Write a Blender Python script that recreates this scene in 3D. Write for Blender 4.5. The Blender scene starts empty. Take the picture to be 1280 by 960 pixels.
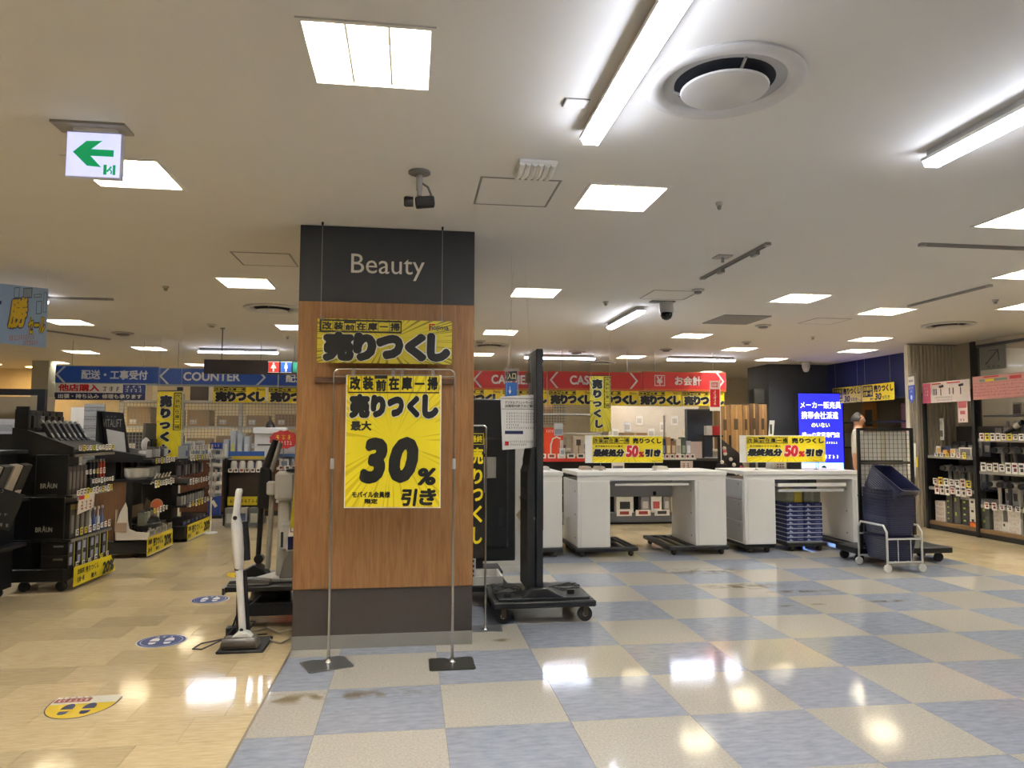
import bpy, bmesh, math, random
from mathutils import Vector, Matrix
random.seed(7)
PI = math.pi
scene = bpy.context.scene
col = scene.collection

# ------------------------------------------------------------------ camera
CAM_H, YAW, PITCH, ROLL, FPX = 1.379, 0.13805, 0.0681, 0.00246, 908.5
_d = Vector((math.sin(YAW)*math.cos(PITCH), math.cos(YAW)*math.cos(PITCH), math.sin(PITCH)))
_r0 = Vector((math.cos(YAW), -math.sin(YAW), 0)); _u0 = _r0.cross(_d)
_r = math.cos(ROLL)*_r0 + math.sin(ROLL)*_u0
_u = -math.sin(ROLL)*_r0 + math.cos(ROLL)*_u0
cam = bpy.data.cameras.new('camera'); cam.sensor_width = 36; cam.lens = FPX/1280*36
cam.clip_start = .05; cam.clip_end = 100
camo = bpy.data.objects.new('camera', cam); col.objects.link(camo)
camo.matrix_world = Matrix(((_r.x, _u.x, -_d.x, 0), (_r.y, _u.y, -_d.y, 0), (_r.z, _u.z, -_d.z, CAM_H), (0, 0, 0, 1)))
scene.camera = camo

# ------------------------------------------------------------------ world, exposure
world = bpy.data.worlds.new('world'); scene.world = world; world.use_nodes = True
world.node_tree.nodes['Background'].inputs[0].default_value = (.8, .76, .7, 1)
world.node_tree.nodes['Background'].inputs[1].default_value = .12
vs = scene.view_settings
vs.view_transform = 'Standard'; vs.look = 'None'; vs.gamma = 1; vs.use_curve_mapping = False
vs.exposure = 1.05
SQ_EMIT, TUBE_EMIT = 85.0, 22.0      # recessed square lamps, linear tube lamps
scene.cycles.max_bounces = 7; scene.cycles.diffuse_bounces = 4; scene.cycles.glossy_bounces = 3; scene.cycles.transparent_max_bounces = 6
CEIL = 2.755

# ------------------------------------------------------------------ materials
def lin(h):
    h = h.lstrip('#')
    o = []
    for i in (0, 2, 4):
        c = int(h[i:i+2], 16)/255
        o.append(c/12.92 if c <= .04045 else ((c+.055)/1.055)**2.4)
    return (*o, 1)
_mats = {}
def mat(h, rough=.5, metal=0, var=.08, scale=9, bump=0, stretch=None, alpha=1, trans=0, rand=0, spec=.5):
    """procedural material: noise-varied colour, optional fine relief"""
    k = (h, rough, metal, var, scale, bump, stretch, alpha, trans, rand, spec)
    if k in _mats: return _mats[k]
    m = bpy.data.materials.new('surface_%d' % len(_mats)); m.use_nodes = True
    nt = m.node_tree; N = nt.nodes; L = nt.links; b = N['Principled BSDF']
    c = lin(h)
    b.inputs['Roughness'].default_value = rough; b.inputs['Metallic'].default_value = metal
    b.inputs['Specular IOR Level'].default_value = spec
    if alpha < 1: b.inputs['Alpha'].default_value = alpha
    if trans: b.inputs['Transmission Weight'].default_value = trans
    tc = N.new('ShaderNodeTexCoord'); mp = N.new('ShaderNodeMapping'); L.new(tc.outputs['Object'], mp.inputs[0])
    if stretch: mp.inputs['Scale'].default_value = stretch
    no = N.new('ShaderNodeTexNoise'); no.inputs['Scale'].default_value = scale; no.inputs['Detail'].default_value = 3
    L.new(mp.outputs[0], no.inputs['Vector'])
    mx = N.new('ShaderNodeMix'); mx.data_type = 'RGBA'
    mx.inputs[6].default_value = tuple(max(0, v*(1-var)) for v in c[:3]) + (1,)
    mx.inputs[7].default_value = tuple(min(1, v*(1+var)) for v in c[:3]) + (1,)
    L.new(no.outputs[0], mx.inputs[0]); out = mx.outputs[2]
    if rand:
        oi = N.new('ShaderNodeObjectInfo'); mr = N.new('ShaderNodeMapRange')
        mr.inputs[3].default_value = 1-rand; mr.inputs[4].default_value = 1+rand
        L.new(oi.outputs['Random'], mr.inputs[0])
        hs = N.new('ShaderNodeHueSaturation'); L.new(mr.outputs[0], hs.inputs['Value']); L.new(out, hs.inputs['Color']); out = hs.outputs[0]
    L.new(out, b.inputs['Base Color'])
    if bump:
        bp = N.new('ShaderNodeBump'); bp.inputs['Strength'].default_value = bump; bp.inputs['Distance'].default_value = .01
        L.new(no.outputs[0], bp.inputs['Height']); L.new(bp.outputs[0], b.inputs['Normal'])
    _mats[k] = m; return m
def emit(h, strength, base=None):
    k = ('emit', h, strength)
    if k in _mats: return _mats[k]
    m = bpy.data.materials.new('glow_%d' % len(_mats)); m.use_nodes = True
    b = m.node_tree.nodes['Principled BSDF']
    b.inputs['Base Color'].default_value = lin(base or h); b.inputs['Emission Color'].default_value = lin(h)
    b.inputs['Emission Strength'].default_value = strength
    _mats[k] = m; return m
def rays_mat(h1, h2, rough=.45):
    """print with a sunburst of rays around the sheet's middle"""
    k = ('rays', h1, h2)
    if k in _mats: return _mats[k]
    m = bpy.data.materials.new('ray_print_%d' % len(_mats)); m.use_nodes = True
    N = m.node_tree.nodes; L = m.node_tree.links; b = N['Principled BSDF']; b.inputs['Roughness'].default_value = rough
    tc = N.new('ShaderNodeTexCoord'); sx = N.new('ShaderNodeSeparateXYZ'); L.new(tc.outputs['Generated'], sx.inputs[0])
    def mth(op, a, bb):
        n = N.new('ShaderNodeMath'); n.operation = op
        for i, v in enumerate((a, bb)):
            if v is None: continue
            if isinstance(v, (int, float)): n.inputs[i].default_value = v
            else: L.new(v, n.inputs[i])
        return n.outputs[0]
    dx = mth('SUBTRACT', sx.outputs[0], .5); dz = mth('SUBTRACT', sx.outputs[2], .5)
    ang = mth('ARCTAN2', dz, dx)
    no = N.new('ShaderNodeTexNoise'); no.noise_dimensions = '1D'; no.inputs['Scale'].default_value = 14; no.inputs['Detail'].default_value = 2
    L.new(ang, no.inputs['W'])
    rad = mth('ADD', mth('ABSOLUTE', dx, None), mth('ABSOLUTE', dz, None))
    thr = mth('SUBTRACT', .74, mth('MULTIPLY', rad, .26))
    f = mth('GREATER_THAN', no.outputs[0], thr)
    mx = N.new('ShaderNodeMix'); mx.data_type = 'RGBA'; L.new(f, mx.inputs[0])
    mx.inputs[6].default_value = lin(h1); mx.inputs[7].default_value = lin(h2)
    L.new(mx.outputs[2], b.inputs['Base Color'])
    _mats[k] = m; return m
def grain_mat(h1, h2, scale, stretch, rough=.45, rand=0, bump=.05, coat=0, detail=5, dist=1.2):
    """streaky two-tone material (wood grain, vinyl streaks)"""
    k = ('grain', h1, h2, scale, stretch, rough, rand)
    if k in _mats: return _mats[k]
    m = bpy.data.materials.new('grain_%d' % len(_mats)); m.use_nodes = True
    N = m.node_tree.nodes; L = m.node_tree.links; b = N['Principled BSDF']; b.inputs['Roughness'].default_value = rough
    tc = N.new('ShaderNodeTexCoord'); mp = N.new('ShaderNodeMapping'); mp.inputs['Scale'].default_value = stretch
    oi = N.new('ShaderNodeObjectInfo'); sc = N.new('ShaderNodeVectorMath'); sc.operation = 'SCALE'; sc.inputs[0].default_value = (37, 23, 11)
    L.new(oi.outputs['Random'], sc.inputs['Scale']); ad = N.new('ShaderNodeVectorMath')
    L.new(tc.outputs['Object'], ad.inputs[0]); L.new(sc.outputs[0], ad.inputs[1]); L.new(ad.outputs[0], mp.inputs[0])
    no = N.new('ShaderNodeTexNoise'); no.inputs['Scale'].default_value = scale; no.inputs['Detail'].default_value = detail; no.inputs['Distortion'].default_value = dist
    L.new(mp.outputs[0], no.inputs['Vector'])
    cr = N.new('ShaderNodeValToRGB'); cr.color_ramp.elements[0].position = .3; cr.color_ramp.elements[1].position = .7
    cr.color_ramp.elements[0].color = lin(h1); cr.color_ramp.elements[1].color = lin(h2)
    L.new(no.outputs[0], cr.inputs[0]); out = cr.outputs[0]
    if rand:
        mr = N.new('ShaderNodeMapRange'); mr.inputs[3].default_value = 1-rand; mr.inputs[4].default_value = 1+rand*.5
        L.new(oi.outputs['Random'], mr.inputs[0])
        hs = N.new('ShaderNodeHueSaturation'); L.new(mr.outputs[0], hs.inputs['Value']); L.new(out, hs.inputs['Color']); out = hs.outputs[0]
    L.new(out, b.inputs['Base Color'])
    if bump:
        bp = N.new('ShaderNodeBump'); bp.inputs['Strength'].default_value = bump; bp.inputs['Distance'].default_value = .004
        L.new(no.outputs[0], bp.inputs['Height']); L.new(bp.outputs[0], b.inputs['Normal'])
    _mats[k] = m; return m
def smallprint_mat(paper, ink, rows, dens=.5):
    """sheet with rows of tiny illegible print"""
    k = ('print', paper, ink, rows, dens)
    if k in _mats: return _mats[k]
    m = bpy.data.materials.new('small_print_%d' % len(_mats)); m.use_nodes = True
    N = m.node_tree.nodes; L = m.node_tree.links; b = N['Principled BSDF']; b.inputs['Roughness'].default_value = .55
    tc = N.new('ShaderNodeTexCoord'); mp = N.new('ShaderNodeMapping'); mp.inputs['Scale'].default_value = (rows*2.2, 1, rows)
    L.new(tc.outputs['Generated'], mp.inputs[0])
    vo = N.new('ShaderNodeTexVoronoi'); vo.inputs['Scale'].default_value = 1.6; vo.inputs['Randomness'].default_value = .35; L.new(mp.outputs[0], vo.inputs['Vector'])
    wv = N.new('ShaderNodeTexWave'); wv.bands_direction = 'Z'; wv.inputs['Scale'].default_value = rows/20*3.18
    sx = N.new('ShaderNodeSeparateXYZ'); L.new(tc.outputs['Generated'], sx.inputs[0])
    L.new(tc.outputs['Generated'], wv.inputs['Vector'])
    g = N.new('ShaderNodeMath'); g.operation = 'LESS_THAN'; L.new(vo.outputs['Distance'], g.inputs[0]); g.inputs[1].default_value = dens*.8
    g2 = N.new('ShaderNodeMath'); g2.operation = 'GREATER_THAN'; L.new(wv.outputs[0], g2.inputs[0]); g2.inputs[1].default_value = .35
    an = N.new('ShaderNodeMath'); an.operation = 'MULTIPLY'; L.new(g.outputs[0], an.inputs[0]); L.new(g2.outputs[0], an.inputs[1])
    mx = N.new('ShaderNodeMix'); mx.data_type = 'RGBA'; L.new(an.outputs[0], mx.inputs[0])
    mx.inputs[6].default_value = lin(paper); mx.inputs[7].default_value = lin(ink)
    L.new(mx.outputs[2], b.inputs['Base Color'])
    _mats[k] = m; return m

def sheet_mat(h, var=.2):
    """thin printed cloth that lets light through"""
    m = bpy.data.materials.new('thin_cloth'); m.use_nodes = True; N = m.node_tree.nodes; L = m.node_tree.links
    no = N.new('ShaderNodeTexNoise'); no.inputs['Scale'].default_value = 3; tc = N.new('ShaderNodeTexCoord'); L.new(tc.outputs['Object'], no.inputs['Vector'])
    cr = N.new('ShaderNodeValToRGB'); c = lin(h); cr.color_ramp.elements[0].color = tuple(v*(1-var) for v in c[:3])+(1,); cr.color_ramp.elements[1].color = tuple(min(1, v*(1+var)) for v in c[:3])+(1,); L.new(no.outputs[0], cr.inputs[0])
    a = N.new('ShaderNodeBsdfDiffuse'); b = N.new('ShaderNodeBsdfTranslucent'); mx = N.new('ShaderNodeMixShader'); mx.inputs[0].default_value = .5
    L.new(cr.outputs[0], a.inputs[0]); L.new(cr.outputs[0], b.inputs[0]); L.new(a.outputs[0], mx.inputs[1]); L.new(b.outputs[0], mx.inputs[2]); L.new(mx.outputs[0], N['Material Output'].inputs[0])
    return m

# ------------------------------------------------------------------ mesh builder
class MB:
    def __init__(s): s.v = []; s.f = []
    def add(s, vs, fs):
        o = len(s.v); s.v += [tuple(v) for v in vs]; s.f += [tuple(i+o for i in f) for f in fs]; return s
    def box(s, x0, y0, z0, x1, y1, z1):
        return s.add([(x0,y0,z0),(x1,y0,z0),(x1,y1,z0),(x0,y1,z0),(x0,y0,z1),(x1,y0,z1),(x1,y1,z1),(x0,y1,z1)],
                     [(0,3,2,1),(4,5,6,7),(0,1,5,4),(1,2,6,5),(2,3,7,6),(3,0,4,7)])
    def prism(s, pts, a, b, ax='y'):
        """closed outline extruded from a to b along an axis; pts are (x,z) for y, (y,z) for x, (x,y) for z"""
        n = len(pts)
        def mk(p, t): return {'y': (p[0], t, p[1]), 'x': (t, p[0], p[1]), 'z': (p[0], p[1], t)}[ax]
        vs = [mk(p, a) for p in pts] + [mk(p, b) for p in pts]
        fs = [tuple(range(n)), tuple(range(2*n-1, n-1, -1))] + [(i, n+i, n+(i+1) % n, (i+1) % n) for i in range(n)]
        return s.add(vs, fs)
    def tube(s, path, r, n=8, closed=False, cap=True):
        P = [Vector(p) for p in path]; m = len(P); rs = r if isinstance(r, (list, tuple)) else [r]*m
        o = []; up = None
        for i, p in enumerate(P):
            if closed: t = (P[(i+1) % m]-P[i-1])
            else: t = P[min(i+1, m-1)]-P[max(i-1, 0)]
            t.normalize()
            if up is None:
                up = Vector((0, 0, 1)) if abs(t.z) < .9 else Vector((1, 0, 0))
            a = up - t*up.dot(t)
            if a.length < 1e-4: a = t.orthogonal()
            a.normalize(); up = a; b = t.cross(a)
            o += [p + (a*math.cos(2*PI*k/n) + b*math.sin(2*PI*k/n))*rs[i] for k in range(n)]
        fs = []
        for i in range(m if closed else m-1):
            for k in range(n):
                j = (i+1) % m
                fs.append((i*n+k, i*n+(k+1) % n, j*n+(k+1) % n, j*n+k))
        if cap and not closed: fs += [tuple(range(n-1, -1, -1)), tuple(range((m-1)*n, m*n))]
        return s.add(o, fs)
    def lathe(s, prof, c=(0, 0, 0), n=24, ax='z', cap=True):
        """profile of (radius, height) turned about an axis through c"""
        vs = []
        for r, h in prof:
            for k in range(n):
                a = 2*PI*k/n; x, y = r*math.cos(a), r*math.sin(a)
                v = {'z': (x, y, h), 'y': (x, h, y), 'x': (h, x, y)}[ax]
                vs.append((c[0]+v[0], c[1]+v[1], c[2]+v[2]))
        fs = []
        for i in range(len(prof)-1):
            for k in range(n):
                fs.append((i*n+k, i*n+(k+1) % n, (i+1)*n+(k+1) % n, (i+1)*n+k))
        if cap: fs += [tuple(range(n-1, -1, -1)), tuple(range((len(prof)-1)*n, len(prof)*n))]
        return s.add(vs, fs)
    def hull(s, rings):
        """loft through rings of equal vertex count, capped"""
        n = len(rings[0]); vs = [p for r in rings for p in r]; fs = []
        for i in range(len(rings)-1):
            for k in range(n): fs.append((i*n+k, i*n+(k+1) % n, (i+1)*n+(k+1) % n, (i+1)*n+k))
        fs += [tuple(range(n-1, -1, -1)), tuple(range((len(rings)-1)*n, len(rings)*n))]
        return s.add(vs, fs)
    def xf(s, M, start=0):
        s.v[start:] = [tuple(M @ Vector(v)) for v in s.v[start:]]; return s
    def mesh(s, bevel=0, seg=1, smooth=False):
        me = bpy.data.meshes.new('shape'); me.from_pydata(s.v, [], s.f); me.validate()
        bm = bmesh.new(); bm.from_mesh(me)
        bmesh.ops.recalc_face_normals(bm, faces=bm.faces)
        if bevel:
            bmesh.ops.bevel(bm, geom=[e for e in bm.edges if len(e.link_faces) == 2 and e.calc_face_angle(0) > .5], offset=bevel, segments=seg, affect='EDGES', profile=.5)
        bm.to_mesh(me); bm.free()
        if smooth:
            me.polygons.foreach_set('use_smooth', [True]*len(me.polygons))
            try: me.set_sharp_from_angle(angle=.7)
            except Exception: pass
        return me
    def build(s, name, m, parent=None, bevel=0, seg=1, smooth=False):
        return link(name, s.mesh(bevel, seg, smooth), m, parent)
def link(name, me, m, parent=None):
    if m is not None and not me.materials: me.materials.append(m)
    o = bpy.data.objects.new(name, me); col.objects.link(o)
    if parent is not None: o.parent = parent
    return o
def tag(o, label, cat, group=None, kind=None):
    o['label'] = label; o['category'] = cat
    if group: o['group'] = group
    if kind: o['kind'] = kind
    return o
def thing(name, label, cat, loc=(0, 0, 0), rz=0, group=None):
    o = bpy.data.objects.new(name, None); col.objects.link(o); o.empty_display_size = .1
    o.location = loc; o.rotation_euler = (0, 0, rz); return tag(o, label, cat, group)
def struct(name, mb, m, label, cat, bevel=0):
    o = mb.build(name, m, None, bevel); o['kind'] = 'structure'; o['label'] = label; o['category'] = cat; return o
def part(name, m, parent, bevel=0, smooth=False, seg=1, **k):
    """one-box part: part('seat', m, t, box=(...))"""
    o = None
    for b in (k['box'] if isinstance(k['box'], list) else [k['box']]): o = MB().box(*b).build(name, m, parent, bevel, seg, smooth)
    return o
_kids = {}
def copy_tree(o, parent=None, loc=None, rz=None, label=None, group=None):
    c = o.copy(); col.objects.link(c); c.parent = parent
    if loc is not None: c.location = loc
    if rz is not None: c.rotation_euler = (0, 0, rz)
    if label: c['label'] = label
    if group: c['group'] = group
    for ch in o.children: copy_tree(ch, c)
    return c
ORD = ['first', 'second', 'third', 'fourth', 'fifth', 'sixth', 'seventh', 'eighth', 'ninth', 'tenth', 'eleventh', 'twelfth', 'thirteenth', 'fourteenth']

# ------------------------------------------------------------------ lettering
_glyph = {}
def glyphs(s, shear=0, vertical=False):
    """outline of a text as unit-box polygons: (verts in 0..1 x 0..1, faces)"""
    k = (s, shear, vertical)
    if k in _glyph: return _glyph[k]
    cu = bpy.data.curves.new('text', 'FONT'); cu.body = '\n'.join(s) if vertical else s
    cu.size = 1; cu.shear = shear; cu.resolution_u = 3; cu.fill_mode = 'FRONT'
    if vertical: cu.space_line = .86; cu.align_x = 'CENTER'
    ob = bpy.data.objects.new('text', cu); col.objects.link(ob)
    dg = bpy.context.evaluated_depsgraph_get()
    me = bpy.data.meshes.new_from_object(ob.evaluated_get(dg))
    vs = [v.co.copy() for v in me.vertices]; fs = [tuple(p.vertices) for p in me.polygons]
    bpy.data.objects.remove(ob); bpy.data.curves.remove(cu); bpy.data.meshes.remove(me)
    if not vs: vs = [Vector((0, 0, 0))]
    xs = [v.x for v in vs]; ys = [v.y for v in vs]
    w = max(max(xs)-min(xs), 1e-4); h = max(max(ys)-min(ys), 1e-4)
    r = ([((v.x-min(xs))/w, (v.y-min(ys))/h) for v in vs], fs, w, h)
    _glyph[k] = r; return r
def letters(parent, items, m, y=-.003, bold=.02, shear=0, name='lettering', flat=False):
    """items: (text, x0, z0, x1, z1[, 'v']) fitted into boxes on the plane y (or lying flat at height y)"""
    mb = MB()
    for it in items:
        s, x0, z0, x1, z1 = it[:5]
        if s.startswith('~'):      # print too small to read in the photograph: strokes only
            rq = random.Random(len(s)*7+int(abs(x0)*1e4)); vert = len(it) > 5; n_ = int(s[1:])
            for k in range(n_):
                if vert: ax, bx_, az, bz_ = x0, x1, z0+(z1-z0)*k/n_, z0+(z1-z0)*(k+.8)/n_
                else: ax, bx_, az, bz_ = x0+(x1-x0)*k/n_, x0+(x1-x0)*(k+.8)/n_, z0, z1
                for q in range(3):
                    u0, u1 = sorted((rq.random()*.5, .5+rq.random()*.5)); zz = az+(bz_-az)*(.1+.35*q); th = (bz_-az)*.13
                    pts = [(ax+(bx_-ax)*u0, zz), (ax+(bx_-ax)*u1, zz), (ax+(bx_-ax)*u1, zz+th), (ax+(bx_-ax)*u0, zz+th)]
                    mb.add([(p, r_, y) if flat else (p, y, r_) for p, r_ in pts], [(0, 1, 2, 3)])
                um = ax+(bx_-ax)*rq.uniform(.3, .6); tw = (bx_-ax)*.13
                mb.add([(p, r_, y+2e-5) if flat else (p, y-2e-5, r_) for p, r_ in ((um, az), (um+tw, az), (um+tw, bz_), (um, bz_))], [(0, 1, 2, 3)])
            continue
        g, fs, gw, gh = glyphs(s, shear, len(it) > 5)
        bx, bz = bold/(gw+2*bold), bold/(gh+2*bold)      # heavier strokes: the outline repeated round a small ring
        offs = [(0, 0)]
        nr = math.ceil(bold/.05)
        for q in range(1, nr+1):
            nd = 16 if bold > .06 else 8 if bold > .03 else 4
            offs += [(bx*q/nr*math.cos(2*PI*j/nd+.4), bz*q/nr*math.sin(2*PI*j/nd+.4)) for j in range(nd)]
        W_, H_ = (x1-x0), (z1-z0)
        for qi, (dx, dz) in enumerate(offs):
            vv = [(x0+(bx+u*(1-2*bx)+dx)*W_, z0+(bz+v*(1-2*bz)+dz)*H_) for u, v in g]
            if flat: mb.add([(a, b, y+qi*2e-5) for a, b in vv], fs)
            else: mb.add([(a, y-qi*2e-5, b) for a, b in vv], fs)
    me = bpy.data.meshes.new('letters'); me.from_pydata(mb.v, [], mb.f)
    return link(name, me, m, parent)
def rect(mb, x0, z0, x1, z1, y): return mb.add([(x0, y, z0), (x1, y, z0), (x1, y, z1), (x0, y, z1)], [(0, 1, 2, 3)])
def frame_rect(mb, x0, z0, x1, z1, t, y):
    rect(mb, x0, z0, x1, z0+t, y); rect(mb, x0, z1-t, x1, z1, y); rect(mb, x0, z0+t, x0+t, z1-t, y); return rect(mb, x1-t, z0+t, x1, z1-t, y)
def print_patch(name, rects, m, parent, y):
    mb = MB()
    for r in rects: rect(mb, *r, y)
    return mb.build(name, m, parent)

# shared colours
WHITE = mat('#e6e3dc', .45); PAPER = mat('#f0eee8', .6); BLACK = mat('#141416', .45); DARK = mat('#1d1e22', .5)
INK = mat('#111112', .5, var=0); YEL = mat('#f2dc1c', .45, var=.03); RED = mat('#c81e28', .45, var=.03); NAVY = mat('#1a2352', .45)
CHROME = mat('#c9c9c8', .25, 1); STEEL = mat('#9b9b99', .35, .9); CLEAR = mat('#dfe3e6', .15, alpha=.25)
BRAYS = rays_mat('#f4dd1a', '#b9a50e'); BRAYS2 = rays_mat('#dccb38', '#8d831c'); BRAYS3 = rays_mat('#fbe52c', '#e3ca18')
# ================================================================== room shell
X0, X1, Y0, Y1 = -9.0, 8.27, -4.0, 17.0
WX = -.735          # wood / checker boundary on the left
VX1, VY1 = 5.95, 8.62   # right and far limits of the checker field
GX, GY, TS = .1774, 3.519, .6
floor = struct('floor', MB().box(X0-.2, Y0-.2, -.15, 13.2, Y1+.2, -.004), mat('#6f6a5e', .7), 'shop floor of checkered vinyl squares and pale wood-look tiles', 'floor')

def floor_mat(h1, h2, sc, stretch, rough, rand, stains=False):
    m = bpy.data.materials.new('floor_tile'); m.use_nodes = True
    N = m.node_tree.nodes; L = m.node_tree.links; b = N['Principled BSDF']
    tc = N.new('ShaderNodeNewGeometry'); mp = N.new('ShaderNodeMapping'); mp.inputs['Scale'].default_value = stretch
    L.new(tc.outputs['Position'], mp.inputs[0])
    no = N.new('ShaderNodeTexNoise'); no.inputs['Scale'].default_value = sc; no.inputs['Detail'].default_value = 4; no.inputs['Roughness'].default_value = .65
    L.new(mp.outputs[0], no.inputs['Vector'])
    cr = N.new('ShaderNodeValToRGB'); cr.color_ramp.elements[0].position = .34; cr.color_ramp.elements[1].position = .66
    cr.color_ramp.elements[0].color = lin(h1); cr.color_ramp.elements[1].color = lin(h2); L.new(no.outputs[0], cr.inputs[0])
    oi = N.new('ShaderNodeObjectInfo'); mr = N.new('ShaderNodeMapRange'); mr.inputs[3].default_value = 1-rand; mr.inputs[4].default_value = 1+rand*.35
    pw = N.new('ShaderNodeMath'); pw.operation = 'POWER'; pw.inputs[1].default_value = .5
    L.new(oi.outputs['Random'], pw.inputs[0]); L.new(pw.outputs[0], mr.inputs[0])
    hs = N.new('ShaderNodeHueSaturation'); L.new(mr.outputs[0], hs.inputs['Value']); L.new(cr.outputs[0], hs.inputs['Color']); out = hs.outputs[0]
    if stains:   # old brown scuffs and glue marks left on the sheet
        tot = None
        for (cx, cy, rx, ry) in ((-.35, 4.02, .62, .085), (-.62, 4.0, .22, .1), (.2, 4.93, .28, .05), (3.0, 6.35, .55, .16), (3.4, 6.1, .42, .07), (2.9, 7.1, .6, .2), (3.95, 5.65, .3, .05), (3.0, 5.6, .1, .04), (3.3, 5.62, .08, .04), (.62, 4.93, .08, .05)):
            s1 = N.new('ShaderNodeVectorMath'); s1.operation = 'SUBTRACT'; L.new(tc.outputs['Position'], s1.inputs[0]); s1.inputs[1].default_value = (cx, cy, 0)
            s2 = N.new('ShaderNodeVectorMath'); s2.operation = 'MULTIPLY'; L.new(s1.outputs[0], s2.inputs[0]); s2.inputs[1].default_value = (1/rx, 1/ry, 0)
            s3 = N.new('ShaderNodeVectorMath'); s3.operation = 'LENGTH'; L.new(s2.outputs[0], s3.inputs[0])
            s4 = N.new('ShaderNodeMapRange'); s4.inputs[1].default_value = 1; s4.inputs[2].default_value = .2; L.new(s3.outputs['Value'], s4.inputs[0])
            if tot is None: tot = s4.outputs[0]
            else:
                mxm = N.new('ShaderNodeMath'); mxm.operation = 'MAXIMUM'; L.new(tot, mxm.inputs[0]); L.new(s4.outputs[0], mxm.inputs[1]); tot = mxm.outputs[0]
        n2 = N.new('ShaderNodeTexNoise'); n2.inputs['Scale'].default_value = 9; n2.inputs['Detail'].default_value = 5; L.new(tc.outputs['Position'], n2.inputs['Vector'])
        r2 = N.new('ShaderNodeMapRange'); r2.inputs[1].default_value = .42; r2.inputs[2].default_value = .56; L.new(n2.outputs[0], r2.inputs[0])
        ml = N.new('ShaderNodeMath'); ml.operation = 'MULTIPLY'; L.new(tot, ml.inputs[0]); L.new(r2.outputs[0], ml.inputs[1])
        ml2 = N.new('ShaderNodeMath'); ml2.operation = 'MULTIPLY'; L.new(ml.outputs[0], ml2.inputs[0]); ml2.inputs[1].default_value = .75
        mx = N.new('ShaderNodeMix'); mx.data_type = 'RGBA'; L.new(ml2.outputs[0], mx.inputs[0]); L.new(out, mx.inputs[6]); mx.inputs[7].default_value = lin('#6b5526'); out = mx.outputs[2]
    L.new(out, b.inputs['Base Color'])
    n3 = N.new('ShaderNodeTexNoise'); n3.inputs['Scale'].default_value = 14; n3.inputs['Detail'].default_value = 4
    mp3 = N.new('ShaderNodeMapping'); mp3.inputs['Scale'].default_value = (1, 2.5, 1); L.new(tc.outputs['Position'], mp3.inputs[0]); L.new(mp3.outputs[0], n3.inputs['Vector'])
    rr = N.new('ShaderNodeMapRange'); rr.inputs[3].default_value = rough-.04; rr.inputs[4].default_value = rough+.05; L.new(n3.outputs[0], rr.inputs[0]); L.new(rr.outputs[0], b.inputs['Roughness'])
    bp = N.new('ShaderNodeBump'); bp.inputs['Strength'].default_value = .035; bp.inputs['Distance'].default_value = .01; L.new(n3.outputs[0], bp.inputs['Height']); L.new(bp.outputs[0], b.inputs['Normal'])
    return m
F_BLUE = floor_mat('#8b909d', '#9ea3b0', 22, (.5, 1.6, 1), .065, .06, True)
F_BEIGE = floor_mat('#a49e94', '#bab5ac', 90, (1, 1, 1), .065, .05, True)
F_WOOD = floor_mat('#c4ae86', '#d6c39d', 14, (.7, 5, 1), .07, .2)
_tiles = {}
def tile(w, d, m, name, cx, cy):
    k = (round(w, 3), round(d, 3), id(m))
    if k not in _tiles:
        g = .0009
        me = MB().box(-w/2+g, -d/2+g, -.0039, w/2-g, d/2-g, 0).mesh(); me.materials.append(m); _tiles[k] = me
    o = bpy.data.objects.new(name, _tiles[k]); col.objects.link(o); o.parent = floor; o.location = (cx, cy, 0); return o
rest_b, rest_g, rest_w = MB(), MB(), MB()
i0 = math.floor((WX-GX)/TS)
for i in range(i0, 10):
    for j in range(-13, 9):
        xa, xb = max(GX+i*TS, WX), min(GX+(i+1)*TS, VX1); ya, yb = GY+j*TS, min(GY+(j+1)*TS, VY1)
        if xb-xa < .02 or yb-ya < .02: continue
        beige = (i+j) % 2 == 0
        if j >= -2: tile(xb-xa, yb-ya, F_BEIGE if beige else F_BLUE, 'vinyl_square', (xa+xb)/2, (ya+yb)/2)
        else: (rest_g if beige else rest_b).box(xa+.001, ya+.001, -.0039, xb-.001, yb-.001, 0)
rest_g.build('beige_squares', F_BEIGE, floor)['kind'] = 'stuff'
rest_b.build('blue_squares', F_BLUE, floor)['kind'] = 'stuff'
cand = []
def wood_rows(xa, xb, ya, yb, left):
    r = 0; y = ya
    while y < yb-.01:
        y2 = min(y+.3, yb); sh = [0, .165, .3][(round((y-3.21)/.3)) % 3]
        x = xb+sh if left else xa-sh
        while (x > xa+.01) if left else (x < xb-.01):
            a, b_ = (x-.45, x) if left else (x, x+.45)
            a2, b2 = max(a, xa), min(b_, xb)
            if b2-a2 > .01: cand.append((a2, y, b2, y2))
            x += -.45 if left else .45
        y = y2
wood_rows(X0, WX, 3.21-24*.3, 3.21+46*.3, True)
wood_rows(WX, 13, VY1, VY1+28*.3, False)
wood_rows(VX1, 13, 3.21-24*.3, VY1, False)
def inview(c):
    x, y = (c[0]+c[2])/2, (c[1]+c[3])/2
    v = Vector((x, y, -CAM_H)); z = v.dot(_d)
    if z < .5: return None
    px, py = 640+FPX*v.dot(_r)/z, 480-FPX*v.dot(_u)/z
    return z if -60 < px < 1340 and 600 < py < 1010 else None
vis = []
for c in cand:
    z = inview(c); hidden = (-.5 < c[0] < 1 and c[1] > 8.6)
    if c[0] < -3.1 and c[1] > 5.2: hidden = True
    if c[0] > 7.9: hidden = True
    vis.append((z if z and not hidden else 1e9, c))
vis.sort(key=lambda t: t[0])
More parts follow.
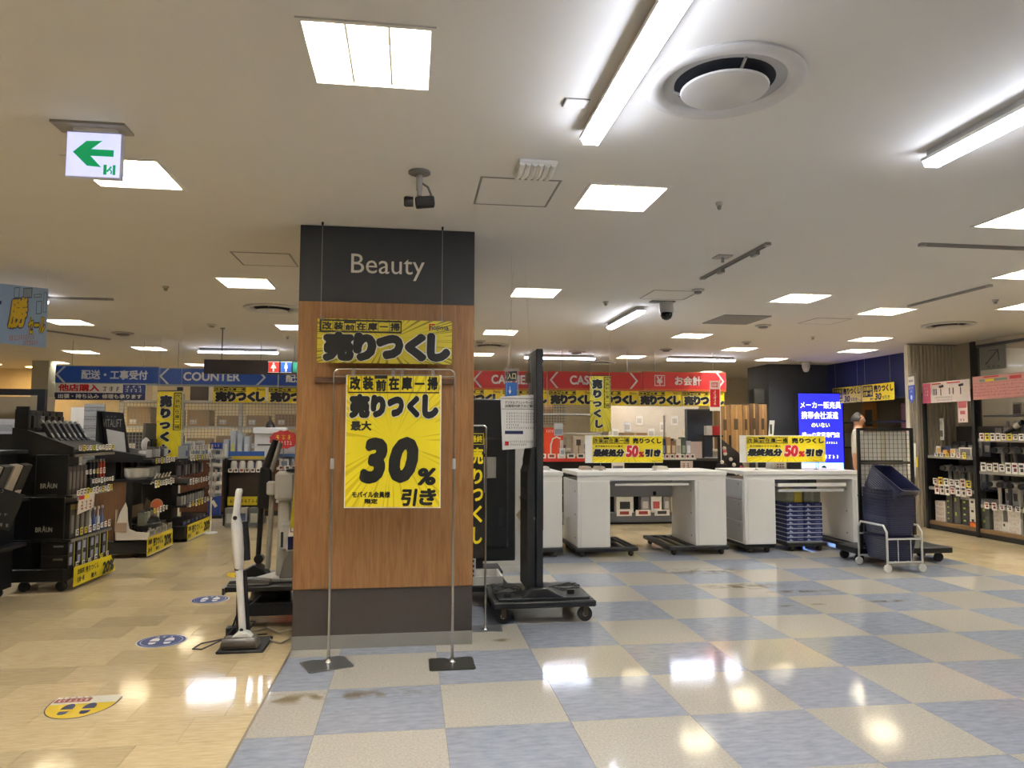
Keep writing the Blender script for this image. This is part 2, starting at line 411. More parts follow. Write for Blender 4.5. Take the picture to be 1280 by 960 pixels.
for k, (z, c) in enumerate(vis):
    if k < 290 and z < 1e8: tile(c[2]-c[0], c[3]-c[1], F_WOOD, 'wood_tile', (c[0]+c[2])/2, (c[1]+c[3])/2)
    else: rest_w.box(c[0]+.001, c[1]+.001, -.0039, c[2]-.001, c[3]-.001, 0)
rest_w.build('further_wood_tiles', F_WOOD, floor)['kind'] = 'stuff'
MB().box(WX-.006, 2.0, -.004, WX+.006, 8.62, .001).build('joint_strip', mat('#6f6250', .4), floor)

# ---- ceiling with openings for the square lamps
SQ = .44
LAMPS = [(-.163, 2.625)]
LAMPS += [(-1.51, y) for y in (4.03, 6.88, 9.72, 12.55)] + [(1.19, y) for y in (4.04, 6.93, 9.76, 12.55)]
LAMPS += [(3.89, y) for y in (4.04, 6.82, 9.68, 12.54)] + [(6.57, y) for y in (6.87, 9.64, 12.55, 15.35)]
LAMPS += [(5.26, y) for y in (5.45, 7.41, 11.1)] + [(7.28, 11.03), (-5.6, 13.28), (-7.0, 15.36)]
LAMPS += [(-4.25, y) for y in (4.03, 6.88, 9.69, 12.55, 15.4)]
LAMPS += [(x, y) for x in (-4.25, -1.51, 1.19, 3.89, 6.57) for y in (1.2,)] + [(6.57, 4.04)]
CEILM = mat('#dcd8d1', .85, var=.02, scale=3)
xs = sorted({X0-.2, X1} | {round(x+s*SQ/2, 4) for x, y in LAMPS for s in (-1, 1)})
ys = sorted({Y0-.2, 14.0} | {round(y+s*SQ/2, 4) for x, y in LAMPS for s in (-1, 1) if y < 14} )
ys2 = sorted({14.0, Y1+.2} | {round(y+s*SQ/2, 4) for x, y in LAMPS for s in (-1, 1) if y > 14})
cm = MB()
def ceil_grid(xs, ys):
    idx = {}
    for x in xs:
        for y in ys: idx[(x, y)] = len(cm.v); cm.v.append((x, y, CEIL))
    for a, b in zip(xs, xs[1:]):
        for c, d in zip(ys, ys[1:]):
            mx_, my_ = (a+b)/2, (c+d)/2
            if any(abs(mx_-lx) < SQ/2 and abs(my_-ly) < SQ/2 for lx, ly in LAMPS): continue
            cm.f.append((idx[a, c], idx[a, d], idx[b, d], idx[b, c]))
ceil_grid(xs, ys); ceil_grid(xs, ys2)
struct('ceiling', cm, CEILM, 'flat off-white shop ceiling with recessed square lamps', 'ceiling')
struct('wall_left', MB().box(X0-.2, Y0, 0, X0, Y1, 3.2), mat('#d9c9a4', .8), 'cream wall far at the left of the shop', 'wall')
struct('wall_back', MB().box(X0, Y1, 0, 13, Y1+.2, 3.2), mat('#e0d2b0', .8), 'warm cream wall at the far end of the shop', 'wall')
struct('wall_front', MB().box(X0, Y0-.2, 0, 13, Y0, 3.2), mat('#bdb6aa', .8), 'plain wall behind the viewpoint', 'wall')
# upper void over the ceiling keeps the lamp housings dark and closed
struct('ceiling_slab', MB().box(X0-.2, Y0-.2, 3.05, 13.2, Y1+.2, 3.2), mat('#55524c', .9), 'concrete slab above the suspended ceiling', 'ceiling')

# ---- square recessed lamps
HOUS = mat('#f4f0e6', .35, var=.02); LOUV = mat('#f4ecd2', .3, var=.02); LFRAME = mat('#d9d5cc', .5)
LAMPE = emit('#fffdf7', SQ_EMIT)
def make_square_lamp():
    t = thing('recessed_ceiling_lamp', 'x', 'ceiling lamp', (0, 0, CEIL), 0, 'square recessed ceiling lamps')
    h = SQ/2; hi = .11
    mb = MB()
    mb.add([(-h,-h,0),(h,-h,0),(h,h,0),(-h,h,0),(-h+.03,-h+.03,hi),(h-.03,-h+.03,hi),(h-.03,h-.03,hi),(-h+.03,h-.03,hi)],
           [(0,1,5,4),(1,2,6,5),(2,3,7,6),(3,0,4,7),(4,5,6,7)])
    mb.build('reflector', HOUS, t)
    fr = MB()
    for a in ((-h-.014,-h-.014,-.006,h+.014,-h+.004,.002),(-h-.014,h-.004,-.006,h+.014,h+.014,.002),(-h-.014,-h,-.006,-h+.004,h,.002),(h-.004,-h,-.006,h+.014,h,.002)): fr.box(*a)
    fr.build('frame', LFRAME, t)
    for k in range(2):
        x = -h+SQ*(k+1)/3
        MB().prism([(x-.004, .002), (x+.004, .002), (x+.009, .07), (x-.009, .07)], -h+.008, h-.008, 'y').build('louver_blade', LOUV, t)
    for k in range(2):
        y = -h+SQ*(k+1)/3
        MB().prism([(y-.002, .012), (y+.002, .012), (y+.011, .072), (y-.011, .072)], -h+.012, h-.012, 'x').build('cross_baffle', LOUV, t)
    for k in range(3):
        x = -h+SQ*(k+.5)/3
        mb = MB(); mb.tube([(x-.018, -h+.06, .09), (x-.018, h-.07, .09), (x-.008, h-.055, .09), (x+.008, h-.055, .09), (x+.018, h-.07, .09), (x+.018, -h+.06, .09)], .012, 6)
        mb.build('lamp_tube', LAMPE, t, smooth=True)
    return t
lamp0 = make_square_lamp()
def lamp_place(x, y):
    if y > 14: return 'in the last row'
    side = 'left of the pillar' if x < -1 else 'right of the pillar'
    return side
LL = {(-.163, 2.625): 'large bright square lamp nearest the viewer, in front of the pillar',
 (-1.51, 4.03): 'square lamp partly behind the green arrow exit sign', (-1.51, 6.88): 'square lamp left of the pillar beside the dark pillar header',
 (-1.51, 9.72): 'square lamp half hidden by the left edge of the pillar header', (-1.51, 12.55): 'square lamp above the dark restroom sign',
 (1.19, 4.04): 'square lamp beside the ceiling hatch and white detector', (1.19, 6.93): 'square lamp just right of the dark pillar header',
 (1.19, 9.76): 'second square lamp beyond the pillar header on the right', (1.19, 12.55): 'square lamp low behind the pillar above the red sign',
 (3.89, 4.04): 'square lamp cut by the right picture edge, highest there', (3.89, 6.82): 'square lamp between the track rail and the grey vent grille',
 (3.89, 9.68): 'square lamp right of the short tube light', (3.89, 12.54): 'square lamp above the red sign between two tube lights',
 (6.57, 6.87): 'square lamp cut by the right picture edge, lowest there', (6.57, 9.64): 'square lamp above the corner of the navy wall, left of the round vent',
 (6.57, 12.55): 'square lamp above the dark pillar and dome camera', (6.57, 15.35): 'farthest square lamp above the right end of the red sign',
 (5.26, 5.45): 'square lamp at the right picture edge, middle one of three there', (5.26, 7.41): 'square lamp next to the slanting ceiling track at right',
 (5.26, 11.1): 'square lamp in front of the long tube light at right', (7.28, 11.03): 'square lamp nearest the navy wall',
 (-5.6, 13.28): 'small far square lamp above the blue counter sign at left', (-7.0, 15.36): 'farthest square lamp over the yellow-lit area',
 (-4.25, 9.69): 'square lamp just right of the hanging sale poster', (-4.25, 12.55): 'far square lamp left of the hanging restroom sign',
 (-4.25, 15.4): 'thin far square lamp above the blue sign', (-4.25, 4.03): 'square lamp outside the left picture edge, nearer', (-4.25, 6.88): 'square lamp outside the left picture edge, further',
 (6.57, 4.04): 'square lamp outside the right picture edge'}
for k, (x, y) in enumerate(LAMPS):
    lb = LL.get((x, y)) or 'square ceiling lamp behind the viewpoint, %s row, %s from the left' % ('near' if y > 0 else 'far', ORD[[-4.25, -1.51, 1.19, 3.89, 6.57].index(x)])
    if k == 0: lamp0.location = (x, y, CEIL); lamp0['label'] = lb
    else: copy_tree(lamp0, None, (x, y, CEIL), label=lb)

# ---- surface tube lights
TUBEE = emit('#e4ecff', TUBE_EMIT)
def make_tube_light(L=1.25):
    t = thing('tube_light', 'x', 'ceiling lamp', (0, 0, CEIL), 0, 'surface-mounted tube lights')
    MB().box(-.035, -L/2+.02, -.035, .035, L/2-.02, 0).build('mounting_channel', mat('#b9b7b2', .5), t)
    MB().prism([(-.05, -.05), (-.05, -.034), (.05, -.034), (.05, -.05)], -L/2, L/2, 'y').build('housing', WHITE, t)
    MB().prism([(-.046, -.05), (-.034, -.075), (.034, -.075), (.046, -.05)], -L/2+.004, L/2-.004, 'y').build('diffuser', TUBEE, t)
    return t
TL = [(.79, 2.5, 0, 'long tube light nearest the viewer, beside the round air vent'), (2.5, 2.53, 0, 'tube light cut by the right picture edge'),
      (2.45, 8.12, 0, 'short-looking tube light pointing into the shop above the dome camera'), (-2.81, 12.35, PI/2, 'crosswise tube light above the dark restroom sign'),
      (2.57, 12.42, PI/2, 'crosswise tube light behind the black display panel top'), (5.12, 12.32, PI/2, 'crosswise tube light above the right half of the red sign'),
      (-4.28, 7.85, PI/2, 'tube light behind the hanging sale poster')]
tl0 = make_tube_light()
for k, (x, y, rz, lb) in enumerate(TL):
    if k == 0: tl0.location = (x, y, CEIL); tl0['label'] = lb
    else: copy_tree(tl0, None, (x, y, CEIL), rz, lb)

# ---- round air diffusers
VENTW = mat('#c9c6c1', .5); VENTD = mat('#14161c', .7)
def make_round_vent():
    t = thing('round_air_vent', 'x', 'air vent', (0, 0, CEIL), 0, 'round ceiling air vents')
    MB().lathe([(.30, 0), (.305, -.012), (.29, -.022), (.25, -.02), (.238, -.012), (.232, .0)], n=40, cap=False).build('outer_ring', VENTW, t, smooth=True)
    MB().lathe([(.234, -.004), (.212, -.0025), (.192, -.002)], n=40, cap=False).build('cone', mat('#aaa8a6', .55), t, smooth=True)
    MB().lathe([(.194, -.0018), (.1, -.0016), (.004, -.0015)], n=32, cap=False).build('duct_shade_disc', VENTD, t)  # flat disc under the ceiling; the duct's inner shade is put into its colour
    MB().lathe([(.01, -.042), (.145, -.043), (.165, -.038), (.169, -.032), (.155, -.025), (.01, -.025)], n=36).build('centre_disc', VENTW, t, smooth=True)
    for k in range(3):
        a = k*2*PI/3+.5
        MB().tube([(.15*math.cos(a), .15*math.sin(a), -.03), (.2*math.cos(a), .2*math.sin(a), -.003)], .006, 6).build('bracket', STEEL, t)
    return t
rv0 = make_round_vent()
RV = [(1.2, 2.62, 'big round white air vent nearest the viewer'), (-1.53, 8.23, 'round air vent left of the pillar header'), (6.66, 8.2, 'round air vent above the ribbed wall at right'), (1.2, 11.2, 'round air vent low behind the pillar'), (3.6, 13.6, 'small far round vent above the red sign')]
for k, (x, y, lb) in enumerate(RV):
    if k == 0: rv0.location = (x, y, CEIL); rv0['label'] = lb
    else: copy_tree(rv0, None, (x, y, CEIL), label=lb)
# ---- hatches: shallow framed panels
def hatch(x0, y0, x1, y1, lb):
    t = thing('ceiling_hatch', lb, 'hatch', ((x0+x1)/2, (y0+y1)/2, CEIL), 0, 'ceiling access hatches'); w, d = (x1-x0)/2, (y1-y0)/2
    fr = MB()
    for a in ((-w,-d,w,-d+.012),(-w,d-.012,w,d),(-w,-d+.012,-w+.012,d-.012),(w-.012,-d+.012,w,d-.012)): fr.box(a[0], a[1], -.003, a[2], a[3], 0)
    fr.build('frame', mat('#8f8b85', .5), t)
    MB().box(-w+.016, -d+.016, -.0025, w-.016, d-.016, 0).build('panel', CEILM, t)
hatch(.355, 3.8, .8, 4.27, 'square access hatch in the ceiling right of the bullet camera')
hatch(2.29, 6.63, 2.76, 7.08, 'square access hatch above the dome camera')
hatch(-1.38, 5.69, -.935, 6.13, 'square access hatch left of the pillar header')
hatch(4.75, 7.95, 5.2, 8.4, 'faint square hatch right of the grey vent grille')
t = thing('vent_grille', 'grey square vent grille in the ceiling', 'air vent', (3.86, 8.22, CEIL))
part('backing', mat('#7d7a75', .7), t, box=(-.29, -.33, -.004, .29, .33, 0))
for k in range(16): part('slat', mat('#9a9792', .6), t, box=(-.285, -.325+k*.041, -.012, .285, -.30+k*.041, -.005))
# ---- small ceiling fittings
def detector(x, y, r, lb, style=0):
    t = thing('smoke_detector', lb, 'detector', (x, y, CEIL), 0, 'small round ceiling detectors')
    MB().lathe([(r, 0), (r, -.012), (r*.8, -.02)], n=20).build('base', mat('#b5b0a8', .5), t, smooth=True)
    MB().lathe([(r*.55, -.02), (r*.6, -.035), (r*.3, -.045)], n=16).build('sensor', mat('#8e8a84', .5), t, smooth=True)
for x, y, r, lb in ((1.803, 4.033, .022, 'tiny sprinkler head right of the near square lamp'), (-2.3, 7.15, .03, 'small sprinkler head left of the hatch'), (-2.52, 9.6, .06, 'small round detector above the restroom sign hanger'),
                    (-1.75, 10.6, .03, 'small sprinkler head beside the restroom sign hanger'), (2.0, 7.3, .03, 'small sprinkler head between square lamp and hatch'), (4.95, 10.2, .07, 'round detector left of the navy wall'),
                    (4.4, 8.6, .1, 'flat round speaker behind the grey vent grille'), (4.1, 11.3, .1, 'flat round speaker above the red sign'), (5.6, 9.5, .03, 'sprinkler head near the navy wall'),
                    (2.7, 6.55, .06, 'flat detector above the hatch by the dome camera'), (5.9, 6.6, .03, 'sprinkler head right of the slanting track'), (-3.95, 10.6, .14, 'flat round vent above the blue counter sign'), (1.0, 10.7, .09, 'round detector low beside the pillar'), (2.75, 11.9, .15, 'flat round vent above the display panel top')):
    detector(x, y, r, lb)
t = thing('ribbed_detector', 'white ribbed box detector in front of the ceiling hatch', 'detector', (.62, 3.62, CEIL))
MB().box(-.1, -.11, -.018, .1, .11, 0).build('base', WHITE, t, .006)
for k in range(6): MB().tube([(-.08+k*.032, -.1, -.022), (-.08+k*.032, 0, -.042), (-.08+k*.032, .1, -.022)], .0155, 8).build('rib', WHITE, t, smooth=True)
t = thing('cover_plate', 'small white cover plate beside the near tube light', 'cover plate', (.665, 2.875, CEIL)); MB().box(-.05, -.035, -.008, .05, .035, 0).build('plate', WHITE, t, .003); MB().box(-.053, -.038, -.003, .053, .038, 0).build('gasket', mat('#77736d', .6), t)
def track(p, q, lb):
    d = Vector(q)-Vector(p); t = thing('lighting_track', lb, 'track', (p[0], p[1], CEIL), math.atan2(d.y, d.x), 'lighting tracks'); l = d.length
    part('rail', mat('#8d8984', .5), t, box=[(0, -.018, -.02, l, -.01, 0), (0, .01, -.02, l, .018, 0)])
    part('channel', mat('#4c4a47', .6), t, box=(0, -.01, -.01, l, .01, 0)); part('end_cap', mat('#a19d97', .5), t, box=[(-.015, -.02, -.022, .03, .02, 0), (l-.03, -.02, -.022, l+.015, .02, 0)])
    return t
tr = track((2.53, 4.85), (2.525, 6.02), 'slanting grey track with two adapters above the hatch')
part('adapter', STEEL, tr, box=[(.15, -.016, -.05, .24, .016, -.02), (.75, -.016, -.05, .83, .016, -.02)])
track((3.63, 4.70), (5.0, 4.69), 'grey track running out of the right picture edge'); track((5.25, 5.93), (5.24, 7.0), 'grey track beside a square lamp at right')
track((-3.75, 7.89), (-3.06, 7.89), 'grey track behind the hanging sale poster'); track((-5.1, 10.1), (-4.4, 11.3), 'far grey track above the blue sign')
t = thing('small_track_spot', 'small square ceiling outlet beside the slanting track', 'outlet', (2.38, 5.28, CEIL)); part('plate', mat('#a7a29b', .5), t, box=(-.06, -.06, -.01, .06, .06, 0)); MB().tube([(0, 0, -.01), (0, 0, -.05)], .012, 8).build('stem', STEEL, t)

# ---- exit sign
t = thing('exit_sign', 'lit white exit sign with a green arrow pointing left', 'exit sign', (-1.42, 3.42, CEIL))
EXW = emit('#cdd0fb', .5); EXG = emit('#0fa060', .3)
part('mounting_plate', mat('#a09a92', .5), t, box=(-.17, -.06, -.012, .14, .06, 0)); part('neck', WHITE, t, box=(-.09, -.02, -.03, .09, .02, -.012))
part('housing', mat('#d8dae6', .4), t, bevel=.004, box=(-.118, -.016, -.242, .118, .016, -.03))
part('light_panel', EXW, t, box=(-.112, -.019, -.236, .112, -.016, -.037))
MB().prism([(-.085, -.128), (-.03, -.075), (.035, -.072), (-.01, -.112), (.085, -.112), (.085, -.142), (-.012, -.142), (.035, -.192), (-.025, -.188)], -.0215, -.019).build('arrow', EXG, t)
part('pictogram', EXG, t, box=[(.045, -.021, -.225, .058, -.019, -.18), (.084, -.021, -.225, .095, -.019, -.18)])
MB().tube([(.078, -.022, -.188), (.07, -.022, -.2), (.06, -.022, -.212)], .004, 5).tube([(.07, -.022, -.2), (.08, -.022, -.21), (.078, -.022, -.222)], .003, 5).build('running_figure', EXG, t)
# ---- cameras
t = thing('bullet_camera', 'black security camera on a grey ceiling bracket before the pillar', 'camera', (.03, 3.78, CEIL), 0)
MB().lathe([(.058, 0), (.058, -.01), (.03, -.018), (.018, -.02)], n=20).build('mounting_disc', mat('#77746f', .5), t, smooth=True)
MB().lathe([(.017, -.02), (.017, -.1), (.013, -.105), (.013, -.13)], n=14).build('stem', mat('#aaa7a1', .4), t, smooth=True)
MB().box(-.04, -.03, -.19, .06, .03, -.14).xf(Matrix.Rotation(-.12, 4, 'Y')).build('body', BLACK, t, .006)
MB().lathe([(.026, -.05), (.028, -.09), (.022, -.1)], (.02, 0, -.163), 14, 'x').build('lens', DARK, t, smooth=True)
MB().tube([(.012, 0, -.06), (.045, 0, -.08), (.062, 0, -.12), (.058, 0, -.16)], .006, 6).build('cable', mat('#6b6862', .5), t, smooth=True)
def dome(x, y, lb, dark=True):
    t = thing('dome_camera', lb, 'camera', (x, y, CEIL), 0, 'dome security cameras')
    part('bracket', mat('#8d8a85', .5), t, box=(-.17, -.05, -.01, .08, .05, 0))
    MB().lathe([(.07, -.01), (.075, -.03), (.075, -.1), (.068, -.12)], n=20).build('body', mat('#c9c7c2', .4), t, smooth=True)
    MB().lathe([(.062, -.12), (.06, -.15), (.045, -.18), (.015, -.195)], n=20).build('dome', mat('#101113', .1) if dark else mat('#d8d6d2', .3), t, smooth=True)
dome(2.62, 7.2, 'dome camera with black glass below the ceiling hatch'); dome(7.45, 12.9, 'white dome camera above the dark pillar and blue screen', False)
# ================================================================== pillar
WOODP = grain_mat('#7f5932', '#9a7046', 5, (9, 9, .7), .4, bump=.04)
t = thing('pillar', 'square pillar clad in brown wood with a dark Beauty header', 'pillar', (-.16, 4.885, 0)); t['kind'] = 'structure'
MB().box(-.57, .0, 0, .57, 1.14, CEIL).build('core', mat('#4a4743', .7), t)
part('header_panel', mat('#34363b', .55), t, bevel=.002, box=(-.577, -.015, 2.245, .577, 1.155, CEIL-.002))
part('wood_cladding', WOODP, t, bevel=.004, box=(-.578, -.02, .377, .578, 1.16, 2.245))
part('lower_panel', mat('#413a36', .5), t, box=(-.574, -.012, .085, .574, 1.152, .377))
part('baseboard', mat('#8d8a85', .5), t, box=(-.576, -.016, 0, .576, 1.156, .085))
part('wood_ledge', grain_mat('#3c2312', '#56351c', 6, (1, 9, 9), .5), t, bevel=.002, box=(-.458, -.045, 1.705, .446, -.02, 1.742))
letters(t, [('Beauty', -.245, 2.40, .24, 2.572)], mat('#d9d4c4', .5), -.0165, 0, name='header_lettering')

# ================================================================== sale banners
def sale_banner(t, w, h, sheet_mat, logo=True, lw=1.0):
    """printed landscape sheet, lower left corner at the thing's origin"""
    part('sheet', sheet_mat, t, box=(0, -.001, 0, w, .001, h))
    bx1 = w*.62
    mb = MB(); rect(mb, w*.015, h*.69, bx1, h*.985, -.0016)
    mb.build('strip', INK, t)
    mb = MB(); n = 7; cw = (bx1-w*.035)/n
    for k in range(n): rect(mb, w*.028+k*cw+.002*w, h*.73, w*.028+(k+1)*cw-.002*w, h*(.945 if k != 2 else .9), -.002)
    mb.build('strip_cells', sheet_mat, t)
    letters(t, [(c, w*.028+k*cw+.006*w, h*(.745 if k != 2 else .74), w*.028+(k+1)*cw-.006*w, h*(.93 if k != 2 else .875)) if c != '一' else (c, w*.028+k*cw+.01*w, h*.825, w*.028+(k+1)*cw-.01*w, h*.855) for k, c in enumerate('改装前在庫一掃')], INK, -.0025, .05*lw)
    xs_ = [(.04, .27, '売', .03, .71), (.262, .435, 'り', .04, .70), (.43, .635, 'つ', .09, .66), (.645, .81, 'く', .05, .70), (.81, .99, 'し', .05, .72)]
    letters(t, [(c, w*a-.008*w, h*z0-.014*h, w*b+.008*w, h*z1+.006*h) for a, b, c, z0, z1 in xs_], PAPER, -.003, .15*lw, name='lettering_outline')
    letters(t, [(c, w*a, h*z0, w*b, h*z1) for a, b, c, z0, z1 in xs_], INK, -.0052, .105*lw, name='headline')
    if logo:
        letters(t, [('nojima', w*.83, h*.76, w*.975, h*.90)], NAVY, -.003, .02, name='logo')
        mb = MB(); rect(mb, w*.826, h*.90, w*.87, h*.93, -.003); rect(mb, w*.826, h*.77, w*.836, h*.93, -.003); mb.build('logo_mark', RED, t)
def sale_banner_v(t, w, h, sheet_mat):
    part('sheet', sheet_mat, t, box=(0, -.001, 0, w, .001, h))
    mb = MB(); rect(mb, w*.66, h*.42, w*.98, h*.985, -.0016); mb.build('strip', INK, t)
    mb = MB()
    for k in range(7): rect(mb, w*.70, h*(.43+.078*k), w*.95, h*(.43+.078*k+.072), -.002)
    mb.build('strip_cells', sheet_mat, t)
    letters(t, [(c, w*.72, h*(.44+.078*(6-k)), w*.93, h*(.44+.078*(6-k)+.055)) if c != '一' else (c, w*.74, h*(.44+.078+.022), w*.92, h*(.44+.078+.03)) for k, c in enumerate('改装前在庫一掃')], INK, -.0025, .02)
    ch = [('売', .10, .765, .60, .945), ('り', .14, .60, .56, .75), ('つ', .12, .44, .56, .545), ('く', .16, .25, .54, .40), ('し', .24, .06, .62, .21)]
    letters(t, [(c, w*a-.02*w, h*z0-.006*h, w*b+.02*w, h*z1+.004*h) for c, a, z0, b, z1 in ch], PAPER, -.003, .14, name='lettering_outline')
    letters(t, [(c, w*a, h*z0, w*b, h*z1) for c, a, z0, b, z1 in ch], INK, -.0052, .1, name='headline')
t = thing('hanging_banner', 'yellow landscape sale banner hung before the wooden pillar', 'banner', (-.605, 4.79, 1.833))
sale_banner(t, .868, .287, BRAYS2)
for x in (.02, .80): MB().tube([(x, 0, .287), (x, 0, CEIL-1.833)], .0012, 5).build('cord', mat('#b8b6b0', .3), t)
for x in (.02, .80): MB().lathe([(.006, CEIL-1.833), (.008, CEIL-1.845), (.003, CEIL-1.86)], (x, 0, 0), 8).build('hook', DARK, t)
for x in (.03, .80): part('clip', CLEAR, t, box=(x-.012, -.004, .275, x+.012, .004, .30))

# ================================================================== poster stand with its poster
rz = -.115
t = thing('poster_stand', 'chrome twin-pole poster stand with flat steel feet before the pillar', 'stand', (-.105, 4.545, 0), rz)
W2 = .372; Hs = 1.775
for s in (-1, 1):
    MB().tube([(s*W2, 0, .02), (s*W2, 0, 1.19)], .008, 10).build('lower_pole', CHROME, t, smooth=True)
    MB().lathe([(.011, 1.16), (.012, 1.17), (.012, 1.215), (.009, 1.225)], (s*W2, 0, 0), 10).build('clamp', mat('#aaaaa8', .4), t, smooth=True)
    MB().lathe([(.022, .006), (.014, .016), (.01, .03), (.0095, .1)], (s*W2, 0, 0), 12).build('socket', CHROME, t, smooth=True)
    c_, s_ = math.cos(.35*(-1 if s < 0 else .15)), math.sin(.35*(-1 if s < 0 else .15))
    b = MB().prism([(-.125, -.115), (.125, -.115), (.135, -.10), (.135, .10), (.12, .115), (.03, .115), (.03, .09), (-.03, .09), (-.03, .115), (-.12, .115), (-.135, .10), (-.135, -.10)], 0, .006, 'z')
    b.xf(Matrix.Translation((s*W2, -.04, 0)) @ Matrix.Rotation(.5 if s < 0 else .12, 4, 'Z'))
    b.build('foot_plate', mat('#8f9192' if s < 0 else '#56564f', .3, .8), t)
def frame_path(w, z0, z1, r, y):
    p = [(-w, y, z0), (-w, y, z1-r)]
    for k in range(1, 6): a = PI-PI/2*k/6; p.append((-w+r+r*math.cos(a), y, z1-r+r*math.sin(a)))
    p += [(-w+r, y, z1), (w-r, y, z1)]
    for k in range(1, 6): a = PI/2-PI/2*k/6; p.append((w-r+r*math.cos(a), y, z1-r+r*math.sin(a)))
    return p + [(w, y, z1-r), (w, y, z0)]
MB().tube(frame_path(W2, 1.2, Hs, .035, 0), .0055, 8).build('upper_frame', CHROME, t, smooth=True)
MB().tube([(-W2+.004, 0, Hs-.045), (W2-.004, 0, Hs-.045)], .004, 8).build('cross_bar', CHROME, t, smooth=True)
PL = [(-.265, 0), (0, 0), (.06, 0), (.245, 0)]
t = thing('sale_poster', 'yellow 30 percent sale poster clipped to the poster stand', 'poster', (-.105, 4.542, .93), rz)
w, h = .575, .802
o = MB()
t2 = t
part('sheet', mat('#efece2', .5), t, box=(-w/2-.006, -.011, -.006, w/2+.006, -.0095, h+.006))
part('print', BRAYS3, t, box=(-w/2, -.0125, 0, w/2, -.011, h))
def P(px, py): return (px-424.5)/118.5*w-w/2, (633-py)/165*h
for x in (-.25, -.005, .05, .24): part('clip', CLEAR, t, box=(x-.01, -.016, h-.012, x+.01, -.004, h+.045))
x0, z0 = P(427, 487.5); x1, z1 = P(545, 468)
mb = MB(); rect(mb, -w/2+.008, z0-.012, w/2-.008, z0-.004, -.0132); rect(mb, -w/2+.008, z1+.001, w/2-.008, z1+.004, -.0132)
cw = (w-.02)/7
for k in range(8): rect(mb, -w/2+.009+k*cw-.001, z0-.008, -w/2+.009+k*cw+.0012, z1+.003, -.0132)
mb.build('rules', INK, t)
letters(t, [(c, -w/2+.010+k*cw+.008, z0+.006 if k != 2 else z0, -w/2+.010+(k+1)*cw-.006, z1-.003 if k != 2 else z1-.022) if c != '一' else (c, -w/2+.01+k*cw+.01, (z0+z1)/2-.007, -w/2+.01+(k+1)*cw-.008, (z0+z1)/2+.006) for k, c in enumerate('改装前在庫一掃')], INK, -.0135, .055)
mb = MB(); rect(mb, -w/2+.012+2*cw, z1-.018, -w/2+.008+3*cw, z1+.003, -.0134); mb.build('rule_patch', INK, t)
ch = []
for c, a, b, za, zb in (('売', 428, 454, 522, 491), ('り', 455, 474, 521, 492), ('つ', 476, 497, 520, 494), ('く', 501, 517, 521, 493), ('し', 520, 541, 522, 491)):
    p, q = P(a, za), P(b, zb); ch.append((c, p[0], p[1], q[0], q[1]))
letters(t, [(c, a-.006, b-.005, d+.006, e+.002) for c, a, b, d, e in ch], PAPER, -.0134, .15, name='lettering_outline')
letters(t, ch, INK, -.0156, .105, name='headline')
def PB(s, a, za, b, zb): p, q = P(a, za), P(b, zb); return (s, p[0], p[1], q[0], q[1])
letters(t, [PB('最大', 430, 537.5, 456.5, 525), PB('モバイル会員様', 433, 621.5, 481, 613.5), PB('限定', 449, 629, 465.5, 622.5)], INK, -.0135, .045)
letters(t, [PB('3', 442, 604, 477, 546), PB('0', 478.5, 603, 516, 545)], INK, -.0138, .064, .18, name='figure_30')
letters(t, [PB('%', 515, 606, 538.5, 584), PB('引', 494.5, 632, 515.5, 610), PB('き', 517.5, 631, 539, 609.5)], INK, -.0138, .05, .12, name='percent_off')

# second stand partly behind the pillar
t = thing('poster_stand', 'chrome poster stand peeking out behind the right pillar edge', 'stand', (.37, 5.2, 0), -.05)
MB().tube(frame_path(.165, .03, 1.435, .02, 0), .007, 8).build('frame', CHROME, t, smooth=True)
for s in (-1, 1): MB().lathe([(.022, .005), (.012, .018), (.008, .05)], (s*.165, 0, 0), 12).build('socket', CHROME, t, smooth=True)
for s in (-1, 1): part('foot_plate', mat('#8d9094', .3, .7), t, box=(s*.165-.11, -.05, 0, s*.165+.12, .12, .005))
t = thing('clearance_poster', 'tall black sale poster with yellow print on the half-hidden stand', 'poster', (.37, 5.2, .5), -.05)
part('sheet', mat('#16140f', .45), t, box=(-.155, -.012, 0, .15, -.0095, .9))
letters(t, [('売', .06, .66, .145, .78), ('り', .07, .52, .14, .63), ('つ', .065, .4, .145, .49), ('く', .075, .25, .14, .37), ('し', .075, .1, .14, .22)], YEL, -.0135, .04, name='headline')
mb = MB(); frame_rect(mb, .045, .80, .148, .88, .004, -.0135); mb.build('rule', YEL, t)
letters(t, [('最終', .055, .815, .14, .865)], YEL, -.0135, .03)

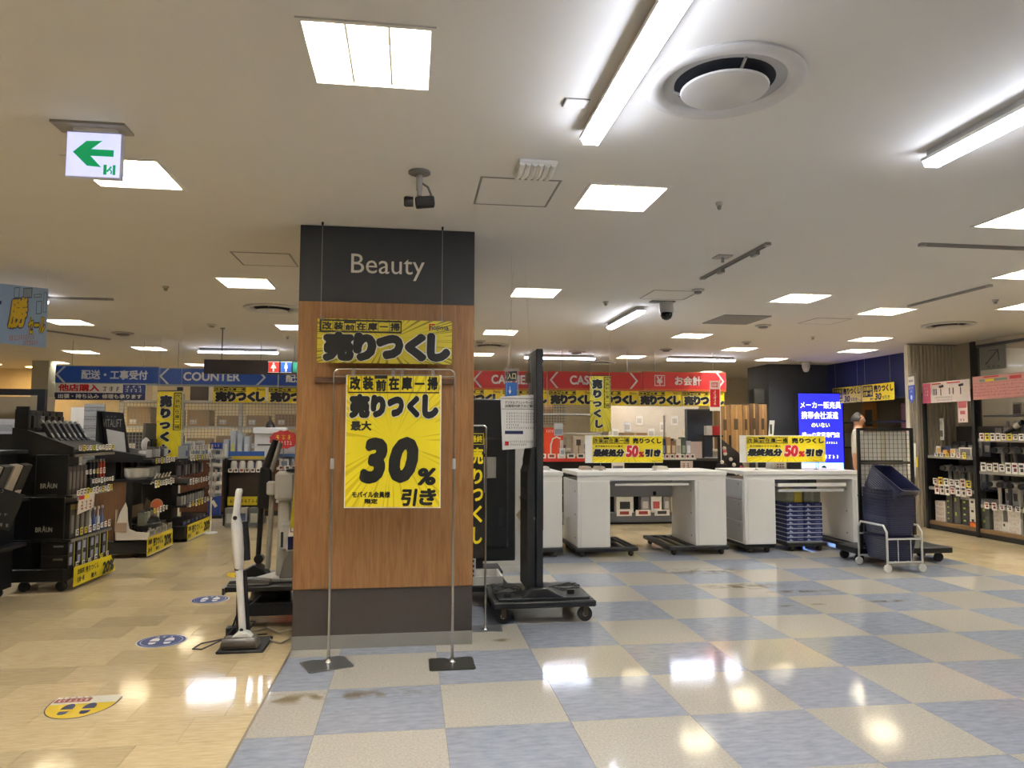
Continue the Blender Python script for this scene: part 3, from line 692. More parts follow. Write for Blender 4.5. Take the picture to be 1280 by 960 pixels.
# ================================================================== dollies
RUB = mat('#0f0f10', .55); DOL = mat('#191a1c', .5); WHEEL = mat('#8a7a68', .5)
def make_dolly(L, D, label, cat='dolly', loc=(0, 0, 0), rz=0, z=.105, group='black furniture dollies', cr=.045):
    t = thing('furniture_dolly', label, cat, loc, rz, group)
    dk = part('deck', DOL, t, bevel=.008, box=[(-L/2, -D/2, z, L/2, -D/2+.055, z+.045), (-L/2, D/2-.055, z, L/2, D/2, z+.045), (-L/2, -D/2+.05, z, -L/2+.055, D/2-.05, z+.045), (L/2-.055, -D/2+.05, z, L/2, D/2-.05, z+.045)])
    n = max(3, int(L/.12))
    for k in range(n):
        x = -L/2+.06+(L-.12)*k/(n-1)
        part('deck_slat', DOL, t, bevel=.004, box=(x-.03, -D/2+.03, z+.018, x+.03, D/2-.03, z+.042))
    for sx in (-1, 1):
        for sy in (-1, 1):
            x, y = sx*(L/2-.075), sy*(D/2-.06)
            c = MB(); c.lathe([(cr*.55, -.017), (cr, -.013), (cr, .013), (cr*.55, .017)], (x, y, cr), 18, 'y')
            cs = c.build('caster', RUB, t, smooth=True)
            MB().lathe([(cr*.35, -.02), (cr*.35, .02)], (x, y, cr), 10, 'y').build('hub', WHEEL, cs)
            f = MB(); f.box(x-.012, y-.026, cr-.01, x+.022, y-.021, z); f.box(x-.012, y+.021, cr-.01, x+.022, y+.026, z); f.box(x-.03, y-.03, z-.006, x+.035, y+.03, z)
            f.build('fork', mat('#50483c', .4, .6), cs)
    return t

# ---- edge-on display panel on its dolly
make_dolly(.76, .66, 'black dolly carrying the tall edge-on display panel', loc=(.985, 5.62, 0), z=.115, cr=.055)
t = thing('display_totem', 'tall black display panel seen edge-on standing on a dolly', 'display', (.985, 5.6, .16))
MB().prism([(-.34, -.27), (.34, -.27), (.34, .28), (-.34, .28)], 0, .02, 'z').build('base_plate', mat('#232427', .35), t, .004)
MB().prism([(-.17, .02), (.15, .02), (.1, .045), (.02, .085), (-.09, .085), (-.13, .045)], -.27, -.1, 'y').build('foot', DARK, t, .006)
part('screen_housing', mat('#1b1d21', .4), t, bevel=.006, box=(-.052, -.215, .06, 0, .17, 1.86))
part('screen_glass', mat('#0a0b0d', .08), t, box=(0, -.2, .5, .004, .16, 1.84))
MB().prism([(-.052, .06), (-.118, .06), (-.118, .93), (-.10, .98), (-.10, 1.02), (-.085, 1.1), (-.052, 1.12)], -.19, .15, 'y').build('rear_casing', mat('#17181b', .5), t, .004)
part('rear_vent', mat('#2b2d31', .4), t, box=(-.121, -.14, .72, -.118, .10, .8)); part('rear_bracket', mat('#7a6a52', .5), t, box=(-.085, .05, 1.62, -.052, .12, 1.70))
part('port', mat('#6b6e72', .4), t, box=(-.07, -.2165, .58, -.062, -.215, .60))
t = thing('power_cable', 'loose black cable coiled over the left side of the display dolly', 'cable', (.72, 5.5, .182), 0, 'loose cables on the display dolly')
def squiggle(n, rx, ry, seed, r=.004, z=.006):
    rd = random.Random(seed); p = []
    for k in range(n): a = k*.9; q = 1-.35*rd.random(); p.append((rx*q*math.cos(a)+rd.uniform(-.03, .03), ry*q*math.sin(a)+rd.uniform(-.03, .03), z+.03*rd.random()))
    return MB().tube(p, r, 6)
squiggle(26, .13, .14, 3).build('cord', RUB, t, smooth=True); part('plug', RUB, t, box=(-.03, -.16, 0, .02, -.13, .03))
t = thing('power_cable', 'loose black cable coiled over the right side of the display dolly', 'cable', (1.2, 5.58, .182), 0, 'loose cables on the display dolly')
squiggle(22, .13, .12, 9).build('cord', RUB, t, smooth=True); part('plug', RUB, t, box=(-.02, -.15, 0, .03, -.12, .03))
# ---- black television seen from behind
make_dolly(.6, .5, 'black dolly under the television beside the pillar', loc=(.45, 6.66, 0), z=.1)
t = thing('television', 'black television on a stand seen from the back beside the pillar', 'television', (.6, 6.66, .147))
part('stand_base', mat('#3a3b3f', .5), t, box=(-.3, -.2, 0, .22, .2, .02)); part('neck', DARK, t, box=(-.06, -.03, .02, .06, .03, .2))
part('housing', mat('#17191d', .55), t, bevel=.01, box=(-.38, -.03, .08, .355, .03, 1.55)); part('rear_bulge', mat('#131519', .6), t, bevel=.02, box=(-.3, -.07, .2, .29, -.03, 1.2))
part('wall_bracket', mat('#bdbdb8', .5), t, bevel=.003, box=(-.02, -.085, .83, .17, -.07, 1.02)); part('bracket_box', mat('#a4a49e', .5), t, bevel=.003, box=(-.02, -.12, .84, .09, -.085, .96))
for z in (.7, 1.05): part('slotted_rail', mat('#8a8b8c', .5), t, box=(.05, -.083, z, .075, -.07, z+.14))
part('cable_panel', DARK, t, box=(.2, -.073, .4, .24, -.069, .56))
t = thing('white_tray', 'white slotted tray lying on a dolly by the pillar', 'tray', (.56, 6.17, .148)); 
part('tray_floor', mat('#d8d6d0', .5), t, box=(-.22, -.2, 0, .2, .14, .015)); part('rim', mat('#d0cec8', .5), t, box=[(-.22, -.2, .015, .2, -.185, .07), (-.22, .125, .015, .2, .14, .07), (-.22, -.185, .015, -.205, .125, .07), (.185, -.185, .015, .2, .125, .07)])
part('slotted_post', mat('#c4c6c9', .45), t, box=(-.06, -.16, .015, -.02, -.12, .36))
for k in range(7): part('slot', DARK, t, box=(-.046, -.1605, .06+k*.04, -.034, -.16, .08+k*.04))
make_dolly(.5, .38, 'low black dolly under the white tray', loc=(.56, 6.15, 0), z=.1)
t = thing('white_board', 'large white board standing behind the black television', 'board', (.95, 7.3, 0)); part('board', mat('#d6d4d0', .5), t, bevel=.004, box=(-.3, -.02, .05, .32, .02, 1.56)); part('kick_strip', WHITE, t, box=(-.3, -.025, 0, .32, .025, .06))
t = thing('crumpled_paper', 'crumpled beige paper taped behind the display panel', 'paper', (1.14, 7.27, .55))
MB().add([(-.06, -.012, .2), (-.03, -.05, .1), (-.09, -.02, .02), (-.02, -.06, -.08), (.04, -.03, -.2), (.07, -.02, .3), (.0, -.05, .24)], [(0, 1, 6), (1, 2, 3), (1, 3, 5), (3, 4, 5), (1, 5, 6)]).build('sheet', mat('#b5a98a', .7), t)
# ---- hanging notice
t = thing('paper_notice', 'white printed notice hanging left of the display panel', 'notice', (.82, 5.5, 1.26), .0)
NP = MB().prism([(-.145, .40), (.145, .42), (.155, .015), (-.128, -.005)], -.002, .002); NP.build('sheet', PAPER, t)
letters(t, [('デジタルプリントサービス', -.11, .345, .125, .368), ('店頭受付終了のご案内', -.11, .318, .125, .341)], INK, -.004, .02, name='heading')
mb = MB(); rect(mb, -.135, .385, .135, .389, -.003); rect(mb, -.135, .305, .137, .308, -.003); mb.build('rules', INK, t)
letters(t, [('~12', -.10, .265, .12, .28), ('~12', -.10, .243, .12, .258), ('~12', -.10, .221, .12, .236), ('~12', -.10, .199, .12, .214), ('~6', -.10, .177, .0, .192), ('~12', -.1, .155, .12, .17)], mat('#4a4a4c', .5), -.004, .0, name='body_text')
mb = MB(); rect(mb, -.11, .115, .03, .14, -.004); mb.build('blue_bar', NAVY, t)
letters(t, [('~12', -.07, .05, .11, .066), ('~8', -.07, .028, .06, .043)], mat('#4a4a4c', .5), -.004, .0, name='footer'); mb = MB(); rect(mb, -.11, .028, -.08, .06, -.004); mb.build('red_square', RED, t)
for x in (-.1, .1): MB().tube([(x, 0, .41), (x*.4, 0, CEIL-1.26)], .0012, 5).build('cord', mat('#c2c0ba', .3), t)
t = thing('entrance_tag', 'blue and white entrance tag hanging above the white notice', 'tag', (.76, 5.52, 1.66))
part('holder', CLEAR, t, box=(-.05, -.003, -.01, .06, .003, .22)); part('blue_card', mat('#1f62b8', .5), t, box=(-.045, -.005, .0, .045, -.003, .11))
MB().prism([(-.04, .12), (.04, .125), (.045, .2), (-.035, .19)], -.006, -.003).build('black_card', DARK, t); letters(t, [('入口', -.03, .135, .036, .185)], mat('#d8d2a0', .5), -.0065, .02)
letters(t, [('↓', -.02, .02, .0, .08)], PAPER, -.006, .04, name='arrow'); MB().tube([(.0, 0, .22), (.0, 0, CEIL-1.66)], .0012, 5).build('cord', mat('#c2c0ba', .3), t)

# ================================================================== stick vacuum on its mat
VW = mat('#e9e7e3', .3); VG = mat('#5a5550', .35)
t = thing('stick_vacuum', 'slim white stick vacuum standing on a black mat before the shelf', 'vacuum cleaner', (-1.06, 4.97, 0))
part('mat', mat('#19181a', .7), t, bevel=.006, box=(-.13, -.13, 0, .16, .2, .018))
MB().prism([(-.11, .02), (.12, .02), (.12, .05), (.10, .085), (-.09, .085), (-.11, .055)], -.11, -.0, 'y').build('floor_head', VG, t, .008)
MB().lathe([(.032, -.1), (.034, -.09), (.034, .1), (.032, .11)], (0, -.085, .055), 16, 'x').build('brush_roller', mat('#4b4440', .35), t, smooth=True)
MB().prism([(-.05, .085), (.08, .085), (.05, .12), (-.01, .12)], -.09, -.02, 'y').build('head_joint', VW, t, .006)
A, B = Vector((.01, -.03, .1)), Vector((-.035, .02, .52))
MB().tube([A, B], [.023, .023], 12).build('wand', VW, t, smooth=True); MB().tube([A+Vector((.03, .03, -.02)), B+Vector((.03, .03, -.05))], .014, 8).build('rear_pipe', BLACK, t, smooth=True)
MB().lathe([(.027, 0), (.027, .012)], (-.036, .02, .49), 12).build('release_ring', BLACK, t)
def ell(c, a, b, n=14): return [(c[0]+a*math.cos(2*PI*k/n), c[1]+b*math.sin(2*PI*k/n), c[2]) for k in range(n)]
MB().hull([ell((-.034, .02, .5), .024, .03), ell((-.036, .02, .54), .03, .04), ell((-.042, .02, .62), .036, .045), ell((-.055, .02, .78), .036, .045), ell((-.06, .02, .82), .03, .036), ell((-.06, .02, .85), .024, .028), ell((-.05, .02, .97), .022, .026), ell((-.046, .02, 1.0), .024, .028), ell((-.045, .02, 1.015), .018, .02)]).build('body', VW, t, smooth=True)
MB().hull([ell((-.0, .05, .55), .03, .03), ell((-.012, .06, .66), .034, .034), ell((-.022, .055, .80), .028, .03)]).build('dust_cup', mat('#2a2a2d', .25), t, smooth=True)
MB().lathe([(.014, -.05), (.012, -.056)], (-.058, .026, .83), 12, 'y').build('power_button', DARK, t); MB().lathe([(.012, -.06), (.01, -.065)], (.006, .01, .125), 10, 'y').build('hinge', DARK, t)
MB().tube([(.03, .0, .1), (.06, .1, .14), (-.06, .2, .12), (-.14, .1, .03), (-.24, -.02, .006), (-.3, .0, .005), (-.28, .12, .005), (-.1, .26, .005), (.1, .3, .005)], .005, 6).build('power_cord', mat('#3a3430', .5), t, smooth=True)
t = thing('power_adapter', 'black power plug lying behind the stick vacuum', 'adapter', (-1.18, 5.24, 0)); part('body', BLACK, t, bevel=.006, box=(-.04, -.03, 0, .03, .03, .07)); MB().tube([(0, 0, .07), (.03, .0, .16), (.1, .05, .2), (.16, .12, .25)], .006, 6).build('cord', BLACK, t, smooth=True)
t = thing('beige_cable', 'beige cable looping on the floor by the pillar foot', 'cable', (-.82, 5.1, 0)); MB().tube([(-.12, .1, .01), (-.08, -.02, .012), (.0, -.08, .01), (.06, -.02, .03), (.05, .1, .05), (-.05, .14, .02), (-.16, .3, .01), (-.3, .2, .008)], .007, 6).build('cord', mat('#a39a86', .5), t, smooth=True)

# ---- vacuum display shelf left of the pillar
t = thing('display_stand', 'low black display stand for vacuums left of the pillar', 'display stand', (-1.0, 5.7, 0))
part('top_shelf', mat('#17181a', .35), t, bevel=.004, box=(-.27, -.33, .27, .2, .3, .305)); part('rear_board', DARK, t, box=(.2, -.33, .0, .235, .3, 1.5))
part('lower_beam', DARK, t, bevel=.004, box=(-.2, -.28, .09, .2, -.2, .18)); part('lower_shelf', DARK, t, box=(-.2, -.2, .10, .2, .3, .13))
for x, y in ((-.2, -.28), (-.2, .25)): part('leg', DARK, t, box=(x, y, 0, x+.04, y+.04, .27))
part('shelf_lip', mat('#3a3a3d', .3), t, box=(-.285, -.34, .255, -.27, .3, .3))
t = thing('robot_dock', 'dark round vacuum dock under the black display stand', 'vacuum cleaner', (-1.02, 5.72, .13)); MB().lathe([(.14, 0), (.15, .02), (.14, .09), (.08, .12)], n=20).build('body', mat('#2b2723', .4), t, smooth=True)
part('front_plate', mat('#5a554e', .4), t, box=(-.04, -.155, .02, .06, -.14, .08))
# light grey tower vacuum
G1 = mat('#b9b5ad', .35); G2 = mat('#8f8b84', .4)
t = thing('tower_vacuum', 'light grey cordless vacuum docked on its tower beside the pillar', 'vacuum cleaner', (-.91, 5.62, .305))
MB().prism([(-.24, -.12), (.1, -.12), (.1, .14), (-.1, .14)], 0, .03, 'z').build('foot', G1, t, .006)
MB().prism([(-.06, .03), (.05, .03), (.03, .62), (-.05, .62)], -.03, .05, 'y').build('tower', G1, t, .01)
part('dust_station', mat('#c3c0b9', .35), t, bevel=.02, box=(-.02, -.13, .22, .10, .04, .43)); part('station_window', DARK, t, box=(-.01, -.132, .25, .008, -.13, .36))
part('main_body', mat('#bdb9b2', .35), t, bevel=.02, box=(-.07, -.09, .58, .075, .03, .79)); part('side_box', G1, t, bevel=.012, box=(-.13, -.08, .62, -.07, -.01, .72)); part('cap', BLACK, t, bevel=.004, box=(.01, -.09, .79, .1, .02, .81))
MB().tube([(-.12, 0, .08), (-.10, 0, .62)], .02, 10).build('wand', G2, t, smooth=True); MB().tube([(.085, 0, .36), (.085, 0, .8)], .016, 8).build('charging_rail', G2, t, smooth=True)
MB().prism([(-.02, .03), (.09, .03), (.1, .2), (.05, .24), (0, .1)], -.12, -.06).build('brush_head', mat('#76726c', .4), t, .006)
t = thing('stick_vacuum', 'tall black and grey stick vacuum leaning behind the white one', 'vacuum cleaner', (-1.1, 5.82, .305))
MB().tube([(-.04, 0, .1), (-.02, 0, .62)], .02, 10).build('wand', BLACK, t, smooth=True); MB().prism([(-.05, .5), (.045, .5), (.06, .64), (.05, .8), (-.03, .82), (-.045, .7)], -.05, .05).build('body', mat('#1d1d20', .35), t, .012)
MB().tube([(0, 0, .8), (.07, 0, 1.02)], [.03, .024], 10).build('handle', BLACK, t, smooth=True); MB().tube([(.045, -.02, .78), (.11, -.02, 1.0)], .018, 8).build('battery', G2, t, smooth=True)
MB().lathe([(.04, -.04), (.045, 0), (.04, .04)], (.07, -.03, .66), 14, 'y').build('cyclone', mat('#3b3a3d', .3), t, smooth=True)
MB().lathe([(.035, -.03), (.035, .03)], (-.03, 0, .12), 12, 'y').build('joint', BLACK, t); MB().prism([(-.19, 0), (.05, 0), (.02, .05), (-.05, .09), (-.16, .03)], -.09, .07).build('floor_head', BLACK, t, .008)
t = thing('flat_brush_head', 'dark flat vacuum head lying on the display stand shelf', 'vacuum head', (-1.13, 5.46, .305)); MB().prism([(-.14, 0), (.16, 0), (.15, .03), (.02, .045), (-.12, .035)], -.05, .05).build('head', mat('#4c4a48', .3), t, .006); part('strip', G2, t, box=(-.13, -.052, .005, .15, -.05, .014))
# leaning price boards at the pillar edge
t = thing('price_board', 'white and blue price board leaning at the left pillar edge', 'price board', (-.825, 5.36, .55), .25)
MB().prism([(-.035, 0), (.03, 0), (.06, .42), (.02, .42)], -.004, .004).build('sheet', PAPER, t); part('blue_panel', NAVY, t, box=(-.025, -.007, .01, .02, -.004, .10))
mb = MB(); frame_rect(mb, -.01, .13, .03, .2, .005, -.006); frame_rect(mb, .0, .22, .038, .32, .005, -.006); mb.build('print', mat('#8a3020', .5), t)
t = thing('price_board', 'narrow yellow price strip hanging at the left pillar edge', 'price board', (-.77, 5.1, .75), .5); MB().prism([(-.03, 0), (.02, -.02), (.045, .3), (.04, .75), (.0, .75), (.0, .3)], -.002, .002).build('sheet', mat('#c9bf3c', .5), t); part('header', PAPER, t, box=(0, -.004, .68, .04, -.002, .80))

# ================================================================== floor stickers
t = thing('floor_sticker', 'yellow half-round floor sticker with dark footprints and red text', 'sticker', (-1.635, 4.03, .0005), .04)
def half(r, n=20, y0=.11): return [(-r, y0)] + [(-r*math.cos(PI*k/n), y0-.06-(r*1.3)*math.sin(PI*k/n)) for k in range(n+1)] + [(r, y0)]
MB().prism(half(.165), 0, .0012, 'z').build('border', NAVY, t); MB().prism(half(.158, y0=.105), .0012, .0018, 'z').build('yellow_field', mat('#d9b91c', .35), t)
MB().box(-.155, .04, .0018, .155, .145, .0022).build('text_panel', mat('#d8d3c4', .4), t); MB().box(-.15, .065, .0022, .02, .118, .0026).build('red_panel', mat('#8a2a24', .4), t)
letters(t, [('~6', -.14, .075, .015, .108)], PAPER, .003, .02, name='lettering', flat=True); letters(t, [('~5', -.14, .122, .02, .14)], INK, .003, .02, name='small_lettering', flat=True)
def foot(mb, cx, cy, s, z): 
    n = 18; p = []
    for k in range(n):
        a = 2*PI*k/n; y = math.sin(a); x = math.cos(a)*(1+.18*math.sin(a)); p.append((cx+.38*s*x*(1 if y > -.2 else .8), cy+s*y))
    return mb.prism([q for q in p if q[1] > cy-.28*s], z, z+.0006, 'z').prism([(cx-.3*s, cy-.38*s), (cx+.3*s, cy-.38*s), (cx+.28*s, cy-.8*s), (cx+.12*s, cy-.98*s), (cx-.12*s, cy-.98*s), (cx-.28*s, cy-.8*s)], z, z+.0006, 'z')
for x in (-.05, .05): foot(MB(), x, -.035, .075, .0018).build('footprint', NAVY, t)
def round_sticker(cx, cy, r, lb):
    t = thing('floor_sticker', lb, 'sticker', (cx, cy, .0005), .05, 'round blue footprint stickers')
    MB().lathe([(r, 0), (r, .0010)], n=32).build('border', mat('#d4d4da', .4), t); MB().lathe([(r*.95, .001), (r*.95, .0016)], n=32).build('rim', mat('#1f2f6e', .4), t)
    MB().lathe([(r*.84, .0016), (r*.84, .002)], n=32).build('ring', mat('#c9cbd4', .4), t); MB().lathe([(r*.81, .002), (r*.81, .0024)], n=32).build('field', mat('#22326f', .4), t)
    for x in (-.3, .3): foot(MB(), x*r, -.05*r, r*.48, .0024).build('footprint', PAPER, t)
    letters(t, [('~3', -r*.4, r*.5, r*.4, r*.7)], PAPER, .0028, .02, flat=True)
round_sticker(-1.62, 5.2, .155, 'blue round footprint sticker nearest the viewer'); round_sticker(-1.63, 6.42, .15, 'blue round footprint sticker beside the vacuum stand')
t = thing('floor_sticker', 'small far yellow floor sticker behind the stick vacuum', 'sticker', (-1.6, 7.5, .0005), .04); MB().prism(half(.165), 0, .0012, 'z').build('field', mat('#d9b91c', .35), t); MB().box(.0, .0, .0012, .155, .1, .002).build('panel', mat('#51607c', .4), t)
for x in (-.05, .05): foot(MB(), x, -.035, .06, .0013).build('footprint', NAVY, t)
# hanging sale poster at top left
t = thing('hanging_poster', 'light blue winning sale poster hanging at the left picture edge', 'poster', (-3.02, 6.5, 2.08), -.42)
SB = sheet_mat('#c0d6f4')
MB().prism([(-.85, .10), (0, 0), (0, .50), (-.85, .62)], -.001, .001).build('sheet', SB, t)
letters(t, [('勝', -.43, .17, -.2, .45)], mat('#1b2c66', .5), -.003, .13, .15, name='headline_outline'); letters(t, [('勝', -.42, .18, -.21, .44)], mat('#f0cf1e', .5), -.004, .04, .15, name='headline')
letters(t, [('セール', -.2, .12, -.01, .27)], mat('#1b2c66', .5), -.003, .12, .1, name='subline_outline'); letters(t, [('セール', -.195, .125, -.015, .265)], mat('#f0cf1e', .5), -.004, .04, .1, name='subline')
letters(t, [('~1', -.66, .2, -.45, .44)], mat('#1b2c66', .5), -.003, .13, .15, name='headline_outline'); letters(t, [('~1', -.65, .21, -.46, .43)], mat('#e0641c', .5), -.004, .05, .15, name='headline')
letters(t, [('~11', -.40, .075, -.12, .12), ('~7', -.25, .03, -.08, .07)], mat('#d8572a', .5), -.003, .03, name='caption')
mb = MB(); frame_rect(mb, -.37, .44, -.31, .53, .006, -.003); rect(mb, -.27, .43, -.17, .52, -.003); frame_rect(mb, -.15, .43, -.07, .46, .005, -.003); frame_rect(mb, -.12, .29, -.06, .4, .006, -.003); frame_rect(mb, -.045, .3, -.01, .47, .004, -.003); mb.build('appliance_pictures', mat('#4d5a78', .5), t)
part('screen_picture', mat('#9fb0c8', .5), t, box=(-.262, -.0042, .44, -.178, -.003, .512))
for x in (-.8, -.02): MB().tube([(x, 0, .5 if x > -.5 else .61), (x, 0, CEIL-2.08)], .0012, 5).build('cord', mat('#c2c0ba', .3), t)
# ================================================================== right-hand walls
NAVYW = mat('#161d52', .6)
struct('wall_right', MB().box(8.27, Y0, 0, 8.35, 6.6, CEIL), mat('#b9b2a4', .7), 'plain wall along the right side out of view', 'wall')
def strc(o): o['kind'] = 'structure'; return o
t = strc(thing('wall_navy', 'navy bulkhead high on the right wall above the back room opening', 'wall', (8.2, 10.13, 0)))
part('bulkhead', NAVYW, t, box=(0, 0, 2.02, .1, 3.97, CEIL)); part('soffit', mat('#3c3a38', .7), t, box=(0, 0, 2.0, .1, 3.97, 2.02))
t = strc(thing('wall_ribbed', 'beige vertically ribbed wall block at the right', 'wall', (7.45, 10.05, 0)))
part('core', mat('#a59a88', .7), t, box=(.02, .03, 0, .82, .07, CEIL))
n = 13
for k in range(n):
    x = .03+k*.79/n
    MB().prism([(x, .03), (x+.008, .0), (x+.036, .0), (x+.05, .03)], 0, CEIL-.02, 'z').build('rib', mat('#b5ab98', .65), t)
part('corner_post', mat('#cfc8ba', .6), t, box=(0, -.01, 0, .03, .07, CEIL)); part('cornice', mat('#8d8272', .6), t, box=(0, -.02, CEIL-.02, .82, .03, CEIL))
t = strc(thing('window_1', 'glazed shopfront opening with a dark post at the right edge', 'window', (8.27, 9.75, 0)))
part('side_panel', mat('#aba08d', .7), t, box=(0, 0, 0, .06, .31, CEIL)); part('post', mat('#2f2d2b', .4), t, box=(-.02, -.1, 0, .06, 0, CEIL))
part('header', mat('#b9ad98', .7), t, box=(0, -3.15, 2.7, .08, -.1, CEIL)); part('post', mat('#2f2d2b', .4), t, box=(-.02, -3.25, 0, .06, -3.15, CEIL))
part('rail', mat('#55514c', .4), t, box=(.0, -3.15, 2.66, .05, -.1, 2.70)); part('pane', mat('#cfd8d8', .05, alpha=.12), t, box=(.02, -3.15, .02, .03, -.1, 2.66))
# corridor beyond
struct('ceiling_corridor', MB().box(8.35, 5, 2.85, 13, 11.0, 2.95), mat('#cbb996', .8), 'warm lit corridor ceiling beyond the glazed front', 'ceiling')
struct('wall_corridor', MB().box(12.9, Y0, 0, 13.1, Y1, 3.05), mat('#c9b48c', .8), 'cream corridor wall beyond the glazed front', 'wall')
struct('wall_partition', MB().box(8.35, 11.0, 0, 12.9, 11.12, 3.05), mat('#b9a98a', .8), 'partition between the corridor and the back room', 'wall')
struct('wall_backroom', MB().box(9.6, 11.12, 0, 9.7, Y1, 3.05), mat('#8f8674', .8), 'dim beige wall inside the back room behind the navy bulkhead', 'wall')
t = thing('corridor_tube_light', 'tube light in the corridor beyond the glazed front', 'ceiling lamp', (10.6, 10.4, 2.85)); part('housing', WHITE, t, box=(-.5, -.05, -.06, .9, .05, 0)); part('diffuser', emit('#eef2ff', 12), t, box=(-.49, -.045, -.09, .89, .045, -.06))
for x, y, lb in ((9.3, 9.75, 'small round downlight in the corridor beside the arrow sign'), (10.9, 9.4, 'small round downlight far along the corridor')):
    t = thing('downlight', lb, 'ceiling lamp', (x, y, 2.85), 0, 'corridor downlights'); MB().lathe([(.09, 0), (.09, -.01), (.07, -.012)], n=20, cap=False).build('rim', WHITE, t); MB().lathe([(.07, -.004), (.07, -.006)], n=16).build('lens', emit('#fff2d8', 25), t)
t = thing('corridor_sign', 'grey hanging sign with a slanting arrow beyond the glass', 'sign', (8.45, 9.78, 2.34), -PI/2+.0)
part('board', mat('#a79f90', .5), t, box=(0, 0, 0, .46, .02, .34)); MB().tube([(.1, -.004, .08), (.33, -.004, .27)], .007, 5).tube([(.17, -.004, .275), (.34, -.004, .28), (.35, -.004, .12)], .007, 5).build('arrow', DARK, t); letters(t, [('~3', .12, .02, .38, .055)], DARK, -.003, .0)
for x in (.05, .41): MB().tube([(x, .01, .34), (x, .01, .51)], .004, 5).build('hanger', STEEL, t)

# dark block behind the registers with the lit blue screen
t = strc(thing('wall_dark', 'dark charcoal wall block behind the blue screen', 'wall', (6.95, 13.4, 0))); part('block', mat('#3a3c46', .6), t, box=(0, 0, 0, 1.35, .9, CEIL)); part('base', DARK, t, box=(-.01, -.01, 0, 1.36, .91, .1))
t = thing('digital_screen', 'tall lit blue screen with white text beside the dark wall', 'screen', (7.28, 12.9, .3))
part('casing', DARK, t, box=(-.03, 0, 0, .92, .06, 1.87)); SCRB = emit('#2526e8', 1.25, '#101040'); SCRW = emit('#eef0ff', 1.3); SCRL = emit('#9fd0f5', 1.2)
part('panel', SCRB, t, box=(0, -.004, .35, .89, 0, 1.85)); part('video_strip', SCRL, t, box=(.03, -.007, .38, .88, -.004, .54)); part('video_divider', mat('#203040', .4), t, box=(.36, -.0085, .38, .375, -.007, .54))
letters(t, [('メーカー販売員', .03, 1.57, .86, 1.70), ('携帯会社派遣', .05, 1.37, .80, 1.51), ('のいない', .25, 1.21, .62, 1.30), ('唯一の家電専門店', .06, 1.02, .82, 1.12), ('~12', .2, .9, .78, .94), ('~4', .5, .62, .80, .69)], SCRW, -.006, .012)
MB().lathe([(.06, -.0085), (.06, -.0075)], (.48, 0, .43), 16, 'y').build('video_face', mat('#1a1a20', .5), t)
t = thing('screen_trolley', 'black trolley carrying the lit blue screen', 'trolley', (7.28, 12.9, 0)); part('base', DARK, t, box=(-.1, -.2, .08, 1.0, .4, .12)); part('column', DARK, t, box=(.35, .06, .12, .5, .12, .9))
for x in (-.05, .9): MB().lathe([(.04, -.02), (.04, .02)], (x, -.1, .04), 12, 'y').build('caster', RUB, t)
for x in (-.05, .9): MB().lathe([(.04, -.02), (.04, .02)], (x, .3, .04), 12, 'y').build('caster', RUB, t)
# banners under the bulkhead
for k, (y0, lb, sm) in enumerate(((13.12, 'darker yellow 30 percent banner beside the blue screen', BRAYS2), (12.2, 'bright yellow 30 percent banner nearest the ribbed wall', BRAYS3))):
    t = thing('hanging_banner', lb, 'banner', (8.12, y0, 1.97), -PI/2, 'yellow 30 percent banners'); w, h = .9, .30
    part('sheet', sm, t, box=(0, -.001, 0, w, .001, h)); mb = MB(); rect(mb, .03, .08, .32, .28, -.002); mb.build('black_block', INK, t)
    letters(t, [('改装前', .05, .19, .30, .265), ('在庫一掃', .05, .10, .30, .175)], sm, -.003, .02, name='block_lettering'); letters(t, [('売りつくし', .35, .15, .88, .28)], INK, -.003, .06, name='headline')
    letters(t, [('30', .37, .015, .56, .135)], INK, -.003, .04, .15, name='figure_30'); letters(t, [('最大', .24, .02, .35, .06), ('%引き', .58, .02, .78, .09)], INK, -.003, .02)
    for x in (.1, .8): MB().tube([(x, 0, h), (x, 0, CEIL-1.97)], .0012, 5).build('cord', mat('#c2c0ba', .3), t)
# back room posters and shelf seen under the bulkhead
t = thing('wall_poster', 'warm orange poster hanging in the back room left of the staff member', 'poster', (9.58, 14.4, 1.35), -PI/2); part('sheet', mat('#d08a3c', .5), t, box=(0, -.002, 0, .5, .002, .7)); part('picture', mat('#4a4a52', .5), t, box=(.1, -.004, .2, .35, -.002, .55))
t = thing('wall_poster', 'salmon poster with a number hanging right of the staff member', 'poster', (9.0, 12.35, 1.35), -PI/2); part('sheet', mat('#c98a70', .5), t, box=(0, -.002, 0, .62, .002, .6)); letters(t, [('%', .2, .15, .45, .4)], mat('#f0e6da', .5), -.004, .0)
t = thing('storage_rack', 'dark storage rack in the back room behind the staff member', 'rack', (8.75, 11.5, 0)); 
for z in (.1, .6, 1.1, 1.6): part('shelf', mat('#4b463e', .6), t, box=(0, 0, z, .4, 2.4, z+.03))
for y in (0, 2.36): part('upright', DARK, t, box=(0, y, 0, .04, y+.04, 2.0))
for k in range(6): part('storage_bin', mat(['#c6a56a', '#8d8376', '#d8d3c8'][k % 3], .6), t, box=(.03, .1+k*.38, 1.13 if k % 2 else .63, .36, .4+k*.38, 1.4 if k % 2 else .95))

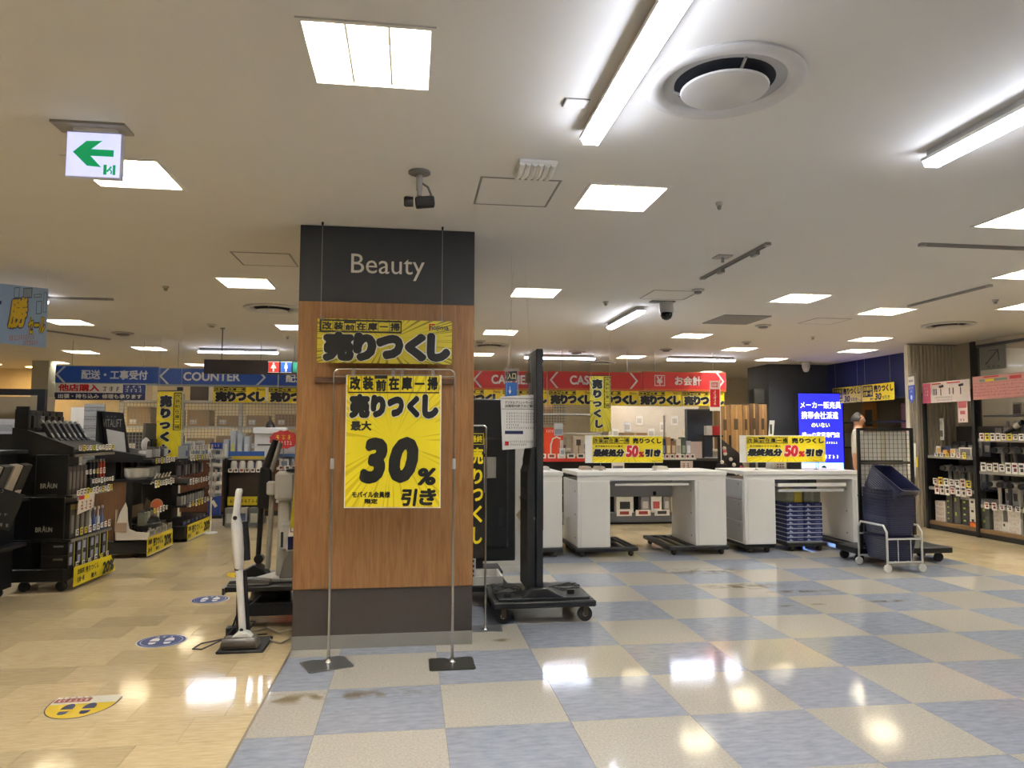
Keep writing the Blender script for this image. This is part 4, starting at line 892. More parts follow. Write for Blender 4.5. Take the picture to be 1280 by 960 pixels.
# ================================================================== white desks on dollies
DW = mat('#e8e6e2', .4, var=.03); DG = mat('#b7b7b6', .4, var=.04)
DY = 8.05
def desk(x0, x1, peds, label, drawers=False, depth=.8, y=DY):
    t = thing('counter_desk', label, 'desk', (x0, y, .105), 0, 'white counter desks'); L = x1-x0
    part('worktop', DW, t, bevel=.004, box=(-.01, -.01, .80, L+.01, depth, .845)); part('apron', DW, t, box=(0, 0, .745, L, .03, .80))
    for a, b in peds:
        ob = part('pedestal', DW, t, bevel=.004, box=(a, .0, .0, b, depth-.03, .745))
        part('end_panel', DW, ob, bevel=.002, box=(a+.035, -.008, .004, b-.004, 0, .735))
        if not (drawers and a == 0):
            for k in range(3): MB().lathe([(.01, -.006), (.01, 0)], (a, .12, .1+k*.26), 8, 'x').build('hinge_cap', STEEL, ob)
            continue
        n = 3
        for k in range(n):
            z0 = .02+k*.24
            d = part('drawer', DG, ob, bevel=.003, box=(a-.008, .06, z0, a, depth-.06, z0+.23))
            MB().lathe([(.012, -.014), (.012, -.008)], (a, .14, z0+.19), 10, 'x').build('lock', STEEL, d)
    return t
d = desk(1.866, 3.62, ((0, .375), (1.38, 1.754)), 'white counter desk with an open knee space, middle one on dollies')
part('keyboard_tray', mat('#c9cacc', .35), d, box=(.44, .02, .685, 1.31, .35, .70)); part('tray_lip', WHITE, d, box=(.44, .01, .685, 1.31, .02, .71)); part('back_panel', DG, d, box=(.375, .74, .5, 1.38, .76, .745))
part('sticker', INK, d, box=(1.13, .737, .51, 1.17, .74, .56))
d = desk(3.848, 5.28, ((0, .375), (1.35, 1.432)), 'white counter desk with a stack of blue cases beneath it', True)
part('keyboard_tray', mat('#c9cacc', .35), d, box=(.42, .02, .66, 1.28, .35, .675)); part('tray_lip', WHITE, d, box=(.42, .01, .66, 1.28, .02, .70)); part('tray_handle', DG, d, box=(.42, .0, .60, 1.24, .03, .63))
desk(.84, 1.70, ((0, .3), (.45, .86)), 'white counter desk mostly hidden behind the display panel', y=8.1)
def flat_dolly(cx, cy, L, D, lb): return make_dolly(L, D, lb, loc=(cx, cy, 0), z=.06, cr=.03)
flat_dolly(2.2, 8.45, .72, .85, 'black dolly under the left half of the middle white desk'); flat_dolly(3.28, 8.5, .72, .95, 'black dolly under the right half of the middle white desk')
flat_dolly(4.04, 8.5, .36, .85, 'black dolly under the drawers of the desk with blue cases'); flat_dolly(5.23, 8.5, .3, .9, 'black dolly under the right end panel of the desk with blue cases')
flat_dolly(1.4, 8.5, .6, .85, 'black dolly under the desk behind the display panel')
flat_dolly(4.66, 8.4, .5, .55, 'small black dolly carrying the stacked blue cases')
BLUEB = mat('#1d2760', .5); BLUEP = mat('#c9cfdd', .5)
def make_case():
    t = thing('blue_case', 'x', 'box', (0, 0, 0), 0, 'flat blue cases stacked under a white desk')
    part('tray', mat('#c5c8d2', .5), t, box=(0, 0, 0, .218, .42, .012)); part('lid', BLUEB, t, box=(-.002, -.002, .012, .22, .422, .05))
    letters(t, [('~6', .13, .024, .2, .036)], BLUEP, -.0035, .02); MB().prism([(.02, .016), (.075, .016), (.06, .025), (.045, .03), (.04, .04), (.032, .026)], -.0045, -.0025).build('picture', BLUEP, t)
    return t
c0 = make_case()
for r in range(9):
    for s in range(2):
        lb = 'flat blue case, %s layer from the bottom of the stack, %s side' % (ORD[r], ('left', 'right')[s]); p = (4.43+s*.226, 8.17, .105+r*.0512)
        if r == s == 0: c0.location = p; c0['label'] = lb
        else: copy_tree(c0, None, p, label=lb)
for k, lb in enumerate(('grey-green leaflet bundle with yellow patch on the blue cases', 'grey-green leaflet bundle at the right on the blue cases')):
    t = thing('leaflet_bundle', lb, 'leaflets', (4.44+k*.23, 8.2, .105+9*.0512)); part('bundle', mat('#8f9078', .6, var=.5, scale=60), t, bevel=.01, box=(0, 0, 0, .215, .36, .15)); part('band', mat('#c9b23c' if k == 0 else '#b0a890', .5), t, box=(.1 if k == 0 else .09, -.003, 0, .2 if k == 0 else .12, .363, .152))
# ---- table-top banners on the desks
def fifty(x, y, w, h, lb):
    t = thing('desk_banner', lb, 'banner', (x, y, 1.045), 0, 'yellow 50 percent banners on the white desks')
    part('backing', PAPER, t, box=(-.085, .001, -.005, w, .004, h+.01)); part('sheet', BRAYS3, t, box=(0, -.001, 0, w, .001, h))
    mb = MB(); frame_rect(mb, .01, h*.72, w*.52, h*.96, .006, -.002)
    for k in range(1, 7): rect(mb, .01+k*(w*.52-.01)/7, h*.72, .014+k*(w*.52-.01)/7, h*.96, -.002)
    rect(mb, .012+2*(w*.52-.01)/7, h*.88, .01+3*(w*.52-.01)/7, h*.96, -.0022); mb.build('rules', INK, t)
    cw = (w*.52-.01)/7
    letters(t, [(c, .018+k*cw, h*.745, .004+(k+1)*cw, h*(.93 if k != 2 else .86)) if c != '一' else (c, .02+k*cw, h*.82, .004+(k+1)*cw, h*.85) for k, c in enumerate('改装前在庫一掃')], INK, -.003, .03)
    letters(t, [('売りつくし', w*.57, h*.72, w*.98, h*.94)], INK, -.003, .06, name='headline')
    letters(t, [('表示価格からさらに最大', w*.04, h*.575, w*.43, h*.66)], INK, -.003, .02, name='caption')
    letters(t, [('最終処分', w*.0, h*.21, w*.46, h*.535)], PAPER, -.003, .12, .12, name='lettering_outline'); letters(t, [('最終処分', w*.01, h*.22, w*.45, h*.52)], INK, -.0052, .085, .12, name='lettering_bold')
    letters(t, [('50', w*.46, h*.19, w*.66, h*.67)], PAPER, -.0035, .13, .1, name='figure_outline'); letters(t, [('50', w*.47, h*.2, w*.65, h*.66), ('%', w*.655, h*.2, w*.73, h*.42)], RED, -.005, .06, .1, name='figure_50')
    letters(t, [('引き', w*.73, h*.20, w*.98, h*.52)], PAPER, -.003, .12, .1, name='lettering_outline'); letters(t, [('引き', w*.74, h*.21, w*.97, h*.51)], INK, -.0052, .085, .1, name='lettering_bold')
    letters(t, [('~7', w*.84, h*.03, w*.98, h*.07)], INK, -.003, 0, name='footnote')
    for x_ in (w*.12, w*.88): MB().tube([(x_, .008, -.095), (x_, .008, h)], .004, 6).build('stem', CHROME, t); MB().lathe([(.03, -.095), (.03, -.09), (.008, -.085)], (x_, .008, 0), 12).build('stem_foot', CHROME, t)
fifty(2.10, 8.3, .855, .305, 'yellow 50 percent sale banner on the middle white desk'); fifty(4.0, 8.3, 1.02, .31, 'yellow 50 percent sale banner on the right white desk')
t = thing('price_card', 'small white price card leaning behind the right desk banner', 'card', (4.38, 8.5, .95), .1); MB().prism([(-.04, 0), (.03, 0), (.1, .6), (.03, .6)], -.002, .002).build('card', PAPER, t); part('print', mat('#5a5a5a', .5), t, box=(.03, -.003, .43, .06, -.002, .55))
t = thing('receipt_printer', 'beige cash device standing on the right white desk', 'device', (4.42, 8.42, .95)); part('body', mat('#cfc8b8', .45), t, bevel=.008, box=(0, 0, 0, .16, .2, .09))
for k in range(6): part('key', mat('#6d6a64', .5), t, box=(.03+(k % 3)*.035, -.003, .02+(k//3)*.03, .05+(k % 3)*.035, 0, .038+(k//3)*.03))
t = thing('black_tray', 'black box on the right white desk below the yellow banner', 'box', (4.62, 8.45, .95)); part('body', mat('#1b1b1d', .4), t, bevel=.004, box=(0, 0, 0, .17, .2, .08)); part('lid', DARK, t, box=(-.004, -.004, .08, .174, .204, .095))
for k, (x, w_, c1, lb) in enumerate(((2.02, .13, '#b9a793', 'low pile of flyers at the left of the middle desk'), (2.2, .12, '#c9b5a0', 'low pile of papers beside the banner stem on the middle desk'), (2.95, .15, '#d9d0c0', 'pale paper pile right of the banner on the middle desk'), (1.5, .14, '#b9b5ad', 'paper pile on the desk behind the display panel'))):
    t = thing('paper_pile', lb, 'papers', (x, 8.5, .95)); 
    for q in range(3): part('sheet_stack', mat(c1, .6, var=.2, scale=40), t, box=(q*.008, q*.01, q*.013, w_-q*.006, .2, q*.013+.011))

# ================================================================== mesh rack and baskets
MB_ = mat('#101113', .4)
t = thing('mesh_rack', 'black mesh display rack on a wheeled platform behind the baskets', 'rack', (4.78, 7.28, 0), -.04)
for x in (0, .61): part('post', MB_, t, bevel=.003, box=(x, 0, .16, x+.032, .03, 1.45))
part('top_rail', MB_, t, box=(.032, 0, 1.42, .61, .03, 1.45)); part('mid_rail', mat('#4a463e', .4), t, box=(.032, .005, 1.06, .61, .025, 1.085)); part('bottom_rail', MB_, t, box=(.032, 0, .2, .61, .03, .23))
wires = MB()
for k in range(1, 12): part('vertical_wire', MB_, t, box=(.032+k*.0482-.0015, .012, .23, .032+k*.0482+.0015, .016, 1.42))
for k in range(1, 25): part('horizontal_wire', MB_, t, box=(.032, .016, .23+k*.0476-.0015, .61, .019, .23+k*.0476+.0015))
part('platform', MB_, t, bevel=.006, box=(-.05, .0, .10, 1.05, .42, .16)); part('socket', STEEL, t, box=(.60, -.01, .16, .66, .05, .3))
for x, y in ((.02, .07), (.93, .07), (.02, .36), (.93, .36)): MB().lathe([(.035, -.015), (.05, -.012), (.05, .012), (.035, .015)], (x, y, .05), 16, 'y').build('caster', RUB, t, smooth=True)
for k, (z0, z1) in enumerate(((1.10, 1.41), (.72, 1.05))):
    t = thing('white_carton', 'white carton behind the mesh rack, %s one' % ('upper', 'lower')[k], 'box', (4.83, 7.315, z0), -.04); part('carton', mat('#dcd8cf', .6), t, box=(0, 0, 0, .53, .06, z1-z0)); part('tape', mat('#cfc4a8', .4), t, box=(.24, -.002, 0, .3, .062, z1-z0+.002))
t = thing('carton_plinth', 'dark plinth under the white cartons behind the mesh rack', 'plinth', (4.86, 7.32, .16), -.04); part('block', DARK, t, bevel=.004, box=(0, 0, 0, .5, .1, .545)); part('shelf_top', DARK, t, box=(-.01, -.01, .545, .51, .11, .558)); part('shelf_mid', DARK, t, box=(-.01, .07, .558, .51, .09, .94))
# baskets
BK = mat('#0b1030', .4)
def basket_mesh(n=10):
    """hollow tapering basket 0.42 x 0.30 x 0.24 with a rim"""
    mb = MB(); a, b, h = .215, .16, .24; s = .84
    def ring(k, z, g=0): 
        w, d = (a-g)*(s+(1-s)*k), (b-g)*(s+(1-s)*k); r = .03; p = []
        for cx, cy, a0 in ((w-r, d-r, 0), (-w+r, d-r, PI/2), (-w+r, -d+r, PI), (w-r, -d+r, 1.5*PI)):
            for q in range(3): p.append((cx+r*math.cos(a0+q*PI/4), cy+r*math.sin(a0+q*PI/4), z))
        return p
    prof = [ring(0, 0), ring(.25, .06), ring(.5, .12), ring(.75, .18), ring(.95, h-.012), ring(1.0, h-.012), ring(1.0, h), ring(1, h, .012), ring(.95, h-.015, .012), ring(.02, .006, .008)]
    m = len(prof[0]); vs = [p for r in prof for p in r]; fs = []
    for i in range(len(prof)-1):
        for k in range(m): fs.append((i*m+k, i*m+(k+1) % m, (i+1)*m+(k+1) % m, (i+1)*m+k))
    fs += [tuple(range(m-1, -1, -1)), tuple(range((len(prof)-1)*m, len(prof)*m))]
    return mb.add(vs, fs), ring
def make_basket():
    t = thing('shopping_basket', 'x', 'basket', (0, 0, 0), 0, 'stacked navy shopping baskets'); mb, ring = basket_mesh(); mb.build('shell', BK, t, smooth=True)
    for k in range(9): MB().tube([(p[0]*1.006, p[1]*1.006, p[2]) for p in ring(.08+k*.1, .03+k*.021)], .0022, 4, closed=True).build('rib', mat('#171e4a', .35), t)
    part('brand_plate', mat('#8f95b4', .4), t, box=(-.045, -.155, .15, .045, -.148, .165))
    return t
TX, TY = 4.93, 7.02
b0 = make_basket(); b0.location = (TX, TY, .10); b0.rotation_euler = (0, 0, PI/2); b0['label'] = 'lowest navy basket inside the wire trolley'
for k in range(9): copy_tree(b0, None, (TX, TY, .335+k*.031), PI/2, '%s navy basket up in the tightly nested row above the lowest one' % ORD[k])
tb = copy_tree(b0, None, (TX-.02, TY-.0, .66), PI/2, 'topmost navy basket, tilted on the stack'); tb.rotation_euler = (.06, -.62, PI/2+.3); tb.location = (TX-.02, TY+.03, .74)
t = thing('basket_trolley', 'white wire trolley on casters holding the navy baskets', 'trolley', (TX, TY, 0)); WIRE = mat('#c9c9c4', .35, .3)
a, b = .19, .235
for s in (-1, 1):
    MB().tube([(s*a, -b, .08), (s*a, -b, .40), (s*a, -b+.05, .46), (s*a, b-.05, .46), (s*a, b, .40), (s*a, b, .08)], .011, 8).build('side_frame', WIRE, t, smooth=True)
for y, z in ((-b, .33), (b, .33), (-b, .1), (b, .1)): MB().tube([(-a, y, z), (a, y, z)], .009, 8).build('cross_bar', WIRE, t, smooth=True)
for x in (-.07, .07): MB().tube([(x, -b, .33), (x, -b, .1), (x, b, .1)], .005, 6).build('wire', WIRE, t)
for x in (-a, a):
    for y in (-b, b): MB().lathe([(.025, -.012), (.04, -.009), (.04, .009), (.025, .012)], (x, y, .042), 16, 'y').build('caster', mat('#d8d6d0', .4), t, smooth=True); 

# ================================================================== right-hand gondola with hair-care goods
GB = mat('#131417', .5)
def price_tags(t, n, x, y0, y1, z, nx=-1, seed=1, s=.055, cols=('#f2f0ea', '#f2f0ea', '#ecd94a', '#e9dfd6')):
    """little cards on a rail along y, facing -x (nx=-1) or +x"""
    rd = random.Random(seed)
    for k in range(n):
        y = y0+(y1-y0)*(k+.5)/n; hgt = s*rd.choice((.8, 1, 1.2)); w = min(s*.9, abs(y1-y0)/n*.85)/2; c = rd.choice(cols)
        o = part('price_tag', mat(c, .55, var=.02), t, box=(x+min(0, nx*.004), y-w, z-hgt/2, x+max(0, nx*.004), y+w, z+hgt/2))
        mb = MB(); xx = x+nx*.0055
        for q in ((-.7, .25, .7, .7), (-.7, -.55, .3, .05)): mb.add([(xx, y+w*q[0], z+hgt/2*q[1]), (xx, y+w*q[2], z+hgt/2*q[1]), (xx, y+w*q[2], z+hgt/2*q[3]), (xx, y+w*q[0], z+hgt/2*q[3])], [(0, 1, 2, 3)])
        link('print', mb.mesh(), mat(rd.choice(('#3a3436', '#7a2a2c', '#43433f')), .5), o)
def gondola_right(y0, y1, shelves, lb):
    t = thing('gondola_shelf', lb, 'shelf', (0, 0, 0), 0, 'black gondola shelves at the right'); 
    part('back_panel', mat('#3d3a37', .6), t, box=(8.12, y0, .1, 8.16, y1, 1.5)); part('plinth', GB, t, box=(7.62, y0, 0, 8.16, y1, .07)); part('base_deck', grain_mat('#6d5436', '#8a6c48', 6, (1, 6, 6), .5), t, box=(7.6, y0, .07, 8.16, y1, .12)); part('kick_edge', GB, t, box=(7.59, y0, .02, 7.62, y1, .07))
    for z in shelves:
        s = part('shelf', mat('#24262c', .5), t, box=(7.62, y0+.03, z-.025, 8.12, y1-.03, z)); part('rail', mat('#9a968e', .4), s, box=(7.605, y0+.03, z-.045, 7.62, y1-.03, z-.002))
    return t
g = gondola_right(8.98, 9.92, (.62, 1.08), 'far bay of the black gondola with pale hair tools')
part('post', GB, g, box=(7.58, 9.88, 0, 7.62, 9.93, 2.0)); price_tags(g, 7, 7.595, 9.03, 9.75, .59, seed=3, s=.12); price_tags(g, 7, 7.61, 9.05, 9.8, .70, seed=4, s=.11); part('end_panel', mat('#15161a', .5), g, box=(7.64, 9.9, .1, 8.14, 9.92, 1.06)); price_tags(g, 6, 7.6, 9.1, 9.75, 1.09, seed=5, s=.07)
g2 = gondola_right(8.0, 8.93, (.45, .90, 1.33), 'near bay of the black gondola at the right picture edge')
part('post', GB, g2, box=(7.58, 8.92, 0, 7.63, 8.97, 2.0)); price_tags(g2, 9, 7.6, 8.05, 8.87, 1.35, seed=6, s=.085); price_tags(g2, 8, 7.6, 8.05, 8.87, .95, seed=7, s=.12); price_tags(g2, 6, 7.6, 8.1, 8.85, .44, seed=8, s=.085)
part('shelf_top', mat('#4a4a4c', .5), g2, box=(7.7, 8.02, 1.62, 8.14, 8.9, 1.64))
def pbox(name, lb, x, y, z, w, d, h, c, group=None, face=None, rz=0, cat='box', mark=None):
    t = thing(name, lb, cat, (x, y, z), rz, group); part('carton', mat(c, .55, var=.06, scale=14), t, bevel=.002, box=(0, 0, 0, w, d, h))
    if face: part('front_print', mat(face, .5, var=.5, scale=30), t, box=(-.002, d*.12, h*.1, 0, d*.88, h*.85))
    if mark: part('round_mark', mat(mark, .5), t, box=(-.003, d*.55, h*.55, 0, d*.8, h*.8))
    return t
def stack(name, x, y, n, w, d, h, c, where, mark=None, face=None, cat='box', grp='boxed hair tools on the right gondola', z=.12):
    for k in range(n): pbox(name, '%s, %s from the bottom' % (where, ORD[k]), x, y, z+k*(h+.001), w, d, h, c, grp, face, mark=mark, cat=cat)
stack('white_box', 7.68, 9.66, 4, .3, .2, .072, '#d9d5cd', 'white box in the low stack at the far gondola end', face='#c0b2a8')
stack('dark_box', 7.68, 9.52, 5, .25, .11, .082, '#4c4a49', 'grey box with a green dot in the narrow stack', mark='#b9c45a')
stack('dark_box', 7.69, 9.38, 2, .25, .12, .20, '#5b5855', 'tall grey box with a green dot in the far bay', mark='#b9c45a')
stack('dark_box', 7.7, 9.2, 4, .25, .16, .085, '#403e3f', 'charcoal box with a green dot in the far bay', mark='#c2cc60')
stack('white_box', 7.66, 9.0, 3, .3, .17, .125, '#dedad3', 'white box with a black picture beside the post', mark='#2a2a2c')
pbox('silver_box', 'silver carton lying on top of the charcoal boxes', 7.7, 9.2, .12+4*.087, .25, .28, .12, '#a9a5a0')
pbox('red_box', 'small red box standing on the base beside the post', 7.6, 8.97, .12, .05, .14, .07, '#a3331f', face='#d8701c')
stack('green_box', 7.64, 8.80, 2, .3, .13, .15, '#55584e', 'dark green box beside the black post in the near bay', mark='#b9c45a')
stack('white_box', 7.68, 8.62, 3, .3, .16, .11, '#e0dcd5', 'white box in the left stack of the near bay', face='#cfc6bd')
stack('white_box', 7.66, 8.52, 1, .3, .09, .13, '#d9d5ce', 'small white box between the two white stacks', mark='#3a3a3a')
stack('white_box', 7.64, 8.30, 3, .3, .2, .1, '#dfdbd4', 'white box in the right stack of the near bay', face='#d0c8bf')
stack('dark_box', 7.66, 8.10, 4, .3, .18, .085, '#4a4846', 'charcoal box at the right picture edge', mark='#c2bfae')
def dryer(lb, x, y, z, c, rz=0, rx=0):
    t = thing('hair_dryer', lb, 'hair dryer', (x, y, z), rz, 'hair dryers on display'); m = mat(c, .3)
    MB().lathe([(.028, -.10), (.034, -.08), (.036, .02), (.04, .06), (.034, .075)], (0, 0, .22), 14, 'x').build('barrel', m, t, smooth=True); MB().tube([(.03, 0, .2), (.035, 0, .08), (.03, 0, .0)], [.02, .018, .02], 10).build('handle', m, t, smooth=True)
    MB().lathe([(.03, -.13), (.03, -.10)], (0, 0, .22), 12, 'x').build('nozzle', BLACK, t, smooth=True); t.scale = (1.25, 1.25, 1.25)
for k in range(4): dryer('pale grey dryer on the lower shelf of the far bay, %s from the post' % ORD[k], 7.78, 9.12+k*.19, .62, ['#9a948c', '#aaa49b', '#8b8781', '#b5afa6'][k], .4)
for k in range(4): dryer('brush dryer on the middle shelf of the near bay, %s from the right edge' % ORD[k], 7.78, 8.12+k*.2, .90, ['#7d7a7d', '#c6b9a5', '#8a8689', '#b7b2aa'][k], .3)
for k in range(5): dryer('white-handled dryer on the lowest shelf of the near bay, %s from the right edge' % ORD[k], 7.76, 8.1+k*.17, .45, ['#bdb6ac', '#6d6a70', '#c2bcb2', '#55535a', '#d0c8bb'][k], .2)
t = thing('hair_iron', 'black styling brush propped on the top shelf of the near bay', 'hair iron', (7.72, 8.42, 1.40)); MB().tube([(0, .14, .0), (0, -.02, .08), (0, -.14, .14)], [.025, .03, .036], 10).build('body', BLACK, t, smooth=True); MB().tube([(-.0, -.02, .082), (-.0, -.1, .122)], .037, 10).build('label_band', mat('#c9c4ba', .4), t, smooth=True)
for k, (y, c) in enumerate(((8.7, '#3b3d45'), (8.15, '#2a2d36'), (8.55, '#6c6763'))): pbox('display_box', 'dark display pack on the top shelf of the near bay, %s' % ('left of the styling brush', 'right of the styling brush', 'behind the styling brush')[k], 7.8, y, 1.335, .2, .14, .16, c, 'display packs', face='#8a857d')
for k in range(3): pbox('photo_card', '%s pale photo card at the back above the near bay, counted from the post' % ORD[k], 8.08, 8.68-k*.17, 1.645, .015, .15, .17, '#c9c3bb', 'photo cards', face='#7d6f6c')
for k, (y, c, lb) in enumerate(((9.55, '#d08a4a', 'orange box on the upper shelf of the far bay'), (9.4, '#e0d9c8', 'small cream box on the upper shelf of the far bay'), (9.68, '#d9d2c2', 'cream box at the far end of the upper shelf'))): pbox('small_pack', lb, 7.66, y, 1.08, .06, .09, .08+.02*k, c, 'packs on the upper shelf', face='#e6a860')
pbox('white_tray', 'white sloping tray with a picture on the upper shelf of the far bay', 7.63, 9.05, 1.08, .14, .24, .12, '#d6d2cb', face='#6f6a6c')
t = thing('info_board', 'white information board with black tool pictures at the end of the far bay', 'board', (7.8, 9.86, 1.3), -PI/2-.5); part('board', PAPER, t, box=(0, 0, 0, .25, .01, .32))
for k in range(4): part('picture', DARK, t, box=(.03+k*.055, -.003, .05, .055+k*.055, 0, .14)); 
letters(t, [('~4', .03, .22, .22, .28)], mat('#55555a', .5), -.003, .0)
t = thing('comb_stand', 'white stand with blue and grey brushes on a blue ledge', 'stand', (7.72, 9.66, 1.08), -PI/2); part('ledge', mat('#1f3f86', .4), t, box=(-.15, -.08, 0, .1, .1, .02)); part('holder', PAPER, t, box=(-.13, -.05, .02, -.02, .05, .13))
for k in range(4): MB().tube([(.0+k*.025, 0, .02), (.0+k*.025, 0, .13)], .009, 6).build('brush', mat(['#4a62a8', '#5b6a90', '#6d7690', '#3f55a0'][k], .4), t)
# header signs on the gondola
t = thing('shelf_header', 'white and pink header sign with dryer pictures on the far bay', 'sign', (7.55, 9.87, 1.84), -PI/2, 'pink header signs'); part('board', mat('#e9dede', .5), t, box=(0, 0, 0, .92, .012, .30)); part('pink_block', mat('#e06a8c', .5), t, box=(0, -.002, 0, .17, 0, .29))
part('red_line', RED, t, box=[(.2, -.002, .265, .38, 0, .28), (.5, -.002, .265, .75, 0, .28)]); letters(t, [('~2', .04, .1, .13, .24)], mat('#f6d0da', .5), -.003, .0)
for k, x in enumerate((.23, .26, .29, .38, .55, .62, .76)):
    big = k in (3, 6); MB().tube([(x, -.003, .11 if not big else .1), (x, -.003, .2)], .006, 5).build('tool_picture', mat('#45454a', .5), t)
    if big: MB().tube([(x-.02, -.003, .225), (x+.05, -.003, .235)], .018, 6).build('tool_picture', mat('#45454a', .5), t)
letters(t, [('~12', .25, .06, .6, .085), ('~10', .3, .025, .6, .045)], mat('#4a4448', .5), -.003, 0, name='caption')
t = thing('shelf_header', 'salmon pink header sign full of small print on the near bay', 'sign', (7.55, 8.89, 1.85), -PI/2, 'pink header signs'); part('board', mat('#d99a94', .5), t, box=(0, 0, 0, .9, .012, .31)); part('print', smallprint_mat('#dd9c97', '#a85c60', 9, .45), t, box=(.02, -.002, .03, .88, 0, .22))
part('yellow_block', YEL, t, box=(.22, -.004, .235, .37, -.002, .265)); part('green_block', mat('#7f9a86', .5), t, box=[(.12, -.004, .235, .22, -.002, .265), (.37, -.004, .235, .58, -.002, .265)]); part('red_block', RED, t, box=[(.62, -.004, .24, .8, -.002, .28), (.2, -.004, .285, .45, -.002, .3)])
t = thing('hanging_card', 'pink price card hanging beneath the white and pink header', 'card', (7.57, 9.2, 1.55), -PI/2); part('card', mat('#e6cfc8', .5), t, box=(0, 0, 0, .17, .006, .3)); part('print', mat('#c4646a', .5), t, box=[(.01, -.002, .2, .16, 0, .29), (.04, -.002, .11, .13, 0, .16)]); letters(t, [('~2', .03, .02, .14, .05)], INK, -.003, .02)
t = thing('brand_pennant', 'white and blue pennant hanging from a wire beside the ribbed wall', 'pennant', (7.40, 9.98, 1.84), -PI/2-.3); part('white_top', PAPER, t, box=(0, 0, .27, .24, .004, .40)); MB().prism([(0, .27), (.24, .27), (.24, .08), (.12, .0), (0, .08)], 0, .004).build('blue_field', mat('#2c48a8', .5), t)
letters(t, [('Panasonic', .03, .32, .21, .36)], NAVY, -.002, .02); letters(t, [('~6', .03, .21, .21, .25), ('~3', .07, .16, .17, .195)], PAPER, -.002, .02, name='white_lettering'); MB().lathe([(.035, -.003), (.035, -.001)], (.12, 0, .09), 14, 'y').build('emblem', mat('#c9d3ea', .5), t)
MB().tube([(0, 0, .41), (.3, 0, .44), (.3, 0, -.8)], .004, 5).build('wire_hanger', WIRE, t)
t = thing('hanging_card', 'narrow white card hanging at the end of the gondola by the mesh rack', 'card', (7.4, 9.95, .75), -PI/2-.3); MB().prism([(0, 0), (.1, 0), (.16, .5), (.05, .5)], 0, .004).build('card', PAPER, t); MB().tube([(.1, .002, .5), (.1, .002, .8), (.02, .002, CEIL-.75)], .003, 5).build('cord', WIRE, t); part('yellow_tag', YEL, t, box=(.16, -.004, .15, .22, 0, .3))

